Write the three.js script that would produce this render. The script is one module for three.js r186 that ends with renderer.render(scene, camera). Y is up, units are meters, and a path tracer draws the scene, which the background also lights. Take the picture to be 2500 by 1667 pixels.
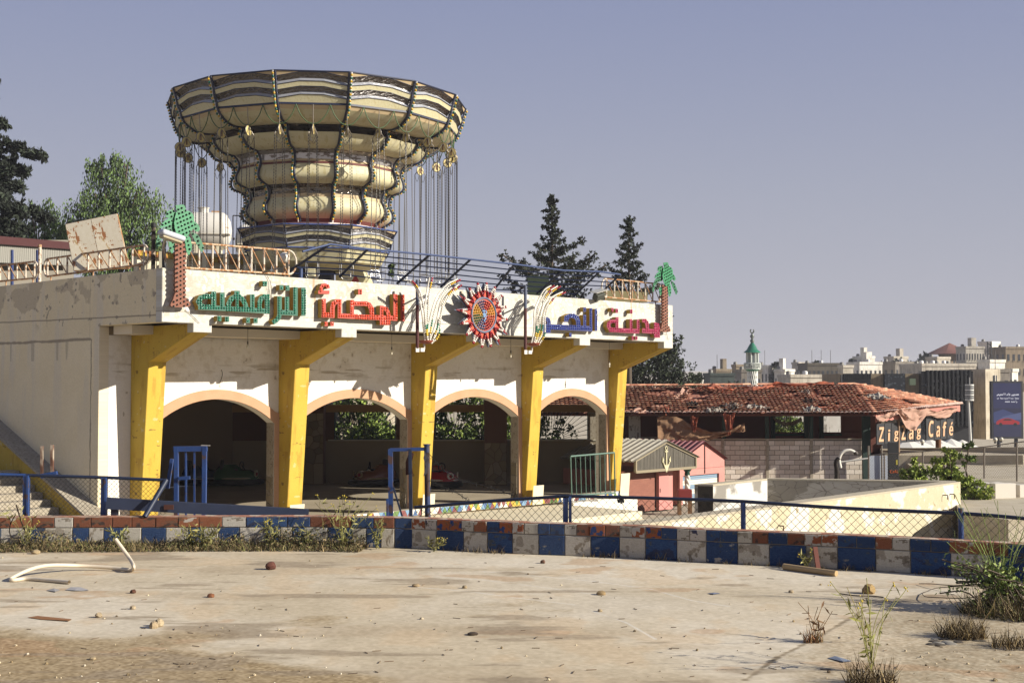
import * as THREE from 'three';
import { mergeGeometries, toCreasedNormals } from 'three/addons/utils/BufferGeometryUtils.js';
import { RoundedBoxGeometry } from 'three/addons/geometries/RoundedBoxGeometry.js';
import { FontLoader } from 'three/addons/loaders/FontLoader.js';
import { TextGeometry } from 'three/addons/geometries/TextGeometry.js';

// ---------- camera, sky, sun, exposure ----------
const scene = new THREE.Scene();
const LENS = 3190, HORIZON = 940, EYE = 1.8, PITCH = Math.atan((HORIZON - 833.5) / LENS);   // in units of a 2500 x 1667 picture
const camera = new THREE.PerspectiveCamera(2 * Math.atan(833.5 / LENS) * 180 / Math.PI, 1024 / 682, 0.3, 3000);
camera.position.set(0, EYE, 0); camera.rotation.x = PITCH;
const renderer = new THREE.WebGLRenderer({ antialias: true });
renderer.toneMapping = THREE.LinearToneMapping; renderer.toneMappingExposure = 1.7;
renderer.shadowMap.enabled = true;
const SUN = new THREE.Vector3(0.954, 0.449, 0.30).normalize();
const sun = new THREE.DirectionalLight(new THREE.Color(1.0, 0.94, 0.83), 5);
sun.position.copy(SUN).multiplyScalar(120); sun.target.position.set(0, 0, -35); sun.position.z -= 35;
sun.castShadow = true; sun.shadow.mapSize.set(4096, 4096);
Object.assign(sun.shadow.camera, { left: -60, right: 60, top: 60, bottom: -60, near: 1, far: 300 });
scene.add(sun, sun.target);
const lin = (c) => { c /= 255; return c <= 0.04045 ? c / 12.92 : ((c + 0.055) / 1.055) ** 2.4; };
{ // clear hazy sky: pale mauve at the horizon, bluer with height
  const w = 256, h = 128, d = new Float32Array(w * h * 4);
  const stops = [[-90, 120, 112, 100], [-3, 150, 146, 140], [0, 183, 181, 186], [4, 177, 178, 189], [8, 167, 171, 187], [13, 152, 159, 184], [17, 141, 150, 181], [30, 116, 130, 165], [60, 98, 112, 152], [90, 92, 106, 146]];
  for (let y = 0; y < h; y++) {
    const e = ((y + 0.5) / h - 0.5) * 180; let k = 0; while (k < stops.length - 2 && e > stops[k + 1][0]) k++;
    const a = stops[k], b = stops[k + 1], t = Math.min(1, Math.max(0, (e - a[0]) / (b[0] - a[0])));
    for (let x = 0; x < w; x++) { const o = (y * w + x) * 4; for (let c = 0; c < 3; c++) d[o + c] = lin(a[c + 1] + (b[c + 1] - a[c + 1]) * t) / 1.7; d[o + 3] = 1; }
  }
  const t = new THREE.DataTexture(d, w, h, THREE.RGBAFormat, THREE.FloatType);
  t.mapping = THREE.EquirectangularReflectionMapping; t.magFilter = t.minFilter = THREE.LinearFilter; t.needsUpdate = true;
  scene.background = t; scene.environment = t;
}
scene.fog = new THREE.FogExp2(new THREE.Color(0.50, 0.50, 0.54), 0.0003);

// ---------- helpers ----------
const V = (x, y, z) => new THREE.Vector3(x, y, z);
let seed = 7; const rnd = () => { seed = (seed + 0x6d2b79f5) | 0; let t = Math.imul(seed ^ (seed >>> 15), 1 | seed); t = (t + Math.imul(t ^ (t >>> 7), 61 | t)) ^ t; return ((t ^ (t >>> 14)) >>> 0) / 4294967296; };
const rr = (a, b) => a + (b - a) * rnd(), reseed = (s) => { seed = s; };
const mix = (a, b, t) => a + (b - a) * t, clamp = (x, a = 0, b = 1) => Math.min(b, Math.max(a, x)), smooth = (a, b, x) => { const t = clamp((x - a) / (b - a)); return t * t * (3 - 2 * t); };
const ray = (u, v) => { const x = (u - 1250) / LENS, y = (833.5 - v) / LENS, c = Math.cos(PITCH), s = Math.sin(PITCH); return V(x, y * c + s, y * s - c); };
const pt = (u, v, D) => { const r = ray(u, v); return r.multiplyScalar(D / -r.z).add(camera.position); };            // the point D metres ahead
const gy = (u, v, y) => { const r = ray(u, v); return r.multiplyScalar((y - EYE) / r.y).add(camera.position); };       // the point on a level
// frame of the hall: x along its front (right and away), z outwards, y up
const TH = Math.atan2(3190, 3031), E1 = V(Math.cos(TH), 0, -Math.sin(TH)), NN = V(Math.sin(TH), 0, Math.cos(TH));
const O0 = (() => { const p = pt(394, 787, 30); p.y = 0; return p; })();
const hl = (u, v, b = 0) => { const r = ray(u, v), o = camera.position.clone().sub(O0), t = (-b - o.dot(NN)) / r.dot(NN), p = o.addScaledVector(r, t); return V(p.dot(E1), p.y, -b); };
const hx = (u, v, x = 0) => { const r = ray(u, v), o = camera.position.clone().sub(O0), t = (x - o.dot(E1)) / r.dot(E1), p = o.addScaledVector(r, t); return V(x, p.y, p.dot(NN)); };
const toLocal = (p) => { const q = p.clone().sub(O0); return V(q.dot(E1), q.y, q.dot(NN)); };
const toWorld = (p) => O0.clone().addScaledVector(E1, p.x).addScaledVector(NN, p.z).add(V(0, p.y, 0));

// noise, tileable with period P
const HASH = new Float32Array(65536); { reseed(99); for (let i = 0; i < 65536; i++) HASH[i] = rnd(); }
function vnoise(x, y, P) {
  const xi = Math.floor(x), yi = Math.floor(y), fx = x - xi, fy = y - yi; let a = xi % P, c = yi % P; if (a < 0) a += P; if (c < 0) c += P;
  const b = a + 1 === P ? 0 : a + 1, d = c + 1 === P ? 0 : c + 1, s = fx * fx * (3 - 2 * fx), t = fy * fy * (3 - 2 * fy), A = (a & 255) << 8, B = (b & 255) << 8, c8 = c & 255, d8 = d & 255;
  const p = HASH[A | c8], q = HASH[A | d8]; const u = p + (HASH[B | c8] - p) * s; return u + (q + (HASH[B | d8] - q) * s - u) * t;
}
function fbm(x, y, P, o = 5) { let s = 0, a = 0.5, n = 0; for (let i = 0; i < o; i++) { s += a * vnoise(x + i * 17, y + i * 31, P); n += a; a *= 0.5; x *= 2; y *= 2; P *= 2; } return s / n; }
function tex(w, h, f, srgb = true) {                     // f(s, t) with s, t in 0..1 -> [r, g, b] in 0..255
  const d = new Uint8Array(w * h * 4);
  for (let y = 0; y < h; y++) for (let x = 0; x < w; x++) { const c = f((x + 0.5) / w, (y + 0.5) / h), o = (y * w + x) * 4; d[o] = clamp(c[0], 0, 255); d[o + 1] = clamp(c[1], 0, 255); d[o + 2] = clamp(c[2], 0, 255); d[o + 3] = 255; }
  const t = new THREE.DataTexture(d, w, h); t.wrapS = t.wrapT = THREE.RepeatWrapping; t.magFilter = THREE.LinearFilter; t.minFilter = THREE.LinearMipmapLinearFilter; t.generateMipmaps = true;
  if (srgb) t.colorSpace = THREE.SRGBColorSpace; t.needsUpdate = true; return t;
}
const lerp3 = (a, b, t) => [mix(a[0], b[0], t), mix(a[1], b[1], t), mix(a[2], b[2], t)];
const std = ({ k = 1, ...o }) => new THREE.MeshStandardMaterial({ roughness: 0.85, ...o, color: new THREE.Color(o.color ?? (o.map ? new THREE.Color(0.82, 0.82, 0.82) : '#ffffff')).multiplyScalar(0.9 * k) });
const plain = (hex, rough = 0.7, metal = 0) => std({ color: hex, roughness: rough, metalness: metal });

// geometry
const NI = (g) => { const q = g.index ? g.toNonIndexed() : g; for (const k of Object.keys(q.attributes)) if (!['position', 'normal', 'uv'].includes(k)) q.deleteAttribute(k); if (!q.attributes.uv) q.setAttribute('uv', new THREE.BufferAttribute(new Float32Array(q.attributes.position.count * 2), 2)); if (!q.attributes.normal) q.computeVertexNormals(); return q; };
const merge = (gs) => { gs = [].concat(gs).filter(Boolean).map(NI); return gs.length > 1 ? mergeGeometries(gs) : gs[0]; };
const bx = (w, h, d, x = 0, y = 0, z = 0, ry = 0) => { const g = new THREE.BoxGeometry(w, h, d); if (ry) g.rotateY(ry); return NI(g.translate(x, y, z)); };
const rbx = (w, h, d, x = 0, y = 0, z = 0, r = 0.02, ry = 0) => { const g = new RoundedBoxGeometry(w, h, d, 1, Math.min(r, w / 2.1, h / 2.1, d / 2.1)); if (ry) g.rotateY(ry); return NI(g.translate(x, y, z)); };
const UP = V(0, 1, 0);
function bar(p, q, r, r2 = r, n = 8) {
  const d = q.clone().sub(p), L = d.length(), g = new THREE.CylinderGeometry(r2, r, L, n, 1); g.applyQuaternion(new THREE.Quaternion().setFromUnitVectors(UP, d.normalize()));
  return NI(g.translate((p.x + q.x) / 2, (p.y + q.y) / 2, (p.z + q.z) / 2));
}
function beam(p, q, w, h) {                               // rectangular bar, w across, h up
  const d = q.clone().sub(p), L = d.length(), g = new THREE.BoxGeometry(w, h, L), z = d.normalize(), x = new THREE.Vector3().crossVectors(UP, z).normalize(), y = new THREE.Vector3().crossVectors(z, x);
  if (x.lengthSq() < 0.5) x.set(1, 0, 0), y.set(0, 0, -1);
  g.applyMatrix4(new THREE.Matrix4().makeBasis(x, y, z)); return NI(g.translate((p.x + q.x) / 2, (p.y + q.y) / 2, (p.z + q.z) / 2));
}
const tube = (pts, r, n = 6, seg = 0, closed = false) => NI(new THREE.TubeGeometry(new THREE.CatmullRomCurve3(pts, closed), seg || pts.length * 4, r, n, closed));
const poly = (pts, r, n = 6) => merge(pts.slice(1).map((p, i) => bar(pts[i], p, r, r, n)));
const ball = (r, x = 0, y = 0, z = 0, n = 10) => NI(new THREE.SphereGeometry(r, n, Math.max(4, n * 0.6 | 0)).translate(x, y, z));
const lathe = (prof, n = 24) => NI(new THREE.LatheGeometry(prof.map(([r, y]) => new THREE.Vector2(r, y)), n));
function ext(pts, depth, bev = 0, holes = []) {           // outline in x, y extruded along +z
  const s = new THREE.Shape(pts.map(([x, y]) => new THREE.Vector2(x, y))); for (const h of holes) s.holes.push(new THREE.Path(h.map(([x, y]) => new THREE.Vector2(x, y))));
  return NI(new THREE.ExtrudeGeometry(s, { depth, bevelEnabled: bev > 0, bevelSize: bev, bevelThickness: bev, bevelSegments: 1, bevelOffset: -bev, curveSegments: 10 }));
}
function quads(list) {                                    // list of [a, b, c, d] corner points, counter-clockwise seen from outside
  const p = [], t = []; for (const q of list) { const [a, b, c, d] = q; for (const k of d ? [a, b, c, a, c, d] : [a, b, c]) p.push(k.x, k.y, k.z); t.push(...(d ? [0, 0, 1, 0, 1, 1, 0, 0, 1, 1, 0, 1] : [0, 0, 1, 0, 1, 1])); }
  const g = new THREE.BufferGeometry(); g.setAttribute('position', new THREE.BufferAttribute(new Float32Array(p), 3)); g.setAttribute('uv', new THREE.BufferAttribute(new Float32Array(t), 2)); g.computeVertexNormals(); return g;
}
function slab(top, thick) {                               // closed prism under a level or sloping polygon of Vector3 (any order)
  let a = 0; top.forEach((p, i) => { const q = top[(i + 1) % top.length]; a += p.x * q.z - q.x * p.z; }); if (a > 0) top = [...top].reverse();
  const n = top.length, low = top.map((p) => V(p.x, p.y - thick, p.z)), c = THREE.ShapeUtils.triangulateShape(top.map((p) => new THREE.Vector2(p.x, -p.z)), []), q = [];
  for (const [i, j, k] of c) { q.push([top[i], top[j], top[k]]); q.push([low[k], low[j], low[i]]); }
  for (let i = 0; i < n; i++) { const j = (i + 1) % n; q.push([low[i], low[j], top[j], top[i]]); }
  return quads(q);
}
function uvm(g, s = 1, f) {                               // uv in metres / s, along the axis each face points to; or f(x, y, z) -> [u, v]
  const p = g.attributes.position, n = g.attributes.normal, uv = new Float32Array(p.count * 2);
  for (let i = 0; i < p.count; i += 3) {
    const nx = Math.abs(n.getX(i)), ny = Math.abs(n.getY(i)), nz = Math.abs(n.getZ(i));
    for (let k = i; k < i + 3 && k < p.count; k++) {
      const x = p.getX(k), y = p.getY(k), z = p.getZ(k), c = f ? f(x, y, z) : ny > nx && ny > nz ? [x, z] : nx > nz ? [z, y] : [x, y];
      uv[k * 2] = c[0] / (f ? 1 : s); uv[k * 2 + 1] = c[1] / (f ? 1 : s);
    }
  }
  g.setAttribute('uv', new THREE.BufferAttribute(uv, 2)); return g;
}
function warp(g, f) { const p = g.attributes.position, v = V(0, 0, 0); for (let i = 0; i < p.count; i++) { v.fromBufferAttribute(p, i); f(v); p.setXYZ(i, v.x, v.y, v.z); } g.computeVertexNormals(); return g; }

// things
const taken = new Map();
const numbered = (name) => { const n = taken.get(name) ?? 0; taken.set(name, n + 1); return n ? name + '_' + String(n).padStart(3, '0') : name; };
const sh = (m) => { m.castShadow = m.receiveShadow = true; return m; };
function mesh(name, geo, material, parent, uvs) {
  let g = Array.isArray(geo) ? merge(geo) : geo; if (uvs) g = uvm(NI(g), uvs);
  const m = sh(new THREE.Mesh(g, material)); m.name = parent ? name : numbered(name); (parent ?? scene).add(m); return m;
}
const kind = (m, k = 'stuff') => { m.userData.kind = k; return m; };
function thing(name, label, category, group, frame) {     // frame: true = hall coordinates
  const o = new THREE.Group(); o.name = numbered(name); o.userData = { label, category }; if (group) o.userData.group = group;
  if (frame) { o.position.copy(O0); o.rotation.y = -Math.atan2(E1.z, E1.x); o.userData.hallFrame = undefined; delete o.userData.hallFrame; }
  scene.add(o); return o;
}
function finish(o, base) {                                // moves the origin of a group to its base
  o.updateMatrixWorld(true);
  if (!base) { const inv = o.matrixWorld.clone().invert(), b = new THREE.Box3(); o.traverse((m) => { if (m.isMesh) { m.geometry.computeBoundingBox(); const k = m.isInstancedMesh ? (m.computeBoundingBox(), m.boundingBox) : m.geometry.boundingBox; b.union(k.clone().applyMatrix4(inv.clone().multiply(m.matrixWorld))); } }); base = V((b.min.x + b.max.x) / 2, b.min.y, (b.min.z + b.max.z) / 2); }
  for (const c of o.children) c.position.sub(base);
  o.position.add(base.clone().applyQuaternion(o.quaternion)); return o;
}
function solo(name, geo, material, label, category, group, uvs) {   // a thing that is one mesh, origin at its base
  const g = uvs ? uvm(merge(geo), uvs) : merge(geo); g.computeBoundingBox(); const b = g.boundingBox, c = V((b.min.x + b.max.x) / 2, b.min.y, (b.min.z + b.max.z) / 2);
  g.translate(-c.x, -c.y, -c.z); const m = sh(new THREE.Mesh(g, material)); m.position.copy(c); m.name = numbered(name); m.userData = { label, category }; if (group) m.userData.group = group; scene.add(m); return m;
}
function struct(name, geo, material, uvs) { const m = mesh(name, geo, material, null, uvs); m.userData.kind = 'structure'; return m; }
function inst(name, geo, material, list, parent) {        // list of { p, s, q, c }
  const m = new THREE.InstancedMesh(geo, material, list.length), M = new THREE.Matrix4(), one = V(1, 1, 1), Q = new THREE.Quaternion(); sh(m); m.name = parent ? name : numbered(name);
  list.forEach((k, i) => { M.compose(k.p, k.q ?? Q, typeof k.s === 'number' ? one.clone().multiplyScalar(k.s) : k.s ?? one); m.setMatrixAt(i, M); if (k.c) m.setColorAt(i, k.c); });
  m.userData.kind = 'stuff'; (parent ?? scene).add(m); return m;
}
const C = (hex) => new THREE.Color(hex), ce = (hex, d = 0.1) => { const c = C(hex), k = 1 + rr(-d, d); return c.multiplyScalar(k); };

// outlines of painted strokes: draws on a canvas, follows the edge, gives outlines with holes in canvas units
function trace(w, h, k, paint) {
  const cv = document.createElement('canvas'); cv.width = w * k | 0; cv.height = h * k | 0; const g = cv.getContext('2d'); g.scale(k, k); g.fillStyle = g.strokeStyle = '#fff'; g.lineJoin = 'miter'; g.lineCap = 'butt'; paint(g);
  const W = cv.width, H = cv.height, d = g.getImageData(0, 0, W, H).data, a = (x, y) => (x < 0 || y < 0 || x >= W || y >= H ? 0 : d[(y * W + x) * 4 + 3] / 255);
  const seg = new Map(), key = (p) => p[0].toFixed(3) + ',' + p[1].toFixed(3), add = (p, q) => seg.set(key(p), [p, q]);
  for (let y = -1; y < H; y++) for (let x = -1; x < W; x++) {
    const v = [a(x, y), a(x + 1, y), a(x + 1, y + 1), a(x, y + 1)], m = (v[0] > 0.5) | ((v[1] > 0.5) << 1) | ((v[2] > 0.5) << 2) | ((v[3] > 0.5) << 3); if (m === 0 || m === 15) continue;
    const f = (i, j) => clamp((0.5 - v[i]) / (v[j] - v[i] || 1), 0.02, 0.98), T = () => [x + f(0, 1), y], R = () => [x + 1, y + f(1, 2)], B = () => [x + f(3, 2), y + 1], L = () => [x, y + f(0, 3)];
    const S = { 1: [[L, T]], 2: [[T, R]], 3: [[L, R]], 4: [[R, B]], 5: [[L, T], [R, B]], 6: [[T, B]], 7: [[L, B]], 8: [[B, L]], 9: [[B, T]], 10: [[T, R], [B, L]], 11: [[B, R]], 12: [[R, L]], 13: [[R, T]], 14: [[T, L]] }[m];
    for (const [p, q] of S) add(p(), q());
  }
  const loops = [];
  while (seg.size) { let [k0, s] = seg.entries().next().value, at = k0; const loop = []; while (s) { loop.push(s[0]); seg.delete(at); at = key(s[1]); s = seg.get(at); } if (loop.length > 5) loops.push(loop); }
  const simp = (pts, e) => { // drop points that lie on a line
    const keep = new Uint8Array(pts.length), go = (i, j) => { let best = 0, bi = -1; const [x1, y1] = pts[i], [x2, y2] = pts[j % pts.length], L = Math.hypot(x2 - x1, y2 - y1) || 1e-6; for (let q = i + 1; q < j; q++) { const dd = L < 0.01 ? Math.hypot(pts[q][0] - x1, pts[q][1] - y1) : Math.abs((x2 - x1) * (y1 - pts[q][1]) - (x1 - pts[q][0]) * (y2 - y1)) / L; if (dd > best) best = dd, bi = q; } if (best > e) { keep[bi] = 1; go(i, bi); go(bi, j); } };
    keep[0] = 1; const half = pts.length >> 1; keep[half] = 1; go(0, half); go(half, pts.length); return pts.filter((_, i) => keep[i]);
  };
  const area = (l) => l.reduce((s, p, i) => { const q = l[(i + 1) % l.length]; return s + p[0] * q[1] - q[0] * p[1]; }, 0) / 2;
  const out = loops.map((l) => simp(l, 0.45)).filter((l) => l.length > 2 && Math.abs(area(l)) > 4).map((l) => l.map(([x, y]) => [(x + 0.5) / k, (y + 0.5) / k]));
  const inside = (p, l) => { let c = false; for (let i = 0, j = l.length - 1; i < l.length; j = i++) if ((l[i][1] > p[1]) !== (l[j][1] > p[1]) && p[0] < (l[j][0] - l[i][0]) * (p[1] - l[i][1]) / (l[j][1] - l[i][1]) + l[i][0]) c = !c; return c; };
  const big = out.filter((l) => area(l) < 0), hol = out.filter((l) => area(l) > 0);
  return { shapes: big.map((l) => ({ out: l, holes: hol.filter((q) => inside(q[0], l)) })), at: (x, y) => a(Math.round(x * k - 0.5), Math.round(y * k - 0.5)) > 0.5 };
}
// ---------- ground, plaza ----------
const PX = [-8, 8], PD = [6.4, 15.6];                      // the part of the plaza in view: metres across, metres ahead
const segDist = (x, z, a, b) => { const dx = b.x - a.x, dz = b.z - a.z, t = clamp(((x - a.x) * dx + (z - a.z) * dz) / (dx * dx + dz * dz)); return Math.hypot(x - a.x - dx * t, z - a.z - dz * t); };
const lineOn = (pts, w) => pts.slice(1).map((p, i) => [gy(...pts[i], 0), gy(...p, 0), w]);
const PALE = [...lineOn([[1180, 1395], [1290, 1404], [1450, 1419], [1590, 1438], [1690, 1466], [1780, 1480]], 0.02), ...lineOn([[1000, 1432], [1140, 1443], [1250, 1458], [1400, 1476], [1530, 1520], [1600, 1560]], 0.018), ...lineOn([[1060, 1406], [1200, 1418], [1330, 1434], [1460, 1452]], 0.015)];
const JOINT = lineOn([[1820, 1660], [1900, 1604], [1975, 1567], [2030, 1536], [2110, 1490]], 0.03), JOINT2 = lineOn([[2120, 1490], [2000, 1568], [1890, 1700]], 0.02);
const concreteAt = (x, z) => {                             // 0..255 colour and a height
  const u = x / 16, v = z / 16, n1 = fbm(u * 9, v * 9, 9, 6), n2 = fbm(u * 40 + 3, v * 24, 40, 4), n3 = vnoise(u * 420, v * 420, 420), n4 = vnoise(u * 900, v * 900, 900), st = fbm(u * 7 + 2, v * 30, 30, 5);
  let c = lerp3([208, 191, 160], [224, 211, 187], smooth(0.3, 0.7, n1)); c = lerp3(c, [188, 168, 136], 0.6 * smooth(0.5, 0.72, st)); c = lerp3(c, [204, 178, 140], 0.5 * smooth(0.55, 0.72, n2));
  let g = (n2 - 0.5) * 26 + (n3 - 0.5) * 16 + (n4 - 0.5) * 12, hgt = n2 * 0.4 + n3 * 0.25 + n4 * 0.2;
  const p = V(x, 0, z), D = -z, uu = 1250 + LENS * x / D, vv = HORIZON + LENS * EYE / D;
  // dirt lying at the lower left, broken grains and sandy film
  const edge = fbm(u * 11 + 5, v * 16, 16, 6), dirt = smooth(0.44, 0.62, edge + 0.32 * smooth(1480, 1640, vv) * smooth(1250, 300, uu) - 0.2 * smooth(300, 1000, uu) - 0.11 + 0.14 * smooth(1500, 1600, vv) * smooth(1100, 600, uu));
  if (vv > 1440 && uu < 1400) { c = lerp3(c, lerp3([178, 152, 108], [146, 124, 88], n2), dirt * 0.85); g += dirt * ((n4 - 0.5) * 30 + (n3 - 0.5) * 14); hgt += dirt * (0.25 + n4 * 0.2); }
  // loose gravel right of the joint
  const side = (uu - mix(2110, 1820, (vv - 1490) / 170)) / 120, grv = vv > 1440 ? smooth(0.2, 1.0, side + (edge - 0.5) * 3) * smooth(1470, 1520, vv) : 0;
  if (grv > 0) { c = lerp3(c, lerp3([205, 190, 160], [160, 140, 108], n3), grv * 0.85); g += grv * ((n4 - 0.5) * 30 + (n2 - 0.5) * 40); hgt += grv * n4 * 0.4; }
  for (const [a, b, w] of PALE) { const d = segDist(x, z, a, b) + (n3 - 0.5) * 0.012; if (d < w) { c = lerp3(c, [236, 230, 218], 0.6 * smooth(w, w * 0.3, d) * smooth(0.3, 0.45, n2 + 0.12)); } }
  for (const [a, b, w] of JOINT) { const d = segDist(x, z, a, b) + (n3 - 0.5) * 0.02; if (d < w) { c = lerp3(c, [128, 110, 82], 0.7 * smooth(w, 0, d)); hgt -= 0.8 * smooth(w, 0, d); } }
  const rust = smooth(0.66, 0.73, fbm(u * 22 + 11, v * 40 + 4, 40, 4)); c = lerp3(c, [186, 142, 100], rust * 0.35);
  const soot = smooth(0.62, 0.72, fbm(u * 16 + 1, v * 60 + 9, 60, 5)); c = lerp3(c, [150, 132, 106], soot * 0.6);
  return [c[0] + g, c[1] + g, c[2] + g, hgt];
};
const plazaAt = (s, t) => concreteAt(mix(PX[0], PX[1], s), -mix(PD[0], PD[1], t));
const plazaMap = (() => { const H = new Float32Array(2048 * 1152); let i = 0; const m = tex(2048, 1152, (s, t) => { const c = plazaAt(s, t); H[i++] = c[3] * 110; return c; }); m.heights = H; return m; })(), plazaBump = tex(1024, 576, (s, t) => { const h = plazaMap.heights[Math.floor(t * 1152) * 2048 + Math.floor(s * 2048)]; return [h, h, h]; }, false);
plazaMap.wrapS = plazaMap.wrapT = plazaBump.wrapS = plazaBump.wrapT = THREE.MirroredRepeatWrapping;
const plazaMat = std({ map: plazaMap, bumpMap: plazaBump, bumpScale: 0.007, roughness: 0.92 });
const plazaUV = (x, y, z) => [(x - PX[0]) / 16, (-z - PD[0]) / (PD[1] - PD[0])];

const VTOP = [[-700, 1272], [-300, 1268], [0, 1264], [400, 1262.5], [744, 1261.5], [1000, 1265.5], [1276, 1277], [1540, 1284.6], [1700, 1293], [2040, 1306.5], [2322, 1320], [2560, 1334], [2900, 1358]];
const WH = 0.33;
const wallAt = (u) => { let k = 0; while (k < VTOP.length - 2 && u > VTOP[k + 1][0]) k++; const [a, b] = [VTOP[k], VTOP[k + 1]], p = gy(u, mix(a[1], b[1], (u - a[0]) / (b[0] - a[0])), WH); p.y = 0; return p; };
const wallN = (u) => { const a = wallAt(u - 60), b = wallAt(u + 60), t = b.sub(a).normalize(); return V(t.z, 0, -t.x); };   // away from the viewer
const behind = (u, d, y) => wallAt(u).addScaledVector(wallN(u), d).setY(y);
{
  const edge = []; for (let u = -700; u <= 2900; u += 60) edge.push(behind(u, 0.16, 0));
  struct('plaza', uvm(slab([V(-14, 0, 6), V(14, 0, 6), V(14, 0, edge.at(-1).z), ...edge.reverse(), V(-14, 0, edge.at(-1).z)], 4), 1, plazaUV), plazaMat);
}
const dustMap = tex(1024, 1024, (s, t) => { const n = fbm(s * 12, t * 12, 12, 6), m = vnoise(s * 260, t * 260, 260), c = lerp3([178, 164, 138], [206, 194, 170], n); const g = (m - 0.5) * 24; return [c[0] + g, c[1] + g, c[2] + g]; });
const dustMat = std({ map: dustMap, roughness: 0.95 });
{ // one sheet to the horizon, rising to the hill with the town on it
  const xs = [], ds = []; for (let x = -2600; x <= 2600; x += Math.abs(x) < 300 ? 20 : 230) xs.push(x); for (let d = -600; d <= 2800; d += d > -40 && d < 700 ? 20 : 240) ds.push(d);
  const H = (x, d) => -3.3 - 3.2 * smooth(66, 84, d) * smooth(260, 150, d) * smooth(12, 22, x) + 7 * smooth(110, 460, d) + 16 * smooth(460, 2600, d) + 6 * smooth(80, 260, x) * smooth(150, 400, d);
  const q = []; for (let i = 0; i < xs.length - 1; i++) for (let j = 0; j < ds.length - 1; j++) { const P = (a, b) => V(xs[a], H(xs[a], ds[b]), -ds[b]); q.push([P(i, j), P(i + 1, j), P(i + 1, j + 1), P(i, j + 1)]); }
  struct('ground', uvm(quads(q), 9), dustMat);
}

// ---------- low wall of painted blocks ----------
const worn = (base, under, amt, sd) => std({ roughness: 0.9, map: tex(256, 256, (s, t) => { const n = fbm(s * 4 + sd, t * 4 + sd * 3, 4, 7), m = fbm(s * 50 + sd, t * 50, 50, 3), p = smooth(amt, amt + 0.05, n), e = smooth(0.64, 0.72, fbm(s * 9 + sd * 7, t * 9, 9, 5)); let c = lerp3(base, under, p); c = lerp3(c, [96, 84, 68], e * 0.6); const g = (m - 0.5) * 36; return [c[0] + g, c[1] + g, c[2] + g]; }), bumpMap: grit, bumpScale: 0.006 });
const grit = tex(256, 256, (s, t) => { const n = 255 * (0.6 * fbm(s * 30, t * 30, 30, 3) + 0.4 * vnoise(s * 120, t * 120, 120)); return [n, n, n]; }, false);
const WB = { b: [worn([38, 66, 108], [150, 140, 128], 0.72, 1), worn([42, 72, 116], [44, 54, 84], 0.6, 2), worn([36, 62, 102], [168, 158, 148], 0.68, 3)], w: [worn([196, 188, 174], [150, 138, 120], 0.66, 4), worn([196, 188, 172], [160, 150, 134], 0.58, 5), worn([200, 193, 180], [130, 118, 100], 0.7, 6)], r: [worn([146, 88, 58], [190, 170, 150], 0.66, 7), worn([132, 78, 52], [70, 52, 44], 0.64, 8), worn([154, 94, 62], [206, 196, 182], 0.62, 9)], x: [worn([204, 196, 184], [156, 86, 50], 0.5, 10), worn([200, 190, 178], [60, 62, 90], 0.62, 11)], y: [worn([40, 68, 110], [158, 88, 50], 0.5, 12), worn([160, 88, 50], [30, 60, 120], 0.52, 13)] };
for (const k of Object.keys(WB)) WB[k] = WB[k].flatMap((m, j) => [0, 1, 2, 3].map((i) => { const c = m.clone(); c.map = m.map.clone(); c.map.repeat.set(0.55, 0.5); c.map.offset.set((i * 0.37 + j * 0.21) % 1, (i * 0.53 + j * 0.31) % 1); c.map.needsUpdate = true; return c; }));
const pick = (k) => { const a = WB[k]; return a[rnd() * a.length | 0]; };
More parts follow.
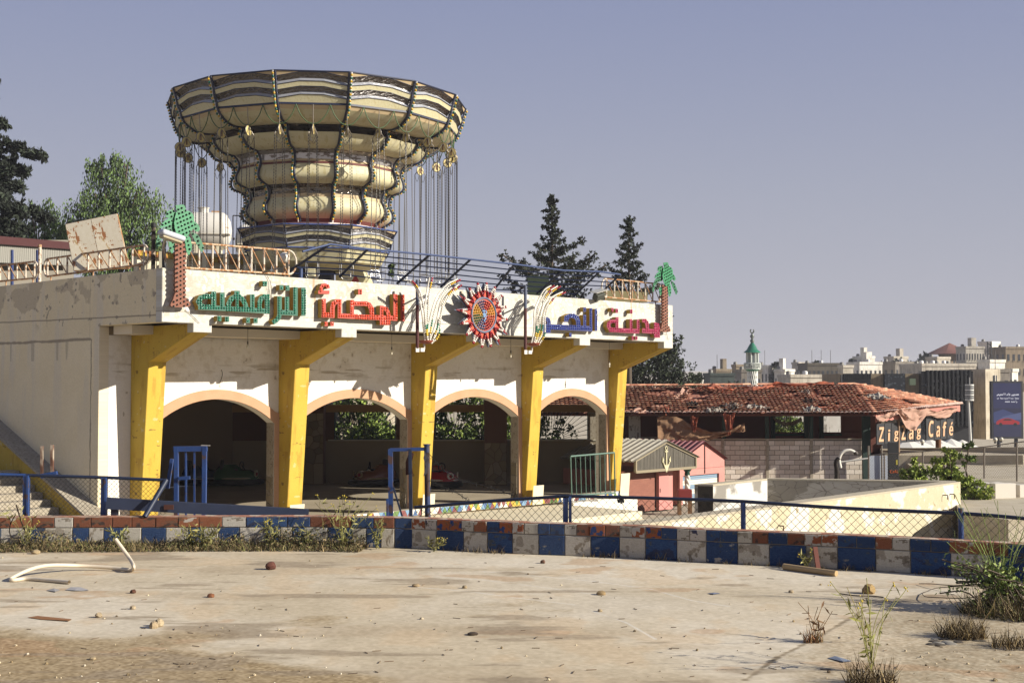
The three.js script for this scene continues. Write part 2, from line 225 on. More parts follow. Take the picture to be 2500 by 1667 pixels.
{
  reseed(41);
  const low = thing('low_wall', 'low curved wall of blocks painted in blue, white and brown along the edge of the plaza', 'wall');
  const unit = new RoundedBoxGeometry(1, 1, 1, 2, 0.035), put = (name, ua, ub, y0, h, m, dep, out) => {
    const a = wallAt(ua), b = wallAt(ub), t = b.clone().sub(a), L = t.length(), n = wallN((ua + ub) / 2), k = sh(new THREE.Mesh(unit, m)); k.name = name;
    k.position.copy(a.add(b).multiplyScalar(0.5).addScaledVector(n, dep / 2 - out)); k.position.y = y0 + h / 2; k.rotation.y = Math.atan2(-t.z, t.x) + rr(-0.006, 0.006); k.scale.set(L - 0.006, h - 0.006, dep); low.add(k);
  };
  const stripe = (list, k0) => { for (let i = 0; i < list.length - 1; i++) put('block', list[i], list[i + 1], 0, 0.215, pick((i + k0) % 2 ? 'w' : 'b'), 0.2, rr(0, 0.006)); };
  stripe([-420, -340, -260, -190, -120, -50, 0, 70, 108, 176, 216, 252, 300, 344, 404, 458, 496, 532, 584, 650, 684, 712, 742, 800, 858, 894, 930, 962, 1006, 1065.5, 1131.7, 1190, 1251, 1315, 1379, 1442, 1513, 1576, 1653, 1724, 1802, 1878.6, 1968.7, 2045, 2138.8, 2223.8, 2322.4, 2414, 2505, 2600, 2700].slice(1), 0);
  // upper course, half blocks: [right end, paint]
  let u = -400; const top = []; while (u < 960) { const w = rr(42, 62); top.push([u + w, 'rrrbrwxbrry'[rnd() * 11 | 0]]); u += w; }
  top.at(-1)[0] = 962;
  top.push([1006, 'b'], [1038, 'x'], [1066, 'x'], [1098, 'y'], [1127, 'y'], [1157, 'w'], [1188, 'r'], [1219, 'b'], [1251, 'y'], [1279, 'x'], [1313, 'w'], [1343, 'b'], [1378, 'b'], [1408, 'w'], [1440, 'r'], [1477, 'y'], [1512, 'r'], [1544, 'w'], [1577, 'x'], [1615, 'y'], [1653, 'b'], [1684, 'w'], [1724, 'x'], [1758, 'b'], [1801, 'b'], [1837, 'w'], [1876, 'r'], [1923, 'b'], [1964, 'r'], [2006, 'x'], [2046, 'x'], [2092, 'b'], [2138, 'b'], [2179, 'r'], [2222, 'w'], [2273, 'b'], [2319, 'b'], [2366, 'r'], [2414, 'r'], [2462, 'r'], [2510, 'b'], [2560, 'w'], [2610, 'r'], [2700, 'b']);
  let a = -400; for (const [b, k] of top) { put('brick', a, b, 0.217, 0.112, pick(k), 0.2, rr(-0.002, 0.007)); a = b; }
  // mortar that the joints show
  const core = []; for (let q = -400; q < 2690; q += 60) { const p0 = wallAt(q).addScaledVector(wallN(q), 0.1), p1 = wallAt(q + 60).addScaledVector(wallN(q + 60), 0.1); core.push(beam(p0.setY(0.16), p1.setY(0.16), 0.175, 0.31)); }
  mesh('mortar', core, plain('#8d8272', 0.95), low, 1);
  const cop = []; for (let q = -400; q < 2690; q += 60) { const p0 = wallAt(q).addScaledVector(wallN(q), 0.098), p1 = wallAt(q + 60).addScaledVector(wallN(q + 60), 0.098); cop.push(beam(p0.setY(0.3312), p1.setY(0.3312), 0.17, 0.006)); }
  mesh('coping_paint', cop, worn([176, 120, 92], [204, 182, 158], 0.48, 14), low, 0.5);
  finish(low);
}

// ---------- blue pipe fence with chain link behind the low wall ----------
const blueMap = tex(256, 256, (s, t) => { const n = fbm(s * 8, t * 8, 8, 5), r = smooth(0.64, 0.7, fbm(s * 10 + 4, t * 10, 10, 5)); let c = lerp3([34, 60, 112], [48, 80, 138], n); c = lerp3(c, [92, 62, 52], r * 0.9); return c; });
const bluePaint = std({ map: blueMap, roughness: 0.5 }), darkBlue = std({ map: tex(128, 128, (s, t) => { const n = fbm(s * 8, t * 8, 8, 5); return lerp3([20, 30, 54], [36, 48, 74], n); }), roughness: 0.55 }), wireMat = plain('#3d3a33', 0.6, 0.6), rustDark = plain('#4b2a20', 0.9);
function linkMesh(P, Q, yb0, yb1, yt0, yt1, pitch, r) {     // woven wire between two posts: two families of slanting wires
  const gs = [], L = Math.hypot(Q.x - P.x, Q.z - P.z), at = (s, y) => V(mix(P.x, Q.x, s / L), y, mix(P.z, Q.z, s / L)), lo = (s) => mix(yb0, yb1, s / L), hi = (s) => mix(yt0, yt1, s / L), H = Math.max(yt0, yt1) - Math.min(yb0, yb1);
  for (let s0 = -H; s0 < L + H; s0 += pitch) for (const d of [1, -1]) { // y = base + (s - s0) * d
    let a = null, b = null; const st = pitch / 2, y0 = Math.min(yb0, yb1);
    for (let s = Math.max(0, d > 0 ? s0 : s0 - H); s <= Math.min(L, d > 0 ? s0 + H : s0); s += st / 2) { const y = y0 + (s - s0) * d; if (y >= lo(s) - 0.001 && y <= hi(s) + 0.001) { const p = at(s, y); if (!a) a = p; b = p; } }
    if (a && b && a.distanceTo(b) > 0.01) gs.push(bar(a, b, r, r, 3));
  }
  return gs;
}
{
  const f = thing('chain_link_fence', 'blue pipe fence with fine chain link at the far left, behind the overgrown wall', 'fence');
  const P = [[-60, 1157], [62, 1160], [252, 1165.5], [405, 1172]].map(([u, v]) => { const q = behind(u, 0.3, 0); return pt(u, v, -q.z); });
  for (let i = 0; i < 3; i++) mesh('rail', bar(P[i], P[i + 1], 0.018), i < 1 ? bluePaint : darkBlue, f, 1);
  for (const i of [1, 2]) mesh('post', [bx(0.05, 0.9, 0.05, P[i].x, P[i].y - 0.45, P[i].z), bx(0.02, 0.9, 0.065, P[i].x + 0.03, P[i].y - 0.45, P[i].z + 0.004)], bluePaint, f, 1);
  const g = []; for (let i = 0; i < 3; i++) g.push(...linkMesh(P[i], P[i + 1], 0.1, 0.1, P[i].y, P[i + 1].y, 0.055, 0.0022)); kind(mesh('chain_link', g, wireMat, f));
  mesh('broken_strut', bar(pt(405, 1172, 14.9), pt(352, 1262, 14.6), 0.03), darkBlue, f); finish(f);
  const r = thing('chain_link_fence', 'blue pipe fence with wide chain link above the striped wall on the right', 'fence');
  const R = [[1012, 1238.7], [1383, 1211], [1815, 1224], [2347, 1253], [2560, 1272]].map(([u, v]) => { const q = behind(u, 0.3, 0); return pt(u, v, -q.z); });
  for (let i = 0; i < 4; i++) mesh('rail', tube([R[i], R[i].clone().lerp(R[i + 1], 0.5).add(V(0, i === 2 ? -0.012 : 0.006, 0)), R[i + 1]], 0.018, 8, 8), darkBlue, r, 1);
  mesh('post', [bx(0.055, 0.8, 0.05, R[1].x - 0.01, R[1].y - 0.42, R[1].z), bx(0.03, 0.82, 0.06, R[1].x + 0.04, R[1].y - 0.41, R[1].z + 0.01)], bluePaint, r, 1);
  for (const i of [2, 3]) mesh('post', bar(V(R[i].x, R[i].y - 0.85, R[i].z), V(R[i].x, R[i].y + (i === 3 ? 0.05 : -0.01), R[i].z), 0.026, 0.026, 12), bluePaint, r, 1);
  const w = []; for (let i = 0; i < 4; i++) w.push(...linkMesh(R[i], R[i + 1], 0.25, 0.25, R[i].y, R[i + 1].y, 0.085, 0.0026)); kind(mesh('chain_link', w, wireMat, r)); finish(r);
  // tangle of wire knotted on the rail
  reseed(5); const k0 = pt(1516, 1213, 14.0), kn = []; for (let i = 0; i < 9; i++) kn.push(tube([0, 1, 2, 3, 4].map(() => V(k0.x + rr(-0.035, 0.035), k0.y + rr(-0.07, 0.03), k0.z + 0.03 + rr(-0.02, 0.02))), 0.006, 4, 14)); kn.push(tube([k0, V(k0.x + 0.03, k0.y - 0.12, k0.z + 0.02), V(k0.x + 0.05, k0.y - 0.17, k0.z + 0.03), V(k0.x, k0.y - 0.16, k0.z + 0.03)], 0.003, 4));
  solo('wire_tangle', kn, plain('#1f1c1a', 0.8), 'knot of black wire tied to the fence rail left of the anchor kiosk', 'wire');
}
{ // leaning gate leaf, gate frame and fallen beam
  const D = 16.4, P = (u, v, d = D) => pt(u, v, d);
  const g = thing('gate', 'blue metal gate leaf with upright bars leaning before the first arch', 'gate');
  mesh('stile', beam(P(430, 1276), P(430, 1091), 0.07, 0.05), bluePaint, g, 1); mesh('stile', beam(P(497, 1276), P(499, 1090), 0.06, 0.05), bluePaint, g, 1);
  mesh('top_rail', beam(P(423, 1096), P(505, 1095), 0.05, 0.065), bluePaint, g, 1); for (const u of [453, 474]) mesh('upright_bar', beam(P(u, 1268), P(u, 1100), 0.022, 0.022), bluePaint, g, 1);
  mesh('lock_bar', beam(P(434, 1168, D - 0.05), P(463, 1166, D - 0.05), 0.03, 0.04), bluePaint, g, 1); mesh('cross_bar', beam(P(410, 1228, D - 0.1), P(456, 1227, D - 0.1), 0.02, 0.02), bluePaint, g, 1); mesh('hasp', beam(P(490, 1087), P(512, 1087.5), 0.02, 0.012), plain('#b8b0a4', 0.5, 0.6), g);
  mesh('hinge_post', beam(P(408, 1192, D + 0.2), P(419, 1120, D + 0.2), 0.05, 0.04), bluePaint, g, 1); finish(g);
  const q = thing('gate', 'bent blue gate frame with a rusty post before the third column', 'gate'), E = 15.9, Q = (u, v, d = E) => pt(u, v, d);
  mesh('post', beam(Q(954, 1272), Q(953, 1096), 0.055, 0.055), bluePaint, q, 1); mesh('post', [bar(Q(1044, 1268), Q(1042, 1087), 0.035), bar(Q(1042, 1087), Q(1042, 1084), 0.045)], std({ map: tex(64, 128, (s, t) => lerp3([46, 62, 104], [62, 36, 30], smooth(0.45, 0.6, fbm(s * 6, t * 10, 10, 4)))), roughness: 0.7 }), q, 1);
  mesh('lintel', beam(Q(952, 1098), Q(1036, 1096), 0.045, 0.04), bluePaint, q, 1); mesh('inner_stile', beam(Q(1003, 1262), Q(1001, 1096), 0.06, 0.04), darkBlue, q, 1);
  mesh('lower_plate', beam(Q(945, 1276, E - 0.05), Q(945, 1218, E - 0.05), 0.06, 0.02), bluePaint, q, 1);
  mesh('torn_sheet', ext([[0, 0], [0.09, 0.02], [0.07, 0.14], [0.1, 0.26], [0.05, 0.3], [0.0, 0.16]], 0.006).translate(Q(990, 1160).x, Q(990, 1160).y, Q(990, 1160).z), rustDark, q); mesh('torn_sheet', ext([[0, 0], [0.05, 0.04], [0.07, 0.2], [0.02, 0.3], [0.0, 0.22], [0.03, 0.12]], 0.006).translate(Q(1034, 1162).x, Q(1034, 1162).y, Q(1034, 1162).z + 0.05), plain('#46424a', 0.7), q);
  mesh('brace', beam(Q(982, 1262), Q(960, 1190), 0.03, 0.02), darkBlue, q, 1); finish(q);
  const b = thing('fallen_beam', 'dark blue steel beam lying aslant behind the wall below the first arch', 'beam');
  mesh('beam', beam(pt(258, 1228, 14.75), pt(752, 1256, 15.3), 0.09, 0.125), darkBlue, b, 1); mesh('foot', beam(pt(279, 1285, 14.8), pt(279, 1236, 14.8), 0.07, 0.07), plain('#1d2030', 0.7), b); mesh('clamp', beam(pt(411, 1232, 14.84), pt(411, 1244, 14.84), 0.012, 0.11), rustDark, b); finish(b);
  // barbed wire sagging from the gate frame
  const bw = (pts) => { const c = pts.map(([u, v, d]) => pt(u, v, d)), cv = new THREE.CatmullRomCurve3(c), gs = [tube(c, 0.004, 4, 40)]; for (let t = 0.02; t < 1; t += 0.035) { const o = cv.getPoint(t), a = rr(0, 6.3); gs.push(bar(o.clone().add(V(Math.cos(a) * 0.03, Math.sin(a) * 0.03, 0.012)), o.clone().add(V(-Math.cos(a) * 0.03, -Math.sin(a) * 0.03, -0.012)), 0.0028, 0.0028, 3)); } return gs; };
  solo('barbed_wire', bw([[1046, 1106, 15.9], [1085, 1148, 15.6], [1125, 1172, 15.2], [1190, 1187, 14.8], [1260, 1212, 14.4]]), wireMat, 'upper strand of barbed wire sagging right from the rusty gate post', 'barbed wire');
  solo('barbed_wire', bw([[1046, 1172, 15.9], [1085, 1190, 15.5], [1120, 1206, 15.1], [1150, 1228, 14.6]]), wireMat, 'lower short strand of barbed wire hanging from the rusty gate post', 'barbed wire');
  const s = thing('sawn_off_post', 'pair of rusty stub posts on a blue bracket above the left fence', 'post'); const rustW = std({ map: tex(64, 64, (a, c) => lerp3([176, 160, 140], [96, 62, 44], smooth(0.4, 0.6, fbm(a * 6, c * 6, 6, 4)))), roughness: 0.8 });
  mesh('stub', beam(pt(101, 1160, 15.1), pt(101, 1089, 15.1), 0.03, 0.03), rustW, s, 1); mesh('stub', beam(pt(126, 1156, 15.1), pt(126, 1086, 15.1), 0.045, 0.03), rustW, s, 1); mesh('bracket', beam(pt(99, 1162, 15.02), pt(138, 1155, 15.02), 0.05, 0.05), bluePaint, s, 1); finish(s);
}
// ---------- the hall ----------
const FLOOR = -2.05, SOF = 3.25, TOPY = 4.5, BW = 2.82, XEND = 19.62, DB = 52;
const spots = (s, t, n, lo) => smooth(lo, lo + 0.04, fbm(s * n, t * n, n, 6));
const facadeMap = tex(2048, 256, (s, t) => {
  const x = s * 20, y = t * 1.7, n = fbm(s * 40, t * 3.4, 40, 6), f = vnoise(s * 900, t * 76, 900), f2 = fbm(s * 160, t * 14, 160, 4);
  let c = lerp3([212, 207, 194], [222, 218, 208], n); const bare = smooth(0.46, 0.58, n * 0.5 + f2 * 0.5 + 0.05 * smooth(9, 2, x) - 0.10 * smooth(1.0, 0.5, y)); c = lerp3(c, [192, 184, 164], bare * 0.65);
  c = lerp3(c, [240, 238, 232], 0.9 * smooth(0.66, 0.7, f2) * smooth(0.3, 0.5, y)); c = lerp3(c, [182, 172, 152], 0.45 * smooth(0.62, 0.75, fbm(s * 60 + 9, t * 5, 60, 5)) * smooth(0.9, 1.5, y));
  for (const [cx, top] of [[4.35, 1.6], [4.42, 1.2], [17.35, 1.55], [9.6, 1.5], [13.2, 1.5]]) { const d = Math.abs(x - cx - (n - 0.5) * 0.08); if (d < 0.05 && y < top && y > top - 0.9) c = lerp3(c, [184, 136, 84], 0.6 * smooth(0.05, 0, d) * smooth(top - 0.9, top, y)); }
  for (const yy of [0.56 + 0.02 * (n - 0.5)]) if (Math.abs(y - yy) < 0.012) c = lerp3(c, [150, 140, 122], 0.5 * smooth(0.4, 0.6, f2 + 0.1));
  const g = (f - 0.5) * 14; return [c[0] + g, c[1] + g, c[2] + g];
});
const sideMap = tex(2048, 1024, (s, t) => {                // s from the corner backwards 0..15 m, t from -3.4 to 4.6
  const b = s * 15, y = -3.4 + t * 8, n = fbm(s * 22, t * 12, 22, 6), f2 = fbm(s * 90, t * 48, 90, 4), f = vnoise(s * 800, t * 430, 800), st = fbm(s * 60, t * 4, 60, 4);
  let c = lerp3([206, 190, 154], [216, 202, 170], n); c = lerp3(c, [198, 188, 170], 0.6 * smooth(0.5, 0.72, st) * smooth(-1, 3, y));
  const hi = smooth(3.35, 4.35, y), bare = smooth(0.5, 0.53, n * 0.55 + f2 * 0.2 + 0.25 * vnoise(s * 45, t * 24, 45) + 0.13 * hi - 0.12 + 0.05 * smooth(4, 8, b)); c = lerp3(c, [176, 162, 136], bare * 0.8 * smooth(3.1, 3.5, y));
  const chip = smooth(0.72, 0.74, f2) * smooth(2.9, 3.4, y); c = lerp3(c, [140, 130, 114], chip * 0.8);
  const L = (d, w, a, col = [122, 110, 92]) => { if (d < w) c = lerp3(c, col, a * smooth(w, w * 0.3, d)); };
  L(Math.abs(y - 3.42 - (n - 0.5) * 0.03 - 0.01 * b), 0.025, 0.7); if (b > 3.2) { L(Math.abs(y - 2.93 - (n - 0.5) * 0.05), 0.05 * (0.5 + f2), 0.75); const drip = smooth(0.55, 0.65, fbm(s * 70, 0.3, 70, 3)); if (y < 2.93 && y > 2.93 - 0.5 * drip) c = lerp3(c, [150, 138, 118], 0.5 * drip); }
  if (y < 2.93) L(Math.abs(b - 3.2 - (f2 - 0.5) * 0.06), 0.035 * (0.5 + n), 0.8); if (b < 3.3 || b > 3.3) L(Math.abs(b - 3.28), 0.02, y > 2.9 ? 0.25 : 0, [130, 118, 100]);
  for (const [cb, cy] of [[7.05, -0.05], [3.75, -1.2]]) { const q = Math.max(Math.abs(b - cb) / 0.14, Math.abs(y - cy) / 0.24); if (q < 1.2) c = lerp3(c, [140, 128, 104], 0.6 * smooth(1.2, 0.7, q) * (0.5 + f2)); }
  const g = (f - 0.5) * 12; return [c[0] + g, c[1] + g, c[2] + g];
});
const frontMap = tex(2048, 512, (s, t) => {
  const x = s * 20, y = -2.1 + t * 5.3, n = fbm(s * 28, t * 8, 28, 6), f2 = fbm(s * 120, t * 30, 120, 4), f = vnoise(s * 1000, t * 260, 1000), st = fbm(s * 20 + 3, t * 60, 60, 5);
  let c = lerp3([224, 216, 202], [236, 230, 220], n); c = lerp3(c, [202, 190, 170], 0.4 * smooth(0.5, 0.7, f2) * smooth(1.4, 2.2, y));
  const sm = smooth(0.58, 0.68, st) * smooth(0.25, 0.02, Math.abs(y - 2.18 - 0.1 * (n - 0.5))); c = lerp3(c, [150, 134, 108], sm * 0.6); c = lerp3(c, [140, 126, 108], 0.5 * smooth(0.77, 0.79, f2) * smooth(0.45, 0.6, n));
  c = lerp3(c, [190, 174, 146], 0.4 * smooth(0.6, 0.7, fbm(s * 34 + 5, t * 9, 34, 5)) * smooth(-0.6, -1.6, y));
  const g = (f - 0.5) * 10; return [c[0] + g, c[1] + g, c[2] + g];
});
const plasterBump = tex(512, 512, (s, t) => { const n = 255 * (0.5 * fbm(s * 16, t * 16, 16, 5) + 0.5 * vnoise(s * 160, t * 160, 160)); return [n, n, n]; }, false);
const yellowMap = tex(512, 512, (s, t) => { const n = fbm(s * 7, t * 7, 7, 5), st = fbm(s * 26, t * 5, 26, 4), f = vnoise(s * 240, t * 240, 240); let c = lerp3([206, 170, 50], [214, 180, 66], n); c = lerp3(c, [176, 134, 34], 0.5 * smooth(0.52, 0.72, st)); c = lerp3(c, [214, 196, 140], 0.8 * smooth(0.74, 0.77, fbm(s * 22, t * 22, 22, 5))); c = lerp3(c, [104, 78, 26], 0.6 * smooth(0.76, 0.8, fbm(s * 12 + 4, t * 30, 30, 5))); const g = (f - 0.5) * 8; return [c[0] + g, c[1] + g, c[2] + g]; });
const M = {
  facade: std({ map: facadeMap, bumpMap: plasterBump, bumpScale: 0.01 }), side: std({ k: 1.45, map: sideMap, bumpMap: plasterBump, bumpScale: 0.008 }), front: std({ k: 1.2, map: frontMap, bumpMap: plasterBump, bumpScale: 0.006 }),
  yellow: std({ map: yellowMap, roughness: 0.75, bumpMap: plasterBump, bumpScale: 0.004 }), cream: std({ map: tex(256, 256, (s, t) => { const n = fbm(s * 8, t * 8, 8, 5), g = (vnoise(s * 160, t * 160, 160) - 0.5) * 10, c = lerp3([226, 214, 182], [236, 226, 200], n); return [c[0] + g, c[1] + g, c[2] + g]; }) }),
  basep: std({ color: '#d8c68e' }), salmon: std({ map: tex(256, 256, (s, t) => { const n = fbm(s * 8, t * 8, 8, 5), g = (vnoise(s * 160, t * 160, 160) - 0.5) * 8, c = lerp3([200, 154, 116], [210, 166, 130], n); return [c[0] + g, c[1] + g, c[2] + g]; }) }),
  conc: std({ map: tex(512, 512, (s, t) => { const n = fbm(s * 9, t * 9, 9, 6), m = fbm(s * 40, t * 40, 40, 3), f = vnoise(s * 230, t * 230, 230); let c = lerp3([168, 156, 136], [192, 181, 160], n); c = lerp3(c, [128, 116, 98], 0.6 * smooth(0.56, 0.72, m)); const g = (f - 0.5) * 18; return [c[0] + g, c[1] + g, c[2] + g]; }), roughness: 0.92 }),
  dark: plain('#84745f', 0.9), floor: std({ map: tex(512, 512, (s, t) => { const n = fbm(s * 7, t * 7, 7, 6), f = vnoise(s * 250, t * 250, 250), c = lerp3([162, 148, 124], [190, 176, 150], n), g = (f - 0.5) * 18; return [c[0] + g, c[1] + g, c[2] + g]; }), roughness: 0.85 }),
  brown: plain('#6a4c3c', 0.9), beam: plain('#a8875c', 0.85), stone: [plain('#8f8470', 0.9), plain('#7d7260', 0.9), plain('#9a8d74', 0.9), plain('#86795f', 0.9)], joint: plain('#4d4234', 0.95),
};
// crazy paving: irregular stones filling a rectangle, each an outline shrunk by the joint
function crazy(w, h, n, sd, gap = 0.018) {
  reseed(sd); const p = Array.from({ length: n }, () => [rr(0, w), rr(0, h)]), out = [];
  for (let i = 0; i < 4; i++) p.forEach((a, k) => p.forEach((b, j) => { if (j === k) return; const d = Math.hypot(a[0] - b[0], a[1] - b[1]), m = Math.sqrt(w * h / n) * 0.75; if (d < m && d > 0) { a[0] = clamp(a[0] + (a[0] - b[0]) / d * (m - d) * 0.4, 0.02 * w, 0.98 * w); a[1] = clamp(a[1] + (a[1] - b[1]) / d * (m - d) * 0.4, 0.02 * h, 0.98 * h); } }));
  for (const a of p) {
    let c = [[gap, gap], [w - gap, gap], [w - gap, h - gap], [gap, h - gap]];
    for (const b of p) { if (a === b) continue; const mx = (a[0] + b[0]) / 2, my = (a[1] + b[1]) / 2, L = Math.hypot(b[0] - a[0], b[1] - a[1]) || 1e-6, nx = (b[0] - a[0]) / L, ny = (b[1] - a[1]) / L, f = (q) => (q[0] - mx) * nx + (q[1] - my) * ny + gap / 2, r = []; c.forEach((q, i) => { const e = c[(i + 1) % c.length], s = f(q), t = f(e); if (s <= 0) r.push(q); if (s * t < 0) r.push([mix(q[0], e[0], s / (s - t)), mix(q[1], e[1], s / (s - t))]); }); c = r; if (!c.length) break; }
    if (c.length > 2) out.push(c);
  } return out;
}
function cladding(parent, w, h, n, sd, place) { for (const c of crazy(w, h, n, sd)) { const g = ext(c, 0.022, 0.006); place(g); mesh('stone', g, M.stone[rnd() * 4 | 0], parent); } }

const onHall = (o) => { o.position.copy(O0); o.rotation.y = -Math.atan2(E1.z, E1.x); return o; };
const hall = thing('ride_hall', 'white concrete hall with yellow bracket columns and four arches, peeling paint on its parapet', 'building', null, true);
const COLX = [0.86, 5.30, 10.07, 14.79, 19.14], CW = 0.47, SKEW = 0.021;   // the arcade runs 1.2 degrees off the parapet
const skew = (g) => warp(g, (v) => { if (v.z < -1.2) v.z += SKEW * v.x; });
{
  const W = hall;
  // parapet with a tooth over each bracket
  const teeth = [...COLX.map((x) => [x - 0.02, x + 0.49])]; teeth[4][1] = XEND; const o = [[0, TOPY], [0, SOF]]; for (const [a, b] of teeth) o.push([a, SOF], [a, 3.04], [b, 3.04], [b, SOF]); o.push([XEND, SOF], [XEND, TOPY]);
  if (teeth[4][1] >= XEND - 1e-6) o.splice(o.length - 3, 2);
  mesh('parapet', uvm(ext(o.reverse(), 0.24, 0.012).translate(0, 0, -0.252), 1, (x, y) => [x / 20, (y - 2.95) / 1.7]), M.facade, W);
  const s = [[-0.254, SOF], [-BW, SOF], [-BW, -3.4], [-14.4, -3.4], [-14.4, TOPY], [-0.254, TOPY]].map(([z, y]) => [-z, y]);   // b, y
  const sg = ext(s, 0.25, 0.008); sg.applyMatrix4(new THREE.Matrix4().makeBasis(V(0, 0, -1), V(0, 1, 0), V(1, 0, 0))); mesh('side_wall', uvm(sg, 1, (x, y, z) => [-z / 15, (y + 3.4) / 8]), M.side, W);
  // roof slab and soffit, beam under it
  const bk = (u) => toLocal(pt(u, 1076, DB)), b0 = bk(560), b1 = bk(1462);
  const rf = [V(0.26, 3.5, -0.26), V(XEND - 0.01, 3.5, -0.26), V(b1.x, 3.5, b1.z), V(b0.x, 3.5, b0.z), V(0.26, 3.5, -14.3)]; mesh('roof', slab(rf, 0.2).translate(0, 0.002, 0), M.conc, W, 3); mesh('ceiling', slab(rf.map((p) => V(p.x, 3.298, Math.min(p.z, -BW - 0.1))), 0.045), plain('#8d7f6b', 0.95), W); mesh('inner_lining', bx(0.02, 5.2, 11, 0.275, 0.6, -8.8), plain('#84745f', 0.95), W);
  mesh('soffit_beam', bx(XEND - 0.3, 0.215, 0.86, XEND / 2 + 0.12, 3.142, -2.2), M.front, W, 4); W.children.at(-1).material = std({ color: '#d8cdb8' });
  // arched front wall
  const bays = COLX.slice(0, 4).map((x, i) => [x + CW + 0.16, COLX[i + 1] - 0.15]), SPR = 0.76, RISE = 0.67;
  const arch = (a, b, g, n = 22) => { const h = (b - a) / 2, R = (h * h + RISE * RISE) / (2 * RISE), cy = SPR + RISE - R, t0 = Math.asin(h / R), out = []; for (let i = 0; i <= n; i++) { const t = mix(t0, -t0, i / n); out.push([(a + b) / 2 + (R + g) * Math.sin(t), cy + (R + g) * Math.cos(t)]); } return out; };   // right to left
  const wo = [[0.252, 3.03], [0.252, FLOOR - 1]]; for (const [a, b] of bays) { wo.push([a, FLOOR - 1], ...arch(a, b, 0).reverse(), [b, FLOOR - 1]); } wo.push([XEND, FLOOR - 1], [XEND, 3.03]);
  mesh('front_wall', uvm(skew(ext(wo, 0.33).translate(0, 0, -BW - 0.33)), 1, (x, y) => [x / 20, (y + 2.1) / 5.3]), M.front, W);
  bays.forEach(([a, b], i) => {
    const e = arch(a, b, 0.255), lo = 0.145, cut = (p) => [clamp(p[0], a - lo, b + lo), p[1]], ext1 = e.filter((p) => p[0] > a - lo && p[0] < b + lo);
    const t = [[b + lo, FLOOR], ...[[b + lo, ext1[0][1] - 0.05]], ...ext1, [a - lo, ext1.at(-1)[1] - 0.05], [a - lo, FLOOR], [a, FLOOR], ...arch(a, b, 0).reverse(), [b, FLOOR]];
    mesh('arch_trim', skew(ext(t, 0.03, 0.006).translate(0, 0, -BW + 0.002)), M.salmon, W, 2);
    // stone cladding low on the far jamb, which looks back at us
    const j = mesh('jamb', skew(bx(0.02, 3.0, 0.31, b - 0.008, FLOOR + 1.5, -BW - 0.165)), M.conc, W, 2);
    cladding(j, 0.3, 1.35, 9, 60 + i, (g) => { g.rotateY(-Math.PI / 2); g.translate(b - 0.016, FLOOR + 0.01, -BW - 0.315); skew(g); });
    // tiled kerb under the arch
    const k = mesh('kerb', skew(bx(b - a + 0.5, 0.2, 0.26, (a + b) / 2, FLOOR + 0.1, -BW + 0.32)), M.conc, W, 2); reseed(80 + i); if (i === 0) return;
    const kt = ['#d9d4c4', '#c9a63a', '#5e7a3c', '#6f8fa8', '#7a3f3c', '#dcd6c8', '#46628a'].map((h) => plain(h, 0.6)), n = Math.round((b - a + 0.4) / 0.2);
    for (let q = 0; q < n; q++) { const x = a - 0.2 + q * 0.2, up = q % 2; for (const dn of [0, 1]) { const tri = dn ? [[x + 0.008, 0.01], [x + 0.192, 0.01], [x + 0.1, 0.19]] : [[x + 0.112, 0.19], [x + 0.2, 0.02], [x + 0.288, 0.19]]; if (dn === 0 && q === n - 1) continue; mesh('tile', skew(ext(tri, 0.012).translate(0, FLOOR, -BW + 0.448)), kt[rnd() * 7 | 0], k); } }
  });
  // columns: tapering shaft leaning out, bracket to the edge
  COLX.forEach((x, i) => {
    const pr = [[-BW + 0.02, FLOOR - 0.4], [-2.35, FLOOR - 0.4], [-2.34, FLOOR], [-1.97, 2.36], [-0.06, 3.035], [-0.26, SOF - 0.003], [-BW + 0.02, SOF - 0.003]].map(([z, y]) => [z, y]), g = ext(pr, CW, 0.012); g.applyMatrix4(new THREE.Matrix4().makeBasis(V(0, 0, 1), V(0, 1, 0), V(-1, 0, 0))).translate(x + CW, 0, 0);
    const c = mesh('column', g, M.yellow, W, 3); const fz = (y) => -2.34 + 0.37 * (y - FLOOR) / (2.36 - FLOOR), hgt = i === 4 ? 0.8 : 0.62;
    const base = [V(x - 0.005, FLOOR, fz(FLOOR) + 0.006), V(x + CW + 0.005, FLOOR, fz(FLOOR) + 0.006), V(x + CW + 0.005, FLOOR + hgt, fz(FLOOR + hgt) + 0.006), V(x - 0.005, FLOOR + hgt, fz(FLOOR + hgt) + 0.006)]; mesh('base_paint', skew(quads([base])), M.cream, c, 1);
  });
  // floor, apron and steps
  mesh('floor', slab([V(0.26, FLOOR - 0.004, -BW + 0.62), V(XEND + 0.3, FLOOR - 0.004, -BW + 0.62), V(b1.x, FLOOR - 0.004, b1.z), V(b0.x, FLOOR - 0.004, b0.z), V(0.26, FLOOR - 0.004, -14.2)], 1.4), M.floor, W, 4);
  mesh('plinth', bx(3.4, 1.3, 0.5, XEND - 1.5, FLOOR - 0.66, -BW + 0.87 - 0.0), std({ color: '#e6e0d2' }), W, 2); mesh('apron', bx(13.6, 1.2, 3.6, 9.3, FLOOR - 0.66, -0.4), M.cream, W, 2);
  for (let k = 0; k < 3; k++) mesh('step', bx(13.6 - k * 0.4, 1, 0.42, 9.3, FLOOR - 0.79 - k * 0.16, 1.61 + k * 0.42), M.cream, W, 2);
  // far wall with sunburst windows, facing us
  const wall = new THREE.Group(); wall.name = 'rear_wall'; W.add(wall); const inv = new THREE.Matrix4().makeRotationY(-W.rotation.y);
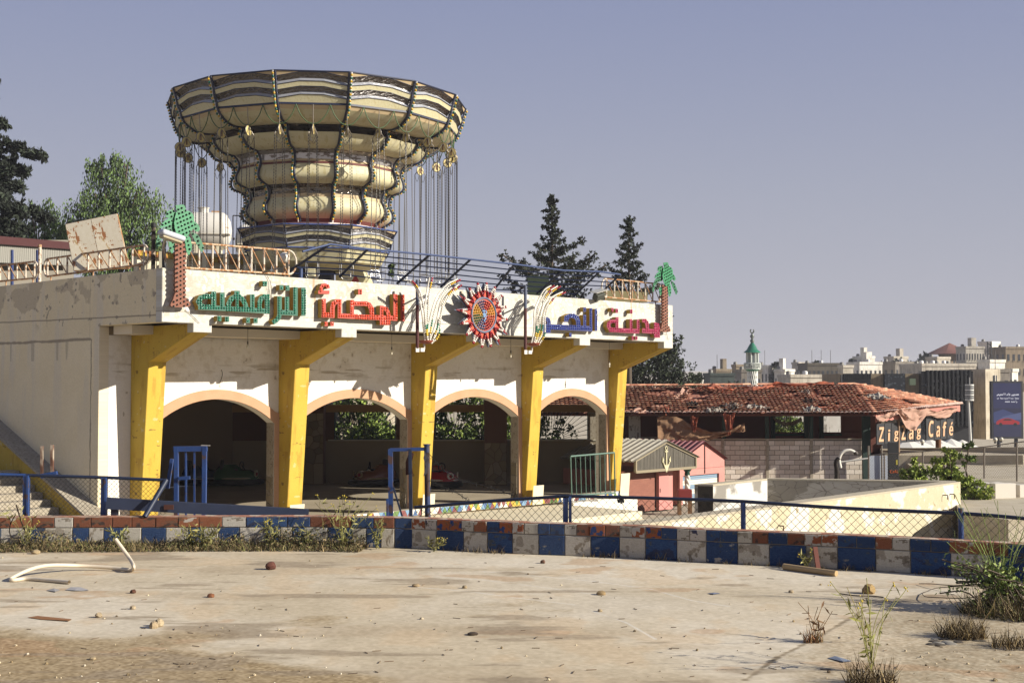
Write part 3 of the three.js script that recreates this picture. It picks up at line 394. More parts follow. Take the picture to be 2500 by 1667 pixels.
  const P = (u, v, d = DB) => toLocal(pt(u, v, d)), put = (name, g, m, par, uvs) => { g = merge(g); if (uvs) uvm(g, uvs); g.applyMatrix4(inv); const q = O0.clone().applyMatrix4(inv); g.translate(-q.x, -q.y, -q.z); return mesh(name, g, m, par); };   // from world coordinates
  const px = (u) => pt(u, 1076, DB).x, sill = pt(1100, 1076, DB).y, lin0 = pt(1100, 1006, DB).y, lin1 = pt(1100, 988, DB).y, bxw = (u0, u1, y0, y1, d0 = 0, th = 0.3) => bx(px(u1) - px(u0), y1 - y0, th, (px(u0) + px(u1)) / 2, (y0 + y1) / 2, -DB + d0 - th / 2);
  put('dado', bxw(540, 1470, FLOOR, sill), std({ color: '#9a8d76' }), wall, 2); put('sill', bxw(800, 1462, sill + 0.002, sill + 0.05, 0.03, 0.36), plain('#c9c2b0', 0.8), wall); put('lintel', bxw(540, 1475, lin0, lin1, 0.12, 0.42), M.beam, wall, 2);
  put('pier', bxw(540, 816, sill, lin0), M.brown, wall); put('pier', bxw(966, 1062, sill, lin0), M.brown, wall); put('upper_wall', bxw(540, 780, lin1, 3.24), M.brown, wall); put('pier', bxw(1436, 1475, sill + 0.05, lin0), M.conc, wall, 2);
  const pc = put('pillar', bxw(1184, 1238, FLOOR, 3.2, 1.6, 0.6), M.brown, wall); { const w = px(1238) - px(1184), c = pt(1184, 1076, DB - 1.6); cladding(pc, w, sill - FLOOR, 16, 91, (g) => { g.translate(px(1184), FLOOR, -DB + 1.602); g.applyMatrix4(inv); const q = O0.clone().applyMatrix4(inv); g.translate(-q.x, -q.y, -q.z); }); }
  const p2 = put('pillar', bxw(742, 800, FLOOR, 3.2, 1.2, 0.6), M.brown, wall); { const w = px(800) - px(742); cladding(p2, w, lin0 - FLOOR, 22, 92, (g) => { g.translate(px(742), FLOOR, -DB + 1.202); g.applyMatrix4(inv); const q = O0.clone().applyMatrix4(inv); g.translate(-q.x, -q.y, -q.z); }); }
  const grMat = plain('#3a5a60', 0.55, 0.2);
  for (const [u0, u1, uc] of [[816, 966, 890], [1062, 1184, 1108], [1318, 1436, 1347]]) { // grilles
    const fr = [], g0 = px(u0) + 0.02, g1 = px(u1) - 0.02, cx = px(uc), y0 = sill + 0.06, y1 = lin0 - 0.02, z = -DB + 0.02; fr.push(bar(V(g0, y0, z), V(g1, y0, z), 0.018), bar(V(g0, y0, z), V(g0, y1, z), 0.018), bar(V(g1, y0, z), V(g1, y1, z), 0.018));
    for (const r of [0.22, 0.42]) { const a = []; for (let i = 0; i <= 14; i++) a.push(V(cx + r * 1.15 * Math.cos(i / 14 * Math.PI), y0 + r * Math.sin(i / 14 * Math.PI), z)); fr.push(tube(a, 0.016, 5, 28)); }
    const gr = put('window_grille', fr, grMat, wall); const rays = []; for (let i = 1; i < 24; i++) { const t = i / 24 * Math.PI, c = Math.cos(t), s = Math.sin(t); const L = Math.min(c > 0 ? (g1 - cx) / c : (g0 - cx) / c, (y1 - y0) / s); const a = V(cx + 0.48 * c, y0 + 0.42 * s, z), b = V(cx + L * c, y0 + L * s, z); if (a.distanceTo(b) > 0.05 && L > 0.45) rays.push(bar(a, b, 0.011, 0.011, 5)); } put('rays', rays, grMat, gr);
  }
  put('end_wall', [beam(pt(1475, 1076, DB - 0.2).setY(0.6), O0.clone().addScaledVector(E1, XEND).addScaledVector(NN, -BW - 0.4).setY(0.6), 0.3, 5.2)], M.conc, W, 2);
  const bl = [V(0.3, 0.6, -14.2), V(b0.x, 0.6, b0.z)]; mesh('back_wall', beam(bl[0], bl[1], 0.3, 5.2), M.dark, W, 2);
}
// bare bulbs on wires, wire loops on the wall
{
  const bulbG = lathe([[0, -0.06], [0.03, -0.052], [0.042, -0.02], [0.036, 0.02], [0.016, 0.05], [0.014, 0.07]], 10), cfl = lathe([[0, -0.09], [0.02, -0.09], [0.024, -0.07], [0.019, -0.06], [0.024, -0.045], [0.019, -0.03], [0.024, -0.015], [0.03, 0], [0.03, 0.04], [0.014, 0.06]], 10), glass = plain('#d8d0b8', 0.25), wire = plain('#3a332a', 0.8);
  [[604, 802, 845, 0, 'first'], [956, 818, 858, 1, 'second'], [1247, 823, 866, 1, 'third'], [1488, 838, 890, 1, 'last']].forEach(([u, v0, v1, k, w], i) => {
    const p = hl(u, v1, 1.1), t = thing('light_bulb', ['round bare bulb hanging on a wire between the first two yellow brackets', 'spiral bulb on a wire just left of the fireworks lamp beside the red lettering', 'spiral bulb on a wire right of the sun sign', 'spiral bulb on a wire before the rightmost bracket'][i], 'light bulb', null, true);
    mesh('bulb', (k ? cfl : bulbG).clone().translate(p.x, p.y, p.z), glass, t); mesh('wire', bar(V(p.x, p.y + 0.06, p.z), V(p.x, SOF, p.z), 0.006, 0.006, 5), wire, t); mesh('socket', bar(V(p.x, p.y + 0.05, p.z), V(p.x, p.y + 0.13, p.z), 0.02, 0.016), wire, t); finish(t);
  });
  [[536, 898, 932, 'first'], [873, 902, 945, 'second'], [1158, 903, 930, 'third'], [1396, 907, 926, 'fourth']].forEach(([u, a, b, w]) => { const g = tube([hl(u, a, BW - 0.01), hl(u + 5, a + 8, BW - 0.1), hl(u + 6, (a + b) / 2, BW - 0.12), hl(u + 1, b, BW - 0.1)], 0.008, 5); const m = mesh('wire_end', g, wire); m.position.copy(O0); m.rotation.y = hall.rotation.y; m.userData = { label: `dark wire end sticking out of the white wall over the ${w} arch from the left`, category: 'wire' }; g.computeBoundingBox(); const c = g.boundingBox.getCenter(V(0, 0, 0)); g.translate(-c.x, -c.y, -c.z); m.position.add(c.applyQuaternion(m.quaternion.setFromEuler(m.rotation))); });
}
// stair with a yellow string wall, running down along the side of the hall
{
  const t = onHall(thing('outside_stair', 'outdoor stair with a sloping yellow side wall along the left side of the hall', 'stair')), X0 = -0.52, A = hx(0, 1074, X0), B = hx(206, 1263, X0), far = A.clone().add(A.clone().sub(B).multiplyScalar(1.2)), f = (z) => mix(B.y, A.y, (z - B.z) / (A.z - B.z));
  const map = (g, x) => { g.applyMatrix4(new THREE.Matrix4().makeBasis(V(0, 0, 1), V(0, 1, 0), V(-1, 0, 0))); return g.translate(x, 0, 0); };
  mesh('side_wall', map(ext([[B.z + 0.3, -3.6], [B.z + 0.3, f(B.z + 0.3)], [far.z, f(far.z)], [far.z, -3.6]].reverse(), 0.48), -0.03), M.yellow, t, 2); mesh('coping', map(ext([[B.z + 0.32, f(B.z + 0.32) + 0.005], [B.z + 0.32, f(B.z + 0.32) + 0.07], [far.z, f(far.z) + 0.07], [far.z, f(far.z) + 0.005]].reverse(), 0.54), -0.01), M.conc, t, 1.5);
  for (let i = 0; i < 9; i++) { const z = B.z - 0.2 - i * 0.42; mesh('step', bx(1.5, 0.3, 0.46, X0 - 0.78, f(z) - 0.55, z), M.conc, t, 1); } mesh('stair_mass', map(ext([[B.z + 0.1, -3.6], [B.z + 0.1, f(B.z + 0.1) - 0.8], [far.z, f(far.z) - 0.8], [far.z, -3.6]].reverse(), 1.5), X0 - 0.03), M.conc, t, 2);
  finish(t);
}
finish(hall, V(0, FLOOR, 0));
//console.log('cols', COLX, hl(394, 651).y, hl(394, 787).y, hl(1642, 743.5), hl(1642, 838).y, hl(472, 810), hl(832, 826), hl(1415, 840), hl(1621, 838));
// ---------- chain swing carousel on the terrace behind the hall ----------
const CC = pt(774, 900, 60).setY(4.6);
const creamMap = tex(512, 256, (s, t) => { const n = fbm(s * 8, t * 6, 8, 5), f = vnoise(s * 240, t * 120, 240), st = fbm(s * 40, t * 4, 40, 4); let c = lerp3([210, 201, 158], [222, 214, 178], n); c = lerp3(c, [186, 168, 112], 0.5 * smooth(0.56, 0.75, st)); c = lerp3(c, [150, 128, 84], 0.6 * smooth(0.74, 0.8, fbm(s * 20 + 2, t * 12, 20, 5))); const g = (f - 0.5) * 10; return [c[0] + g, c[1] + g, c[2] + g]; });
const CR = {
  cream: std({ map: creamMap, roughness: 0.55 }), beige: std({ map: tex(256, 128, (s, t) => lerp3([196, 170, 128], [212, 190, 150], fbm(s * 8, t * 8, 8, 5))), roughness: 0.7 }),
  mirror: std({ map: tex(512, 128, (s, t) => { const n = fbm(s * 14, t * 6, 14, 5), d = smooth(0.6, 0.66, fbm(s * 26 + 3, t * 12, 26, 5)); return lerp3(lerp3([104, 96, 88], [150, 142, 132], n), [48, 38, 30], d * 0.7); }), metalness: 0.95, roughness: 0.16, bumpMap: tex(256, 64, (s, t) => { const n = 255 * fbm(s * 10, t * 4, 10, 4); return [n, n, n]; }, false), bumpScale: 0.05 }),
  strip: std({ color: '#dfe2ea', metalness: 0.75, roughness: 0.34, k: 1.2 }), band: std({ map: tex(512, 64, (s, t) => { const d = smooth(0.5, 0.62, fbm(s * 22, t * 8, 22, 5)); return lerp3([206, 200, 196], [104, 88, 76], d * 0.8); }), metalness: 0.7, roughness: 0.3 }),
  maroon: plain('#6a3a34', 0.7), rib: plain('#1c2138', 0.5), blue: plain('#3c4f86', 0.5), white: plain('#d8d6d0', 0.5), hose: plain('#3f5a34', 0.6), steel: plain('#8a8278', 0.4, 0.7), disc: std({ color: '#cbb878', roughness: 0.5 }), red: plain('#98222a', 0.6), chain: plain('#4a4640', 0.5, 0.6),
};
const pol = (r, y, a) => V(r * Math.sin(a), y - CC.y, r * Math.cos(a));   // a = 0 faces us
{
  const t = thing('swing_carousel', 'huge cream and mirrored chain swing carousel shaped like a stacked vase', 'carousel'); t.position.copy(CC); const FACE = Math.atan2(-CC.x, -CC.z); t.rotation.y = FACE;
  const N = 14, A0 = -15.1 * Math.PI / 180, DA = 2 * Math.PI / N, ang = (k) => A0 + DA * k;
  // one ring of flat panels between two heights, each panel a mesh; prof = [[r, y], ...] from top to bottom
  const panel = (name, prof, m, a0, a1, par, over = 0.012) => { const q = []; for (let i = 0; i < prof.length - 1; i++) { const [r0, y0] = prof[i], [r1, y1] = prof[i + 1]; q.push([pol(r1, y1, a0), pol(r1, y1, a1), pol(r0, y0, a1), pol(r0, y0, a0)]); } const g = quads(q); const L = prof.length - 1, uv = g.attributes.uv; for (let i = 0; i < uv.count; i++) uv.setY(i, 1 - (Math.floor(i / 6) + 1 - uv.getY(i)) / L); const u0 = (a0 * 7.13) % 1; for (let i = 0; i < uv.count; i++) uv.setX(i, u0 + uv.getX(i) * 0.5); return mesh(name, prof.length > 3 ? toCreasedNormals(g, 0.7) : g, m, par ?? t); };
  const ring = (name, prof, m, n = N, ang_ = ang) => { for (let k = 0; k < n; k++) panel(name, prof, m, ang_(k), ang_(k + 1)); };
  const curve = (r0, y0, r1, y1, bulge, n = 7) => Array.from({ length: n + 1 }, (_, i) => { const s = i / n, dx = y1 - y0, dy = r1 - r0, L = Math.hypot(dx, dy), b = bulge * Math.sin(Math.PI * s); return [mix(r0, r1, s) - dx / L * b, mix(y0, y1, s) + dy / L * b]; });
  // cornice: three facets, arched bands of mirror and white strip standing proud of cream
  function cornice(k, n, an, R0, y0, R1, y1, arch, par) {
    const g = new THREE.Group(); g.name = 'cornice_panel'; (par ?? t).add(g); const cuts = [0, 0.33, 0.66, 1], H = y0 - y1, a0 = an(k), a1 = an(k + 1), e = [pol(R0, y0, a0), pol(R0, y0, a1)], f = [pol(R1, y1, a0), pol(R1, y1, a1)];
    const mid = (a0 + a1) / 2, out = V(Math.sin(mid), 0, Math.cos(mid)), at = (s, h, o) => { const q = e[0].clone().lerp(e[1], s), w = f[0].clone().lerp(f[1], s); return q.lerp(w, h).addScaledVector(out, o); };   // h: 0 top .. 1 bottom
    const hump = (s) => (s === 0 || s === 1 ? 0 : arch / H), rows = [[0.17, 0], [0.34, -0.10], [0.45, 0.04], [0.62, 0.03], [0.77, -0.10], [0.88, 0.04]];     // [height, outward]
    const row = (i, s) => i < 0 ? at(s, 0, 0.02) : i >= rows.length ? at(s, 1, 0) : at(s, Math.max(0.02, rows[i][0] - hump(s) * (i === 0 ? 1.2 : 1)), rows[i][1]);
    const parts = [['corner_plate', 'beige', -1, 0], ['mirror_band', 'mirror', 0, 1], ['strip', 'strip', 1, 2], ['cream_band', 'cream', 2, 3], ['mirror_band', 'mirror', 3, 4], ['strip', 'strip', 4, 5], ['cream_band', 'cream', 5, 6]];
    for (const [name, m, i, j] of parts) { const q = []; for (let c = 0; c < 3; c++) q.push([row(j, cuts[c]), row(j, cuts[c + 1]), row(i, cuts[c + 1]), row(i, cuts[c])]); mesh(name, quads(q), CR[m], g); }
    const ln = []; for (let i = 0; i < rows.length; i++) if (i !== 1 && i !== 4) for (let c = 0; c < 3; c++) ln.push(bar(row(i, cuts[c]).addScaledVector(out, 0.012), row(i, cuts[c + 1]).addScaledVector(out, 0.012), 0.016, 0.016, 4)); mesh('trim_lines', ln, CR.rib, g);
    return g;
  }
  for (let k = 0; k < N; k++) cornice(k, N, ang, 6.78, 14.72, 6.4, 13.5, 0.17);
  ring('rim_band', [[6.4, 13.52], [6.42, 13.42]], CR.rib); ring('fascia', [[6.36, 13.42], [6.26, 13.26]], CR.beige);
  for (const [i, p] of [[0, curve(6.26, 13.26, 4.95, 12.9, 0.17)], [1, curve(4.95, 12.58, 4.02, 12.02, 0.16)], [2, curve(3.76, 11.42, 3.38, 10.6, 0.3)], [3, curve(3.2, 10.04, 2.94, 9.12, 0.3)]]) ring(i < 2 ? 'bowl_panel' : 'bulge_panel', p, CR.cream);
  ring('mirror_ring', [[4.93, 12.9], [4.72, 12.75], [4.93, 12.58]], CR.mirror); ring('mirror_ring', [[4.0, 12.02], [3.72, 11.88], [3.7, 11.62]], CR.band); ring('grey_strip', [[3.72, 11.62], [3.76, 11.52]], CR.beige); ring('maroon_strip', [[3.74, 11.52], [3.78, 11.42]], CR.maroon);
  ring('mirror_ring', [[3.36, 10.6], [3.2, 10.45], [3.16, 10.2]], CR.mirror); ring('grey_strip', [[3.16, 10.2], [3.2, 10.04]], CR.beige); ring('maroon_strip', [[2.94, 9.12], [2.84, 8.96]], CR.maroon); ring('neck', [[2.84, 8.96], [2.8, 8.7]], CR.white);
  // seams across the panels
  const seam = []; for (const [r, y] of [[5.85, 13.04], [5.4, 12.93], [4.72, 12.36], [4.38, 12.14]]) for (let k = 0; k < N; k++) seam.push(bar(pol(r, y, ang(k)), pol(r, y, ang(k + 1)), 0.018, 0.018, 4)); kind(mesh('seams', seam, CR.rib, t));
  const lid = []; for (let k = 0; k < N; k++) lid.push([pol(6.76, 14.7, ang(k)), pol(6.76, 14.7, ang(k + 1)), V(0, 15.1 - CC.y, 0)]); mesh('roof', quads(lid), CR.beige, t);
  for (let k = 0; k < N; k++) mesh('rim_tube', bar(pol(6.8, 14.73, ang(k)), pol(6.8, 14.73, ang(k + 1)), 0.035, 0.035, 6), CR.rib, t);
  // ribs with coloured bulbs
  const prof = [[6.84, 14.72], [6.72, 14.4], [6.66, 14.2], [6.62, 13.95], [6.5, 13.7], [6.46, 13.5], ...curve(6.32, 13.26, 4.99, 12.88, 0.2, 5), [4.9, 12.74], ...curve(4.99, 12.58, 4.06, 12.0, 0.19, 4), [3.82, 11.7], ...curve(3.82, 11.42, 3.43, 10.6, 0.33, 5), [3.28, 10.35], ...curve(3.26, 10.04, 3.0, 9.12, 0.33, 5), [2.95, 8.95]];
  const bulbs = [], gCol = [C('#0d5c46'), C('#c9a01c')], bG = NI(new THREE.SphereGeometry(0.055, 7, 5));
  for (let k = 0; k < N; k++) {
    const a = ang(k), pts = prof.map(([r, y]) => pol(r, y, a)); mesh('rib', tube(pts, 0.05, 6, 90), CR.rib, t); const cv = new THREE.CatmullRomCurve3(pts), side = V(Math.cos(a), 0, -Math.sin(a)), rad = V(Math.sin(a), 0, Math.cos(a));
    mesh('bulb_strip', tube(pts.map((p) => p.clone().addScaledVector(side, 0.085 * (Math.sin(a) >= 0 ? 1 : -1)).addScaledVector(rad, 0.02)), 0.042, 5, 90), CR.white, t);
    const n = 62; for (let i = 1; i < n; i++) bulbs.push({ p: cv.getPointAt(i / n).addScaledVector(rad, 0.09).addScaledVector(side, 0.085 * (Math.sin(a) >= 0 ? 1 : -1)), c: gCol[i % 2].clone().multiplyScalar(rr(0.7, 1.2)) });
  }
  inst('light_bulbs', bG, std({ color: '#ffffff', roughness: 0.3 }), bulbs, t);
  // lower cornice, eight sides
  const an8 = (k) => (k - 0.5) * Math.PI / 4; for (let k = 0; k < 8; k++) { cornice(k, 8, an8, 3.8, 8.76, 3.42, 7.8, 0.16); for (const [r, y] of [[3.84, 8.77], [3.46, 7.8]]) mesh('rim_tube', bar(pol(r, y, an8(k)), pol(r, y, an8(k + 1)), 0.035, 0.035, 5), CR.blue, t); mesh('corner_tube', tube([pol(3.84, 8.76, an8(k)), pol(3.6, 8.4, an8(k)), pol(3.56, 8.1, an8(k)), pol(3.46, 7.8, an8(k))], 0.04, 5, 16), CR.rib, t); panel('underside_panel', [[3.42, 7.8], [3.1, 7.25], [1.2, 7.0]], CR.cream, an8(k), an8(k + 1)); panel('shelf_panel', [[2.7, 8.78], [3.8, 8.77]], CR.red, an8(k), an8(k + 1)); }
  mesh('mast', lathe([[0.75, 0.2], [0.75, 2.6]], 16), CR.rib, t); mesh('platform', lathe([[3.6, 0], [3.6, 0.22], [0, 0.24]], 32), M.conc, t, 2); mesh('drive_box', bx(0.9, 0.7, 0.6, -0.7, 2.0, 1.3), plain('#2c2a2a', 0.6), t);
  for (let k = 0; k < 6; k++) { // slanting legs with red lozenges
    const a = (k + 0.6) * Math.PI / 3, g = ext([[2.6, 2.35], [2.75, 2.0], [2.4, 1.5], [2.5, 0.25], [1.2, 0.25], [1.1, 2.35]], 0.3, 0.01).translate(0, 0, -0.15); g.rotateY(-a); const leg = mesh('leg', g, CR.cream, t);
    for (const [x, y] of [[2.2, 1.9], [1.7, 1.25], [2.1, 0.7]]) for (const s of [1, -1]) { const l = ext([[x - 0.2, y], [x, y + 0.28], [x + 0.2, y], [x, y - 0.28]], 0.012).translate(0, 0, s > 0 ? 0.152 : -0.164); l.rotateY(-a); mesh('lozenge', l, CR.red, leg); }
  }
  // hoses looping from the rim to the pulley discs
  const NS = 28, sa = (k) => (-2 + k * 360 / NS) * Math.PI / 180;
  for (let k = 0; k < NS; k++) { const a = sa(k), d = Math.PI / NS, top = (b) => pol(6.3, 13.42, b), low = pol(6.22, 12.62, a); for (const s of [-1, 1]) mesh('hose', tube([top(a + s * d), pol(6.26, 12.98, a + s * d * 0.72), pol(6.24, 12.68, a + s * d * 0.3), low], 0.022, 5, 16), CR.hose, t); mesh('hanger_rod', bar(top(a), pol(6.22, 12.6, a), 0.018, 0.018, 5), CR.steel, t); }
  // the swings: disc, chains and chair; each hangs on its own
  let proto = null;
  for (let k = 0; k < NS; k++) {
    const a = sa(k), w = pol(6.22, 12.62, a + FACE).add(CC); let s;
    if (!proto) {
      s = proto = thing('swing_chair', 'steel swing chair on four long chains below a yellow pulley disc of the carousel', 'swing seat', 'swing chairs hanging from the carousel');
      // origin at the pulley; x is tangential, z radial
      const disc = mesh('pulley_disc', new THREE.CylinderGeometry(0.21, 0.21, 0.05, 20).rotateZ(Math.PI / 2).translate(0, -0.22, 0), CR.disc, s); mesh('rim', new THREE.TorusGeometry(0.215, 0.025, 5, 22).rotateY(Math.PI / 2).translate(0, -0.22, 0), CR.steel, disc); mesh('plate', bx(0.07, 0.26, 0.06, 0, -0.22, 0), plain('#6a4a3a', 0.8), disc);
      mesh('spreader', [bar(V(0, -0.02, 0), V(0.16, -0.42, 0.2), 0.02, 0.02, 5), bar(V(0, -0.02, 0), V(-0.16, -0.42, 0.2), 0.02, 0.02, 5), bar(V(0, -0.02, 0), V(0.16, -0.42, -0.2), 0.02, 0.02, 5), bar(V(0, -0.02, 0), V(-0.16, -0.42, -0.2), 0.02, 0.02, 5)], CR.steel, s);
      const L = -5.8; for (const [x, z] of [[0.16, 0.2], [-0.16, 0.2], [0.16, -0.2], [-0.16, -0.2]]) {  // links, alternately turned
        const ls = [], n = 84; for (let i = 0; i < n; i++) { const y0 = mix(-0.42, L, i / n), y1 = mix(-0.42, L, (i + 1.12) / n), w1 = i % 2 ? 0.036 : 0.012, w2 = i % 2 ? 0.012 : 0.036; ls.push(bx(w1, y0 - y1, w2, x * mix(1, 1.5, i / n), (y0 + y1) / 2, z)); } mesh('chain', ls, CR.chain, s); }
      mesh('cross_chain', [tube([V(-0.16, -0.46, 0.2), V(0, -0.78, 0.2), V(0.16, -0.46, 0.2)], 0.012, 4, 10), tube([V(-0.16, -0.46, -0.2), V(0, -0.78, -0.2), V(0.16, -0.46, -0.2)], 0.012, 4, 10)], CR.chain, s);
      const st = (pts) => tube(pts, 0.017, 6, 24); mesh('seat_frame', [st([V(-0.24, L, 0.2), V(-0.25, L - 0.3, 0.22), V(-0.2, L - 0.62, 0.18), V(0.2, L - 0.62, 0.18), V(0.25, L - 0.3, 0.22), V(0.24, L, 0.2)]), st([V(-0.24, L, -0.2), V(-0.24, L - 0.35, -0.24), V(-0.2, L - 0.55, -0.2), V(0.2, L - 0.55, -0.2), V(0.24, L - 0.35, -0.24), V(0.24, L, -0.2)]), st([V(-0.25, L - 0.25, 0.22), V(-0.25, L - 0.25, -0.22)]), st([V(0.25, L - 0.25, 0.22), V(0.25, L - 0.25, -0.22)])], plain('#b9b7b2', 0.25, 0.9), s);
      mesh('seat', rbx(0.42, 0.03, 0.4, 0, L - 0.56, 0, 0.01), plain('#8f8d88', 0.35, 0.8), s); const br = []; for (let i = 0; i < 4; i++) br.push(bar(V(-0.22, L - 0.18 - i * 0.08, -0.23), V(0.22, L - 0.18 - i * 0.08, -0.23), 0.013, 0.013, 5)); for (let i = 0; i < br.length; i++) mesh('backrest_bar', br[i], plain('#b9b7b2', 0.25, 0.9), s);
    } else { s = proto.clone(); s.name = numbered('swing_chair'); scene.add(s); }
    s.position.copy(w); s.rotation.y = a + FACE + ((k * 37) % 11 - 5) * 0.02;
  }
}
// concrete terrace that carries the carousel
solo('terrace', lathe([[3.9, -3.5], [3.9, 4.58], [0, 4.6]], 40).translate(CC.x, 0, CC.z), M.conc, 'round concrete terrace block under the swing carousel behind the hall', 'terrace', null, 3);
// ---------- things on the front of the hall ----------
const onFace = (o) => { o.position.copy(O0); o.rotation.y = hall.rotation.y; return o; };
const yellowSide = std({ color: '#9a7a14', roughness: 0.6 });
// letters as boxes of light bulbs; strokes are written down in a finer grid: px = origin + g / 6.909
function lettering(name, label, u0, v0, ox, oy, w, h, strokes, faceHex, bulbHex, sx, sy, rB) {
  const t = onFace(thing(name, label, 'sign')), toP = (x, y, z) => hl(u0 + (x + ox) / 6.909, v0 + (y + oy) / 6.909, z), FZ = -0.2;
  const face = std({ color: faceHex, roughness: 0.5 }), bulb = std({ color: bulbHex, roughness: 0.12 }), list = [], gB = NI(new THREE.SphereGeometry(1, 8, 5));
  const T = trace(w, h, 0.5, (g) => { for (const [wd, pts, cap] of strokes) { if (wd === 0) { const [x, y, a, b] = pts; g.fillRect(x - ox, y - oy, a, b); continue; } g.lineWidth = wd; g.lineCap = cap ?? 'butt'; g.beginPath(); pts.forEach(([x, y], i) => (i ? g.lineTo(x - ox, y - oy) : g.moveTo(x - ox, y - oy))); g.stroke(); } });
  for (const s of T.shapes) {
    const f = (l) => l.map(([x, y]) => { const p = toP(x, y, FZ); return [p.x, p.y]; }); const o = f(s.out), hs = s.holes.map(f), small = s.out.length < 9 && Math.max(...s.out.map((p) => p[0])) - Math.min(...s.out.map((p) => p[0])) < 110;
    const L = mesh(small ? 'dot' : 'letters', ext(o, 0.15, 0, hs).translate(0, 0, 0.046), yellowSide, t); mesh('face', ext(o, 0.006, 0, hs).translate(0, 0, 0.196), face, L);
  }
  for (let y = sy / 2, r = 0; y < h; y += sy, r++) for (let x = sx / 2; x < w; x += sx) { const ok = (a, b) => T.at(x + a, y + b), m = 0.27; if (ok(0, 0) && ok(-sx * m, 0) && ok(sx * m, 0) && ok(0, -sy * m) && ok(0, sy * m)) list.push({ p: toP(x, y, FZ).add(V(0, 0, 0.012)), s: V(rB, rB, rB * 0.8), c: new THREE.Color(1, 1, 1).multiplyScalar(rr(0.6, 1.25)) }); }
  inst('light_bulbs', gB, bulb, list, t); return finish(t);
}
reseed(11);
lettering('arabic_lettering', 'green word of bulb letters nearest the left palm sign on the parapet', 440, 660, 230, 150, 1920, 800, [
  [86, [[300, 618], [700, 640], [1497, 690]]], [82, [[600, 440], [400, 440], [335, 462], [302, 525], [335, 590], [400, 618], [600, 620]]], [82, [[560, 355], [560, 640]]], [80, [[705, 372], [705, 650]]],
  [80, [[800, 660], [812, 560], [860, 470], [955, 425], [1040, 480], [1095, 580], [1110, 660]]], [92, [[955, 342], [955, 440]]], [50, [[955, 430], [955, 640]]], [76, [[1212, 405], [1212, 680]]], [76, [[1330, 680], [1332, 540], [1360, 470], [1420, 437], [1497, 437]]], [80, [[1460, 400], [1460, 730]]],
  [0, [1385, 178, 74, 90]], [0, [622, 768, 68, 88]], [0, [750, 778, 70, 92]], [0, [1108, 795, 66, 92]], [0, [1234, 802, 68, 90]],
  [74, [[2074, 288], [2074, 768]]], [76, [[1940, 283], [1940, 765]]], [86, [[1640, 705], [1978, 725]]], [76, [[1796, 446], [1796, 720]]], [76, [[1672, 434], [1672, 740], [1655, 800], [1610, 850], [1555, 880]]], [0, [1672, 246, 64, 84]], [0, [1772, 250, 66, 90]],
], '#0a5640', '#0d6e52', 44, 42, 0.026);
lettering('arabic_lettering', 'orange red word of bulb letters between the green word and the left fireworks lamp', 740, 660, 230, 200, 1500, 740, [
  [64, [[1675, 408], [1675, 858]]], [66, [[1554, 398], [1554, 850]]], [80, [[1440, 800], [1586, 812]]], [58, [[1322, 596], [1322, 918]]], [62, [[1300, 622], [1380, 640], [1425, 690], [1450, 790]]], [84, [[1294, 872], [1458, 882]]], [50, [[1440, 760], [1440, 900]]], [84, [[590, 762], [1000, 786], [1460, 806]]],
  [66, [[822, 498], [822, 790]]], [78, [[830, 558], [1050, 558], [1110, 580], [1148, 640], [1158, 780]]], [64, [[612, 486], [612, 805]]], [78, [[644, 524], [560, 524], [508, 560], [490, 640], [490, 800]]], [84, [[310, 745], [525, 762]]], [68, [[346, 478], [346, 795]]],
  [56, [[302, 345], [300, 300], [325, 252], [370, 245], [410, 262], [425, 305]]], [58, [[252, 366], [440, 370]]], [0, [926, 316, 62, 90]], [0, [358, 865, 54, 86]], [0, [458, 866, 56, 86]],
], '#a83218', '#d84a22', 40, 42, 0.028);
lettering('arabic_lettering', 'blue word of bulb letters right of the right fireworks lamp', 1340, 640, -110, 740, 950, 560, [
  [42, [[797, 786], [797, 1160]]], [44, [[710, 774], [710, 1155]]], [48, [[606, 888], [606, 1100]]], [0, [584, 760, 44, 76]], [92, [[-60, 1088], [735, 1122]]], [72, [[290, 1006], [300, 930], [350, 905], [420, 905], [470, 935], [496, 1000], [500, 1090]]], [0, [344, 1190, 42, 72]],
  [62, [[-100, 945], [-30, 955], [0, 1000], [8, 1100]]], [62, [[-100, 1165], [30, 1168]]], [44, [[-76, 930], [-76, 1196]]], [36, [[12, 1080], [12, 1196]]],
], '#182664', '#263c92', 32, 40, 0.027);
lettering('arabic_lettering', 'purple red word of bulb letters beside the right palm sign', 1340, 640, 960, 760, 950, 560, [
  [56, [[1785, 1042], [1830, 1055], [1848, 1110], [1850, 1275]]], [46, [[1798, 1020], [1798, 1265]]], [52, [[1780, 1242], [1874, 1248]]], [44, [[1840, 1050], [1850, 1180]]], [80, [[1576, 1152], [1800, 1172]]], [58, [[1578, 985], [1620, 985], [1655, 1020], [1664, 1080], [1664, 1170]]],
  [42, [[1506, 964], [1506, 1190]]], [42, [[1388, 960], [1388, 1150]]], [78, [[1020, 1140], [1528, 1165]]], [48, [[1152, 926], [1152, 1150]]], [58, [[1170, 995], [1060, 995], [1015, 1025], [1008, 1080], [1030, 1120], [1080, 1140]]],
  [0, [1055, 770, 36, 66]], [0, [1128, 784, 40, 72]], [0, [1372, 798, 40, 68]], [0, [1402, 1246, 32, 66]], [0, [1460, 1250, 36, 64]],
], '#86143c', '#b02450', 30, 38, 0.027);

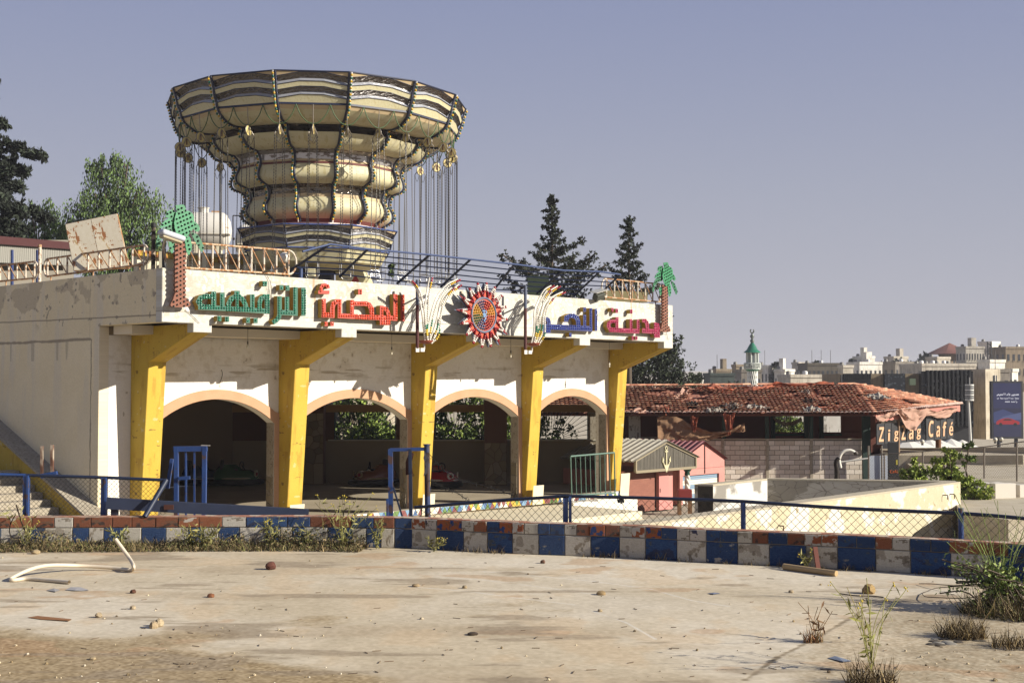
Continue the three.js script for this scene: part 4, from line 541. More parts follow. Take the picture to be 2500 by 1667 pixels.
// palm signs: brown trunk, green drooping fronds, studded with bulb sockets; grid of 5.6 steps to a picture unit
function palm(label, u, vTop, kx, ky) {
  const t = onFace(thing('palm_sign', label, 'sign')), toP = (x, y) => hl(u + (x - 400) * kx, vTop + (y - 115) * ky, -0.25), trunkM = std({ color: '#7c4a34', roughness: 0.7 }), greens = ['#1a7042', '#15613a', '#1e7a4a'].map((h) => std({ color: h, roughness: 0.5 })), sock = std({ color: '#10201c', roughness: 0.2 }), list = [], rB = 0.6 * (toP(0, 0).y - toP(0, 24).y);
  const smoothed = (p) => new THREE.SplineCurve([...p, p[0]].map(([x, y]) => new THREE.Vector2(x, y))).getPoints(p.length * 4).slice(0, -1), inside = (x, y, l) => { let c = false; for (let i = 0, j = l.length - 1; i < l.length; j = i++) if ((l[i].y > y) !== (l[j].y > y) && x < (l[j].x - l[i].x) * (y - l[i].y) / (l[j].y - l[i].y) + l[i].x) c = !c; return c; };
  const shape = (p, z, th, m, name, ax, ay, bx_, by_) => { const l = smoothed(p).map((q, i) => { if (name === 'frond') { const w = i % 2 ? 3 : -3; q.x += w; q.y += w * 0.6; } return q; }); mesh(name, ext(l.map((q) => { const w = toP(q.x, q.y); return [w.x, w.y]; }).reverse(), th, 0).translate(0, 0, z), m, t); for (let i = -60; i < 60; i++) for (let j = -40; j < 60; j++) { const x = 400 + i * ax + j * bx_, y = 400 + i * ay + j * by_; if (inside(x, y, l) && inside(x - 9, y, l) && inside(x + 9, y, l)) list.push({ p: toP(x, y).setZ(z + th + rB * 0.5), s: rr(0.9, 1.1) }); } };
  const tr = [[335, 560], [470, 560]]; for (let y = 600; y < 1360; y += 62) tr.push([478, y], [462, y + 30]); tr.push([500, 1400], [525, 1500], [275, 1500], [300, 1400]); for (let y = 1330; y > 580; y -= 62) tr.push([322, y], [338, y - 30]);
  shape(tr, 0.16, 0.07, trunkM, 'trunk', 48, -22, 0, 62);
  const F = [[[250, 620], [330, 605], [325, 690], [295, 775], [260, 710]], [[75, 700], [78, 600], [130, 480], [220, 400], [320, 375], [335, 470], [230, 505], [150, 570], [105, 690]], [[120, 430], [155, 360], [235, 300], [325, 290], [345, 360], [250, 395]], [[195, 275], [215, 205], [290, 180], [335, 215], [335, 290], [260, 295]], [[540, 490], [610, 505], [660, 560], [700, 640], [718, 700], [687, 758], [645, 690], [590, 600]], [[450, 530], [520, 550], [550, 690], [510, 798], [475, 740], [458, 620]], [[480, 320], [560, 335], [622, 370], [657, 440], [622, 482], [555, 430]], [[455, 195], [545, 222], [577, 300], [520, 315], [440, 260]], [[325, 215], [470, 190], [545, 235], [572, 320], [560, 430], [455, 565], [390, 585], [325, 490], [300, 360]], [[315, 122], [375, 112], [432, 117], [456, 180], [440, 225], [345, 218]]];
  F.forEach((p, i) => shape(p, 0.19 + i * 0.009, 0.012, greens[i % 3], 'frond', 44, -19, 12, 56));
  inst('light_bulbs', NI(new THREE.SphereGeometry(rB, 7, 5)), sock, list, t);
  mesh('bracket', [bx(0.06, 0.06, 0.2, toP(400, 800).x, toP(400, 800).y, 0.08), bx(0.06, 0.06, 0.2, toP(400, 1350).x, toP(400, 1350).y, 0.08)], plain('#4a2e22', 0.8), t); return finish(t);
}
palm('tall green and brown palm tree light sign at the left corner of the parapet', 441, 500.5, 0.1786, 0.1786);
palm('smaller green palm tree light sign at the right end of the parapet', 1626, 641, 0.092, 0.1215);

// sun sign
{
  const t = onFace(thing('sun_sign', 'spiky orange sun sign with a disc of coloured bulbs in the middle of the parapet', 'sign')), c = hl(1181, 769, -0.45), R = (v) => Math.abs(hl(1181, v, -0.45).y - c.y); const r0 = R(687) , ri = 0.50 * R(687);
  const n = 16, star = (ro, rin, off, k = 1) => { const p = []; for (let i = 0; i < n * 2; i++) { const a = (i / (n * 2)) * Math.PI * 2 + off, r = i % 2 ? rin : ro * (1 + 0.2 * Math.sin(i * 2.7)) * k; p.push([c.x + r * Math.sin(a), c.y + r * Math.cos(a)]); } return p; };
  const grey = std({ color: '#5c6478', roughness: 0.5 }), org = std({ color: '#c24a26', roughness: 0.55 }), dred = std({ color: '#7c1a20', roughness: 0.5 });
  mesh('back_star', ext(star(r0 * 0.98, r0 * 0.66, 0.1), 0.05).translate(0, 0, 0.33), grey, t); mesh('front_star', ext(star(r0 * 0.84, r0 * 0.6, 0.1), 0.05).translate(0, 0, 0.39), org, t);
  for (let i = 0; i < n; i++) { const a = i / n * Math.PI * 2 + 0.1, s = Math.sin(a), k = Math.cos(a), f = (r, w) => V(c.x + r * s + w * k, c.y + r * k - w * s, 0.445); mesh('ray_edge', bar(f(r0 * 0.66, -0.05), f(r0 * 0.97 * (1 + 0.2 * Math.sin(i * 5.4)), 0), 0.022, 0.012, 5), dred, t); mesh('ray_edge', bar(f(r0 * 0.66, 0.05), f(r0 * 0.97 * (1 + 0.2 * Math.sin(i * 5.4)), 0), 0.022, 0.012, 5), dred, t); }
  mesh('ring', new THREE.TorusGeometry(ri * 1.02, 0.035, 6, 40).translate(c.x, c.y, 0.45), grey, t);
  const secs = ['#b8452a', '#b8742a', '#b45430', '#a83a2c', '#8a5a4a', '#8a6a34', '#b8782c', '#8a5c58'], bl = []; secs.forEach((h, i) => { const p = [[c.x, c.y]]; for (let j = 0; j <= 6; j++) { const a = (i + j / 6) / 8 * Math.PI * 2; p.push([c.x + ri * Math.sin(a), c.y + ri * Math.cos(a)]); } mesh('sector', ext(p, 0.012).translate(0, 0, 0.442), std({ color: h, roughness: 0.5 }), t); });
  mesh('hub', ext([[c.x - 0.09, c.y + 0.14], [c.x + 0.09, c.y + 0.14], [c.x + 0.12, c.y], [c.x + 0.03, c.y - 0.24]], 0.02).translate(0, 0, 0.456), std({ color: '#6f8cae' }), t); reseed(23);
  const bc = ['#8c1c1c', '#b07a18', '#a03c20', '#7c1420', '#34507c', '#2c5434', '#b08c20', '#4c4468'];
  for (let r = 0.09; r < ri - 0.03; r += 0.075) { const m = Math.round(2 * Math.PI * r / 0.08); for (let i = 0; i < m; i++) { const a = (i + r * 5) / m * Math.PI * 2; bl.push({ p: V(c.x + r * Math.sin(a), c.y + r * Math.cos(a), 0.47), s: 0.03, c: ce(bc[Math.floor(a / (Math.PI / 4)) % 8], 0.25) }); } }
  for (let i = 0; i < n; i++) { const a = i / n * Math.PI * 2 + 0.1, s = Math.sin(a), k = Math.cos(a); for (let q = 0; q < 7; q++) for (const w of [-1, 1]) { const r = mix(ri * 1.12, r0 * 0.95, q / 6), ww = mix(0.1, 0.012, q / 6) * w; bl.push({ p: V(c.x + r * s + ww * k, c.y + r * k - ww * s, 0.47), s: 0.036, c: ce(q > 2 && q < 6 ? '#d8cfc4' : '#8c1420', 0.2) }); } }
  inst('light_bulbs', NI(new THREE.SphereGeometry(1, 7, 5)), std({ color: '#fff', roughness: 0.2 }), bl, t); mesh('bracket', [bx(0.08, 0.08, 0.36, c.x, c.y + 0.3, 0.16), bx(0.08, 0.08, 0.36, c.x, c.y - 0.3, 0.16)], plain('#3a2a26'), t); finish(t);
}
// fireworks lamps: a post with a spray of bent tubes carrying bulbs
function spray(label, dx, arms, u0, v0, s, post) {
  const t = onFace(thing('fireworks_lamp', label, 'lamp')), B = -0.62, q = (x, y, b = B) => hl(u0 + x / 6.909, v0 + y / 6.909, b); reseed(dx);
  const [px, y0, ym, y1] = post; mesh('post', bar(q(px, ym), q(px, y0), 0.045, 0.045, 10), std({ color: '#4d5468', roughness: 0.6 }), t); mesh('lower_post', bar(q(px, y1), q(px, ym), 0.046, 0.046, 10), std({ color: '#4c1d1a', roughness: 0.7 }), t);
  mesh('bracket', [bar(q(px, ym + 60), q(px, ym + 60, 0), 0.025), bar(q(px, y0 + 300), q(px, y0 + 300, 0), 0.025)], plain('#3a3230'), t); const bl = [], tubeM = std({ color: '#d6d0c2', roughness: 0.5 });
  for (const a of arms) { const pts = a.map(([x, y], i) => q(x, y, B - 0.1 - 0.05 * (i % 3))); mesh('arm', tube(pts, 0.021, 6, 40), tubeM, t); const cv = new THREE.CatmullRomCurve3(pts), L = cv.getLength(), n = Math.max(4, L / 0.062 | 0); for (let i = 0; i <= n; i++) { const f = i / n, p = cv.getPointAt(f).add(V(0.055, -0.02, 0.05)); bl.push({ p, s: 0.031, c: C(f < 0.1 ? '#e0d8c8' : f < 0.18 ? '#d8b83a' : f < 0.27 ? '#157a5c' : f > 0.93 ? '#a01c2c' : f > 0.85 ? '#d8b020' : '#e6e0d2').multiplyScalar(rr(0.8, 1.1)) }); } }
  inst('light_bulbs', NI(new THREE.SphereGeometry(1, 7, 5)), std({ color: '#fff', roughness: 0.2 }), bl, t);
  const [bxp, by] = s; const bp = q(bxp, by); mesh('bowl', lathe([[0, -0.05], [0.13, -0.03], [0.2, 0.03], [0.18, 0.05], [0, 0.04]], 16).translate(bp.x, bp.y, bp.z + 0.06), std({ color: '#8a3c22', roughness: 0.6 }), t); mesh('stem', bar(q(bxp, by + 20), q(bxp, by + 120), 0.03), std({ color: '#b8b0a4', roughness: 0.4, metalness: 0.5 }), t); const jp = q((bxp + px) / 2 - 10, by + 125); mesh('junction_box', [bx(0.14, 0.1, 0.1, jp.x + 0.05, jp.y, jp.z), bx(0.12, 0.12, 0.02, jp.x - 0.1, jp.y, jp.z)], std({ color: '#cfcabf', roughness: 0.5 }), t); finish(t);
}
spray('left fireworks lamp of bent white bulb tubes beside the red lettering', 31, [[[2060, 1190], [2030, 1000], [2000, 700], [1960, 480], [1900, 300], [1795, 175]], [[2050, 1190], [2050, 900], [2060, 600], [2085, 350], [2130, 120]], [[2090, 1190], [2110, 950], [2180, 640], [2280, 400], [2440, 230], [2600, 150]], [[2130, 1200], [2200, 1000], [2270, 760], [2330, 560], [2450, 380], [2620, 240]], [[2120, 1210], [2230, 1110], [2265, 900], [2280, 700], [2340, 480], [2500, 290]]], 740, 660, [2040, 1215], [1925, 160, 580, 1310]);
spray('right fireworks lamp of bent white bulb tubes beside the blue lettering', 32, [[[1500, 1230], [1545, 1000], [1550, 700], [1620, 500], [1720, 330], [1835, 255]], [[1530, 1230], [1600, 980], [1620, 700], [1700, 500], [1800, 360], [1945, 262]], [[1560, 1230], [1640, 1000], [1670, 720], [1760, 520], [1900, 420], [2030, 362]], [[1510, 1240], [1560, 1100], [1590, 800], [1640, 600], [1700, 440], [1780, 330]], [[1590, 1235], [1680, 1080], [1690, 800], [1740, 600], [1830, 470]]], 1080, 660, [1510, 1255], [1400, 255, 640, 1330]);

// ---------- rails on the roof ----------
const rusty = std({ map: tex(256, 256, (s, t) => { const n = fbm(s * 10, t * 10, 10, 5), r = smooth(0.5, 0.62, n); return lerp3([222, 210, 190], lerp3([164, 112, 66], [112, 74, 48], fbm(s * 20, t * 20, 20, 3)), r * 0.85); }), roughness: 0.75 }), rust = std({ map: tex(128, 128, (s, t) => lerp3([172, 120, 74], [206, 182, 150], smooth(0.45, 0.65, fbm(s * 10, t * 10, 10, 4)))), roughness: 0.8 });
function truss(label, A, B, h, nv, roundA, roundB) {       // A, B ends of the lower chord in hall coordinates
  const t = onFace(thing('roof_railing', label, 'railing')), d = B.clone().sub(A), L = d.length(), P = (s, y) => A.clone().addScaledVector(d, s / L).add(V(0, y, 0)), r = h / 2, a0 = roundA ? r : 0, b0 = L - (roundB ? r : 0), o = [];
  mesh('lower_rail', bar(P(a0, 0), P(b0, 0), 0.026, 0.026, 8), rust, t, 0.6); mesh('upper_rail', bar(P(a0, h), P(b0, h), 0.026, 0.026, 8), rust, t, 0.6);
  for (const [on, c, s] of [[roundA, r, -1], [roundB, L - r, 1]]) if (on) { const q = []; for (let i = 0; i <= 10; i++) { const a = (i / 10 - 0.5) * Math.PI; q.push(P(c + s * r * Math.cos(a) * 0.8, r + r * Math.sin(a))); } mesh('round_end', tube(q, 0.026, 8, 20), rusty, t, 0.6); }
  for (let i = 0; i <= nv; i++) { const s = mix(a0, b0, i / nv); mesh('upright', bar(P(s, 0), P(s, h), 0.026, 0.026, 8), rusty, t, 0.6); if (i < nv) mesh('diagonal', bar(P(s, h), P(mix(a0, b0, (i + 1) / nv), 0), 0.015, 0.015, 6), rust, t, 0.6); }
  for (const f of [0.08, 0.5, 0.92]) mesh('foot', bar(P(L * f, -0.2), P(L * f, 0), 0.02), rust, t); return finish(t);
}
const sd = (u, v) => hx(u, v, 0.14), fd = (u, v) => hl(u, v, 0.14);
truss('rusty white truss railing with round ends before the leaning metal panel', sd(104, 676), sd(363, 644), 0.46, 9, true, true);
truss('rusty white truss railing cut by the left edge of the picture', sd(-60, 692), sd(92, 678), 0.44, 7, false, true);
truss('rusty white truss railing between the left palm sign and the blue rods', fd(424, 652), fd(727, 671), 0.6, 8, true, true);
truss('rusty white truss railing beside the right palm sign', fd(1466, 724), fd(1612, 737), 0.6, 7, true, false);
{
  const p = sd(95, 682), t = onFace(thing('railing_post', 'rusty white post between the two railings at the far left', 'post')); mesh('post', bar(V(p.x, 4.45, p.z), V(p.x, p.y + 0.85, p.z), 0.045, 0.045, 10), rusty, t, 0.5); mesh('cap', bar(V(p.x, p.y + 0.85, p.z), V(p.x, p.y + 0.92, p.z), 0.05), rust, t); finish(t);
  const q = sd(373, 648), s = onFace(thing('railing_post', 'dark weathered stub post with black cap left of the palm sign', 'post')); mesh('post', bar(V(q.x, 4.4, q.z), V(q.x, q.y + 0.9, q.z), 0.05), std({ map: tex(64, 128, (a, b) => lerp3([168, 150, 128], [64, 54, 46], smooth(0.4, 0.55, fbm(a * 5, b * 6, 6, 4)))) }), s, 0.7); mesh('cap', bar(V(q.x, q.y + 0.9, q.z), V(q.x, q.y + 1.0, q.z), 0.065), plain('#1c1a19'), s); finish(s);
  const a = hl(400, 648, 0.5), L = onFace(thing('street_lamp', 'grey street lamp head on a bent arm in front of the left palm sign', 'lamp')); const h = hl(418, 575, -0.75);
  mesh('pole', bar(V(a.x, 4.4, a.z), hl(399, 590, 0.5), 0.05), plain('#3a3a3c', 0.7), L); mesh('arm', tube([hl(404, 640, 0.4), hl(398, 605, 0.3), hl(402, 588, 0), hl(412, 580, -0.5)], 0.03, 8), rusty, L); const hd = rbx(0.62, 0.14, 0.28, 0, 0, 0, 0.06); hd.rotateZ(-0.22); mesh('lamp_head', hd.translate(h.x, h.y, h.z), std({ color: '#b9bac0', roughness: 0.4 }), L); const gl = rbx(0.52, 0.07, 0.2, 0, -0.09, 0, 0.03); gl.rotateZ(-0.22); mesh('glass', gl.translate(h.x, h.y, h.z), std({ color: '#a89a7c', roughness: 0.25 }), L); finish(L);
}
[[694, 629, 'white globe lamp on the railing under the carousel'], [1543, 700, 'small white globe lamp on the railing beside the right palm sign']].forEach(([u, v, l], i) => { const p = hl(u, v, 0.35), t = onFace(thing('globe_lamp', l, 'lamp')); const r = i ? 0.1 : 0.14; mesh('globe', ball(r, p.x, p.y, p.z, 16), std({ color: '#dcd8cc', roughness: 0.35 }), t); mesh('collar', bar(V(p.x, p.y + r * 0.7, p.z), V(p.x, p.y + r * 1.2, p.z), 0.05), rust, t); mesh('stem', bar(V(p.x, p.y - r, p.z), V(p.x, 4.4, p.z), 0.025), rust, t); finish(t); });
{ // leaning sheet
  const t = thing('metal_panel', 'rusty white sheet metal panel leaning behind the left railing', 'panel'), D = 33.2, a = pt(160, 549, D), b = pt(285, 523, D), c = pt(314, 654, D - 0.5), d = pt(181, 661, D - 0.5), m1 = a.clone().lerp(b, 0.5), m2 = d.clone().lerp(c, 0.5);
  const shM = std({ map: tex(256, 256, (s, q) => { const n = fbm(s * 6, q * 6, 6, 6), r = Math.max(smooth(0.66, 0.7, n), smooth(0.64, 0.68, fbm(s * 24 + 5, q * 24, 24, 4)) * smooth(0.35, 0.55, n)), l = smooth(0.06, 0, Math.abs(s * 1 - 0.5 - (q - 0.4) * 0.8 + 0.25)) * smooth(0.35, 0.5, n) * (q > 0.35 && q < 0.75 ? 1 : 0); let k = lerp3([214, 202, 176], [224, 214, 192], fbm(s * 14 + 3, q * 14, 14, 4)); k = lerp3(k, [150, 88, 40], r * 0.85); return lerp3(k, [160, 120, 60], l * 0.6); }), roughness: 0.6 });
  const sheet = (p, q, r, s) => { const n = q.clone().sub(p).cross(s.clone().sub(p)).normalize().multiplyScalar(-0.03), w = [p, q, r, s], o = w.map((k) => k.clone().add(n)); return quads([[s, r, q, p], [o[0], o[1], o[2], o[3]], ...[0, 1, 2, 3].map((i) => { const j = (i + 1) % 4; return [w[i], w[j], o[j], o[i]]; })]); };
  mesh('sheet', sheet(a, m1.clone().lerp(a, 0.02), m2.clone().lerp(d, 0.02), d), shM, t); mesh('sheet', sheet(m1, b, c, m2), shM, t); for (const [p, q] of [[a, b], [b, c], [c, d], [d, a], [m1, m2]]) mesh('edge_bar', bar(p, q, 0.02, 0.02, 6), rust, t); mesh('prop', bar(c, pt(300, 655, D + 1.2), 0.03), rust, t); finish(t);
}
solo('green_board', bx(1.15, 1.7, 0.15, pt(1314, 712, 70).x, pt(1314, 712, 70).y, -70), std({ color: '#2c3a26' }), 'dark green board standing behind the blue rods below the larger conifer', 'board');
solo('olive_wall', beam(pt(1470, 722, 66), pt(1575, 726, 70), 0.3, 0.55), std({ color: '#5a5230' }), 'low olive wall behind the right rusty railing', 'wall');
{ // slanting grid of blue rods
  const t = onFace(thing('awning_frame', 'bare leaning frame of thin blue rods above the parapet', 'frame')), lo = [[690, 672], [829, 675], [969, 692], [1076, 700], [1202, 712], [1311, 716], [1401, 723], [1460, 722]], hi = [[805, 596], [898, 608], [1049, 622], [1149, 633], [1256, 645], [1375, 660], [1464, 663], [1515, 670]];
  const A = lo.map(([u, v]) => hl(u, v, 0.5)), B = hi.map(([u, v]) => hl(u, v, -0.85)), rm = std({ color: '#1a2236', roughness: 0.6 });
  A.forEach((a, i) => mesh('rafter', bar(a, B[i], 0.034, 0.034, 8), rm, t)); const bl = std({ color: '#2c3e66', roughness: 0.55 });
  const R = (f) => A.map((a, i) => a.clone().lerp(B[i], f)); for (const f of [0.08, 0.27, 0.45, 0.63, 0.81, 1]) { const q = R(f); if (f < 0.3) q.pop(); mesh('rod', poly(q, f === 1 ? 0.028 : 0.019, 6), bl, t); }
  const B0 = hl(738, 614, -0.85); mesh('rod', bar(B0, B[0], 0.028, 0.028, 6), bl, t); for (const u of [734, 1459]) { const p = hl(u, u < 800 ? 655 : 706, 0.2); mesh('stub', bar(V(p.x, 4.45, p.z), p, 0.05), bl, t); } finish(t);
  const f = onFace(thing('floodlight', 'tilted old floodlight on the parapet beside the right railing', 'lamp')), p = hl(1462, 727, -0.15); const g = rbx(0.4, 0.2, 0.2, 0, 0, 0, 0.02); g.rotateX(0.5).rotateZ(0.25); mesh('housing', g.translate(p.x, p.y + 0.05, p.z), plain('#44453c', 0.6), f); const v = bx(0.56, 0.02, 0.3); v.rotateX(0.2).rotateZ(0.25); mesh('visor', v.translate(p.x, p.y + 0.22, p.z), std({ color: '#c9c5ba', roughness: 0.4, metalness: 0.4 }), f); mesh('yoke', bar(V(p.x, 4.46, p.z - 0.15), V(p.x, p.y, p.z), 0.03), rustDark, f); finish(f);
  const cb = (pts, l) => { const w = pts.map(([u, v, b]) => toWorld(hl(u, v, b))); solo('loose_cable', tube(w, 0.006, 4, 30), plain('#4a4238', 0.8), l, 'cable'); };
  cb([[451, 757, -0.02], [470, 772, -0.03], [482, 785, -0.03], [486, 789, -0.02]], 'thin cable from the foot of the left palm sign to a hole in the parapet'); cb([[648, 668, -0.03], [660, 690, -0.05], [662, 720, -0.08], [664, 745, -0.05], [655, 700, -0.05]], 'tangled thin wire hanging over the parapet beside the first dot of the green word'); cb([[1606, 742, -0.03], [1618, 780, -0.03], [1628, 815, -0.04], [1632, 830, -0.03]], 'thin cable hanging beside the right palm sign');
}
// white tanks, building with the maroon roof edge, low yellow building
{
  const wt = std({ map: tex(256, 256, (s, t) => { const n = fbm(s * 6, t * 6, 6, 5), r = smooth(0.6, 0.7, fbm(s * 20, t * 4, 20, 5)) * smooth(0.5, 0.9, t); return lerp3(lerp3([226, 220, 208], [236, 232, 222], n), [160, 112, 70], r * 0.7); }), roughness: 0.5 });
  const tank = (label, D, u, v, r, len, turn) => { const t = thing('water_tank', label, 'tank'), c = pt(u, v, D); t.position.copy(c); t.rotation.y = turn; const pr = [[0, -len / 2 - r * 0.35], [r * 0.5, -len / 2 - r * 0.28], [r * 0.85, -len / 2 - r * 0.1], [r, -len / 2 + r * 0.1], [r, len / 2 - r * 0.1], [r * 0.85, len / 2 + r * 0.1], [r * 0.5, len / 2 + r * 0.28], [0, len / 2 + r * 0.35]]; const g = lathe(pr, 32); g.rotateZ(-Math.PI / 2); mesh('shell', g, wt, t); mesh('seam', bx(len + r * 0.6, 0.05, r * 2.04, 0, -r * 0.25, 0), plain('#b8b0a0'), t); mesh('manhole', lathe([[0.3, 0], [0.3, 0.3], [0.36, 0.32], [0.36, 0.36], [0, 0.38]], 14).translate(-len * 0.15, r * 0.92, 0), wt, t); for (const x of [-len * 0.33, len * 0.33]) mesh('leg', bx(0.25, 2.6, r * 1.3, x, -r - 0.9, 0), M.cream, t); mesh('vent', bx(0.5, 0.12, 0.3, len * 0.22, r + 0.02, 0), rust, t); return finish(t); };
  tank('big white water tank with rust streaks behind the left palm sign', 77, 508, 564, 1.11, 1.95, 0.15); tank('second white water tank half hidden behind the carousel base', 80, 620, 590, 1.05, 1.6, 0.3);
  const fr = thing('pipe_frame', 'thin pipe frame standing between the two water tanks', 'frame'); mesh('pipe', poly([pt(568, 640, 66), pt(568, 526, 66), pt(598, 527, 66)], 0.03, 6), CR.steel, fr); mesh('bolt', bar(pt(567, 583, 66), pt(572, 583, 66), 0.06), CR.steel, fr); finish(fr);
  const b = thing('shed', 'long grey shed with a maroon roof edge at the far left behind the railing', 'building'); const P = (u, v, D) => pt(u, v, D);
  mesh('roof_edge', beam(P(-120, 578, 46), P(172, 601, 55), 0.5, 0.3), std({ color: '#482424', roughness: 0.7 }), b); const cg = [], a0 = P(-120, 611, 45.9), a1 = P(172, 628, 54.9); for (let i = 0; i < 60; i++) cg.push(beam(a0.clone().lerp(a1, i / 60), a0.clone().lerp(a1, (i + 0.55) / 60), 0.06, 0.7)); mesh('sheet_wall', beam(a0, a1, 0.05, 0.72), plain('#8a8880', 0.6), b); kind(mesh('corrugation', cg.map((g) => g.translate(0.01, 0.0, 0.02)), plain('#949188', 0.6), b)); mesh('inner_wall', beam(P(-120, 720, 47.5), P(172, 700, 56), 0.3, 4), plain('#7d766a', 0.9), b); for (const u of [28, 90]) mesh('post', bar(P(u, 720, 48), P(u, 610, 48), 0.06), std({ color: '#2c3a66' }), b); finish(b);
  const y = thing('low_building', 'low cream building with a rusty yellow roof edge behind the front railing', 'building'); mesh('wall', beam(P(330, 674, 58), P(650, 680, 62), 0.4, 2.2), M.cream, y, 2); mesh('roof_edge', beam(P(330, 618, 57.8), P(648, 646, 61.8), 0.6, 0.24), std({ map: tex(128, 64, (s, t) => lerp3([206, 172, 60], [170, 104, 60], smooth(0.45, 0.6, fbm(s * 12, t * 4, 12, 4)))) }), y, 1); mesh('roof', slab([P(330, 612, 57.8), P(648, 640, 61.8), P(648, 636, 68), P(330, 608, 64)], 0.1), plain('#8a5040', 0.8), y); for (let i = 0; i < 6; i++) mesh('pillar', bx(0.25, 2.2, 0.25, P(400 + i * 45, 0, 57.5).x, P(0, 674, 57.5).y, -57.6 - i * 0.55), M.cream, y); finish(y);
}
// ---------- right of the hall: basin walls, kiosks, cafe, terrace ----------
const font = await new FontLoader().loadAsync('fonts/droid/droid_sans_bold.typeface.json');
const cracked = std({ map: (() => { reseed(3); const P = Array.from({ length: 700 }, () => [rnd(), rnd()]); return tex(512, 256, (s, t) => { let a = 9, b = 9; for (const [x, y] of P) { let dx = Math.abs(x - s), dy = Math.abs(y - t); dx = Math.min(dx, 1 - dx) * 2; dy = Math.min(dy, 1 - dy); const d = Math.hypot(dx, dy); if (d < a) { b = a; a = d; } else if (d < b) b = d; } const n = fbm(s * 10, t * 6, 10, 6), e = smooth(0.004, 0.0, b - a) * smooth(0.35, 0.5, n), bare = smooth(0.6, 0.64, n); let c = lerp3([206, 198, 182], [184, 174, 156], fbm(s * 30, t * 16, 30, 3)); c = lerp3(c, [138, 128, 110], bare * 0.6); c = lerp3(c, [96, 86, 74], e * 0.7); return c; }); })() });
const poolOut = std({ map: tex(1024, 256, (s, t) => { const n = fbm(s * 12, t * 4, 12, 6), f2 = fbm(s * 60, t * 16, 60, 4), f = vnoise(s * 400, t * 100, 400); let c = lerp3([198, 186, 152], [208, 197, 166], f2); const w = 0.85 * smooth(0.6, 0.615, n + 0.14 * smooth(0.4, 0.95, t) - 0.03); c = lerp3(c, [226, 221, 210], w); c = lerp3(c, [150, 132, 96], 0.7 * smooth(0.74, 0.77, f2)); const g = (f - 0.5) * 10; return [c[0] + g, c[1] + g, c[2] + g]; }) });
const stained = std({ map: tex(256, 256, (s, t) => { const n = fbm(s * 8, t * 8, 8, 6), m = fbm(s * 20, t * 6, 20, 5); let c = lerp3([232, 228, 220], [214, 208, 196], n); return lerp3(c, [120, 112, 100], 0.7 * smooth(0.56, 0.7, m)); }) });
const coping = std({ map: tex(256, 256, (s, t) => { const n = fbm(s * 8, t * 8, 8, 6), f = vnoise(s * 200, t * 200, 200), c = lerp3([178, 166, 140], [204, 192, 168], n), g = (f - 0.5) * 26; return [c[0] + g, c[1] + g, c[2] + g]; }) });
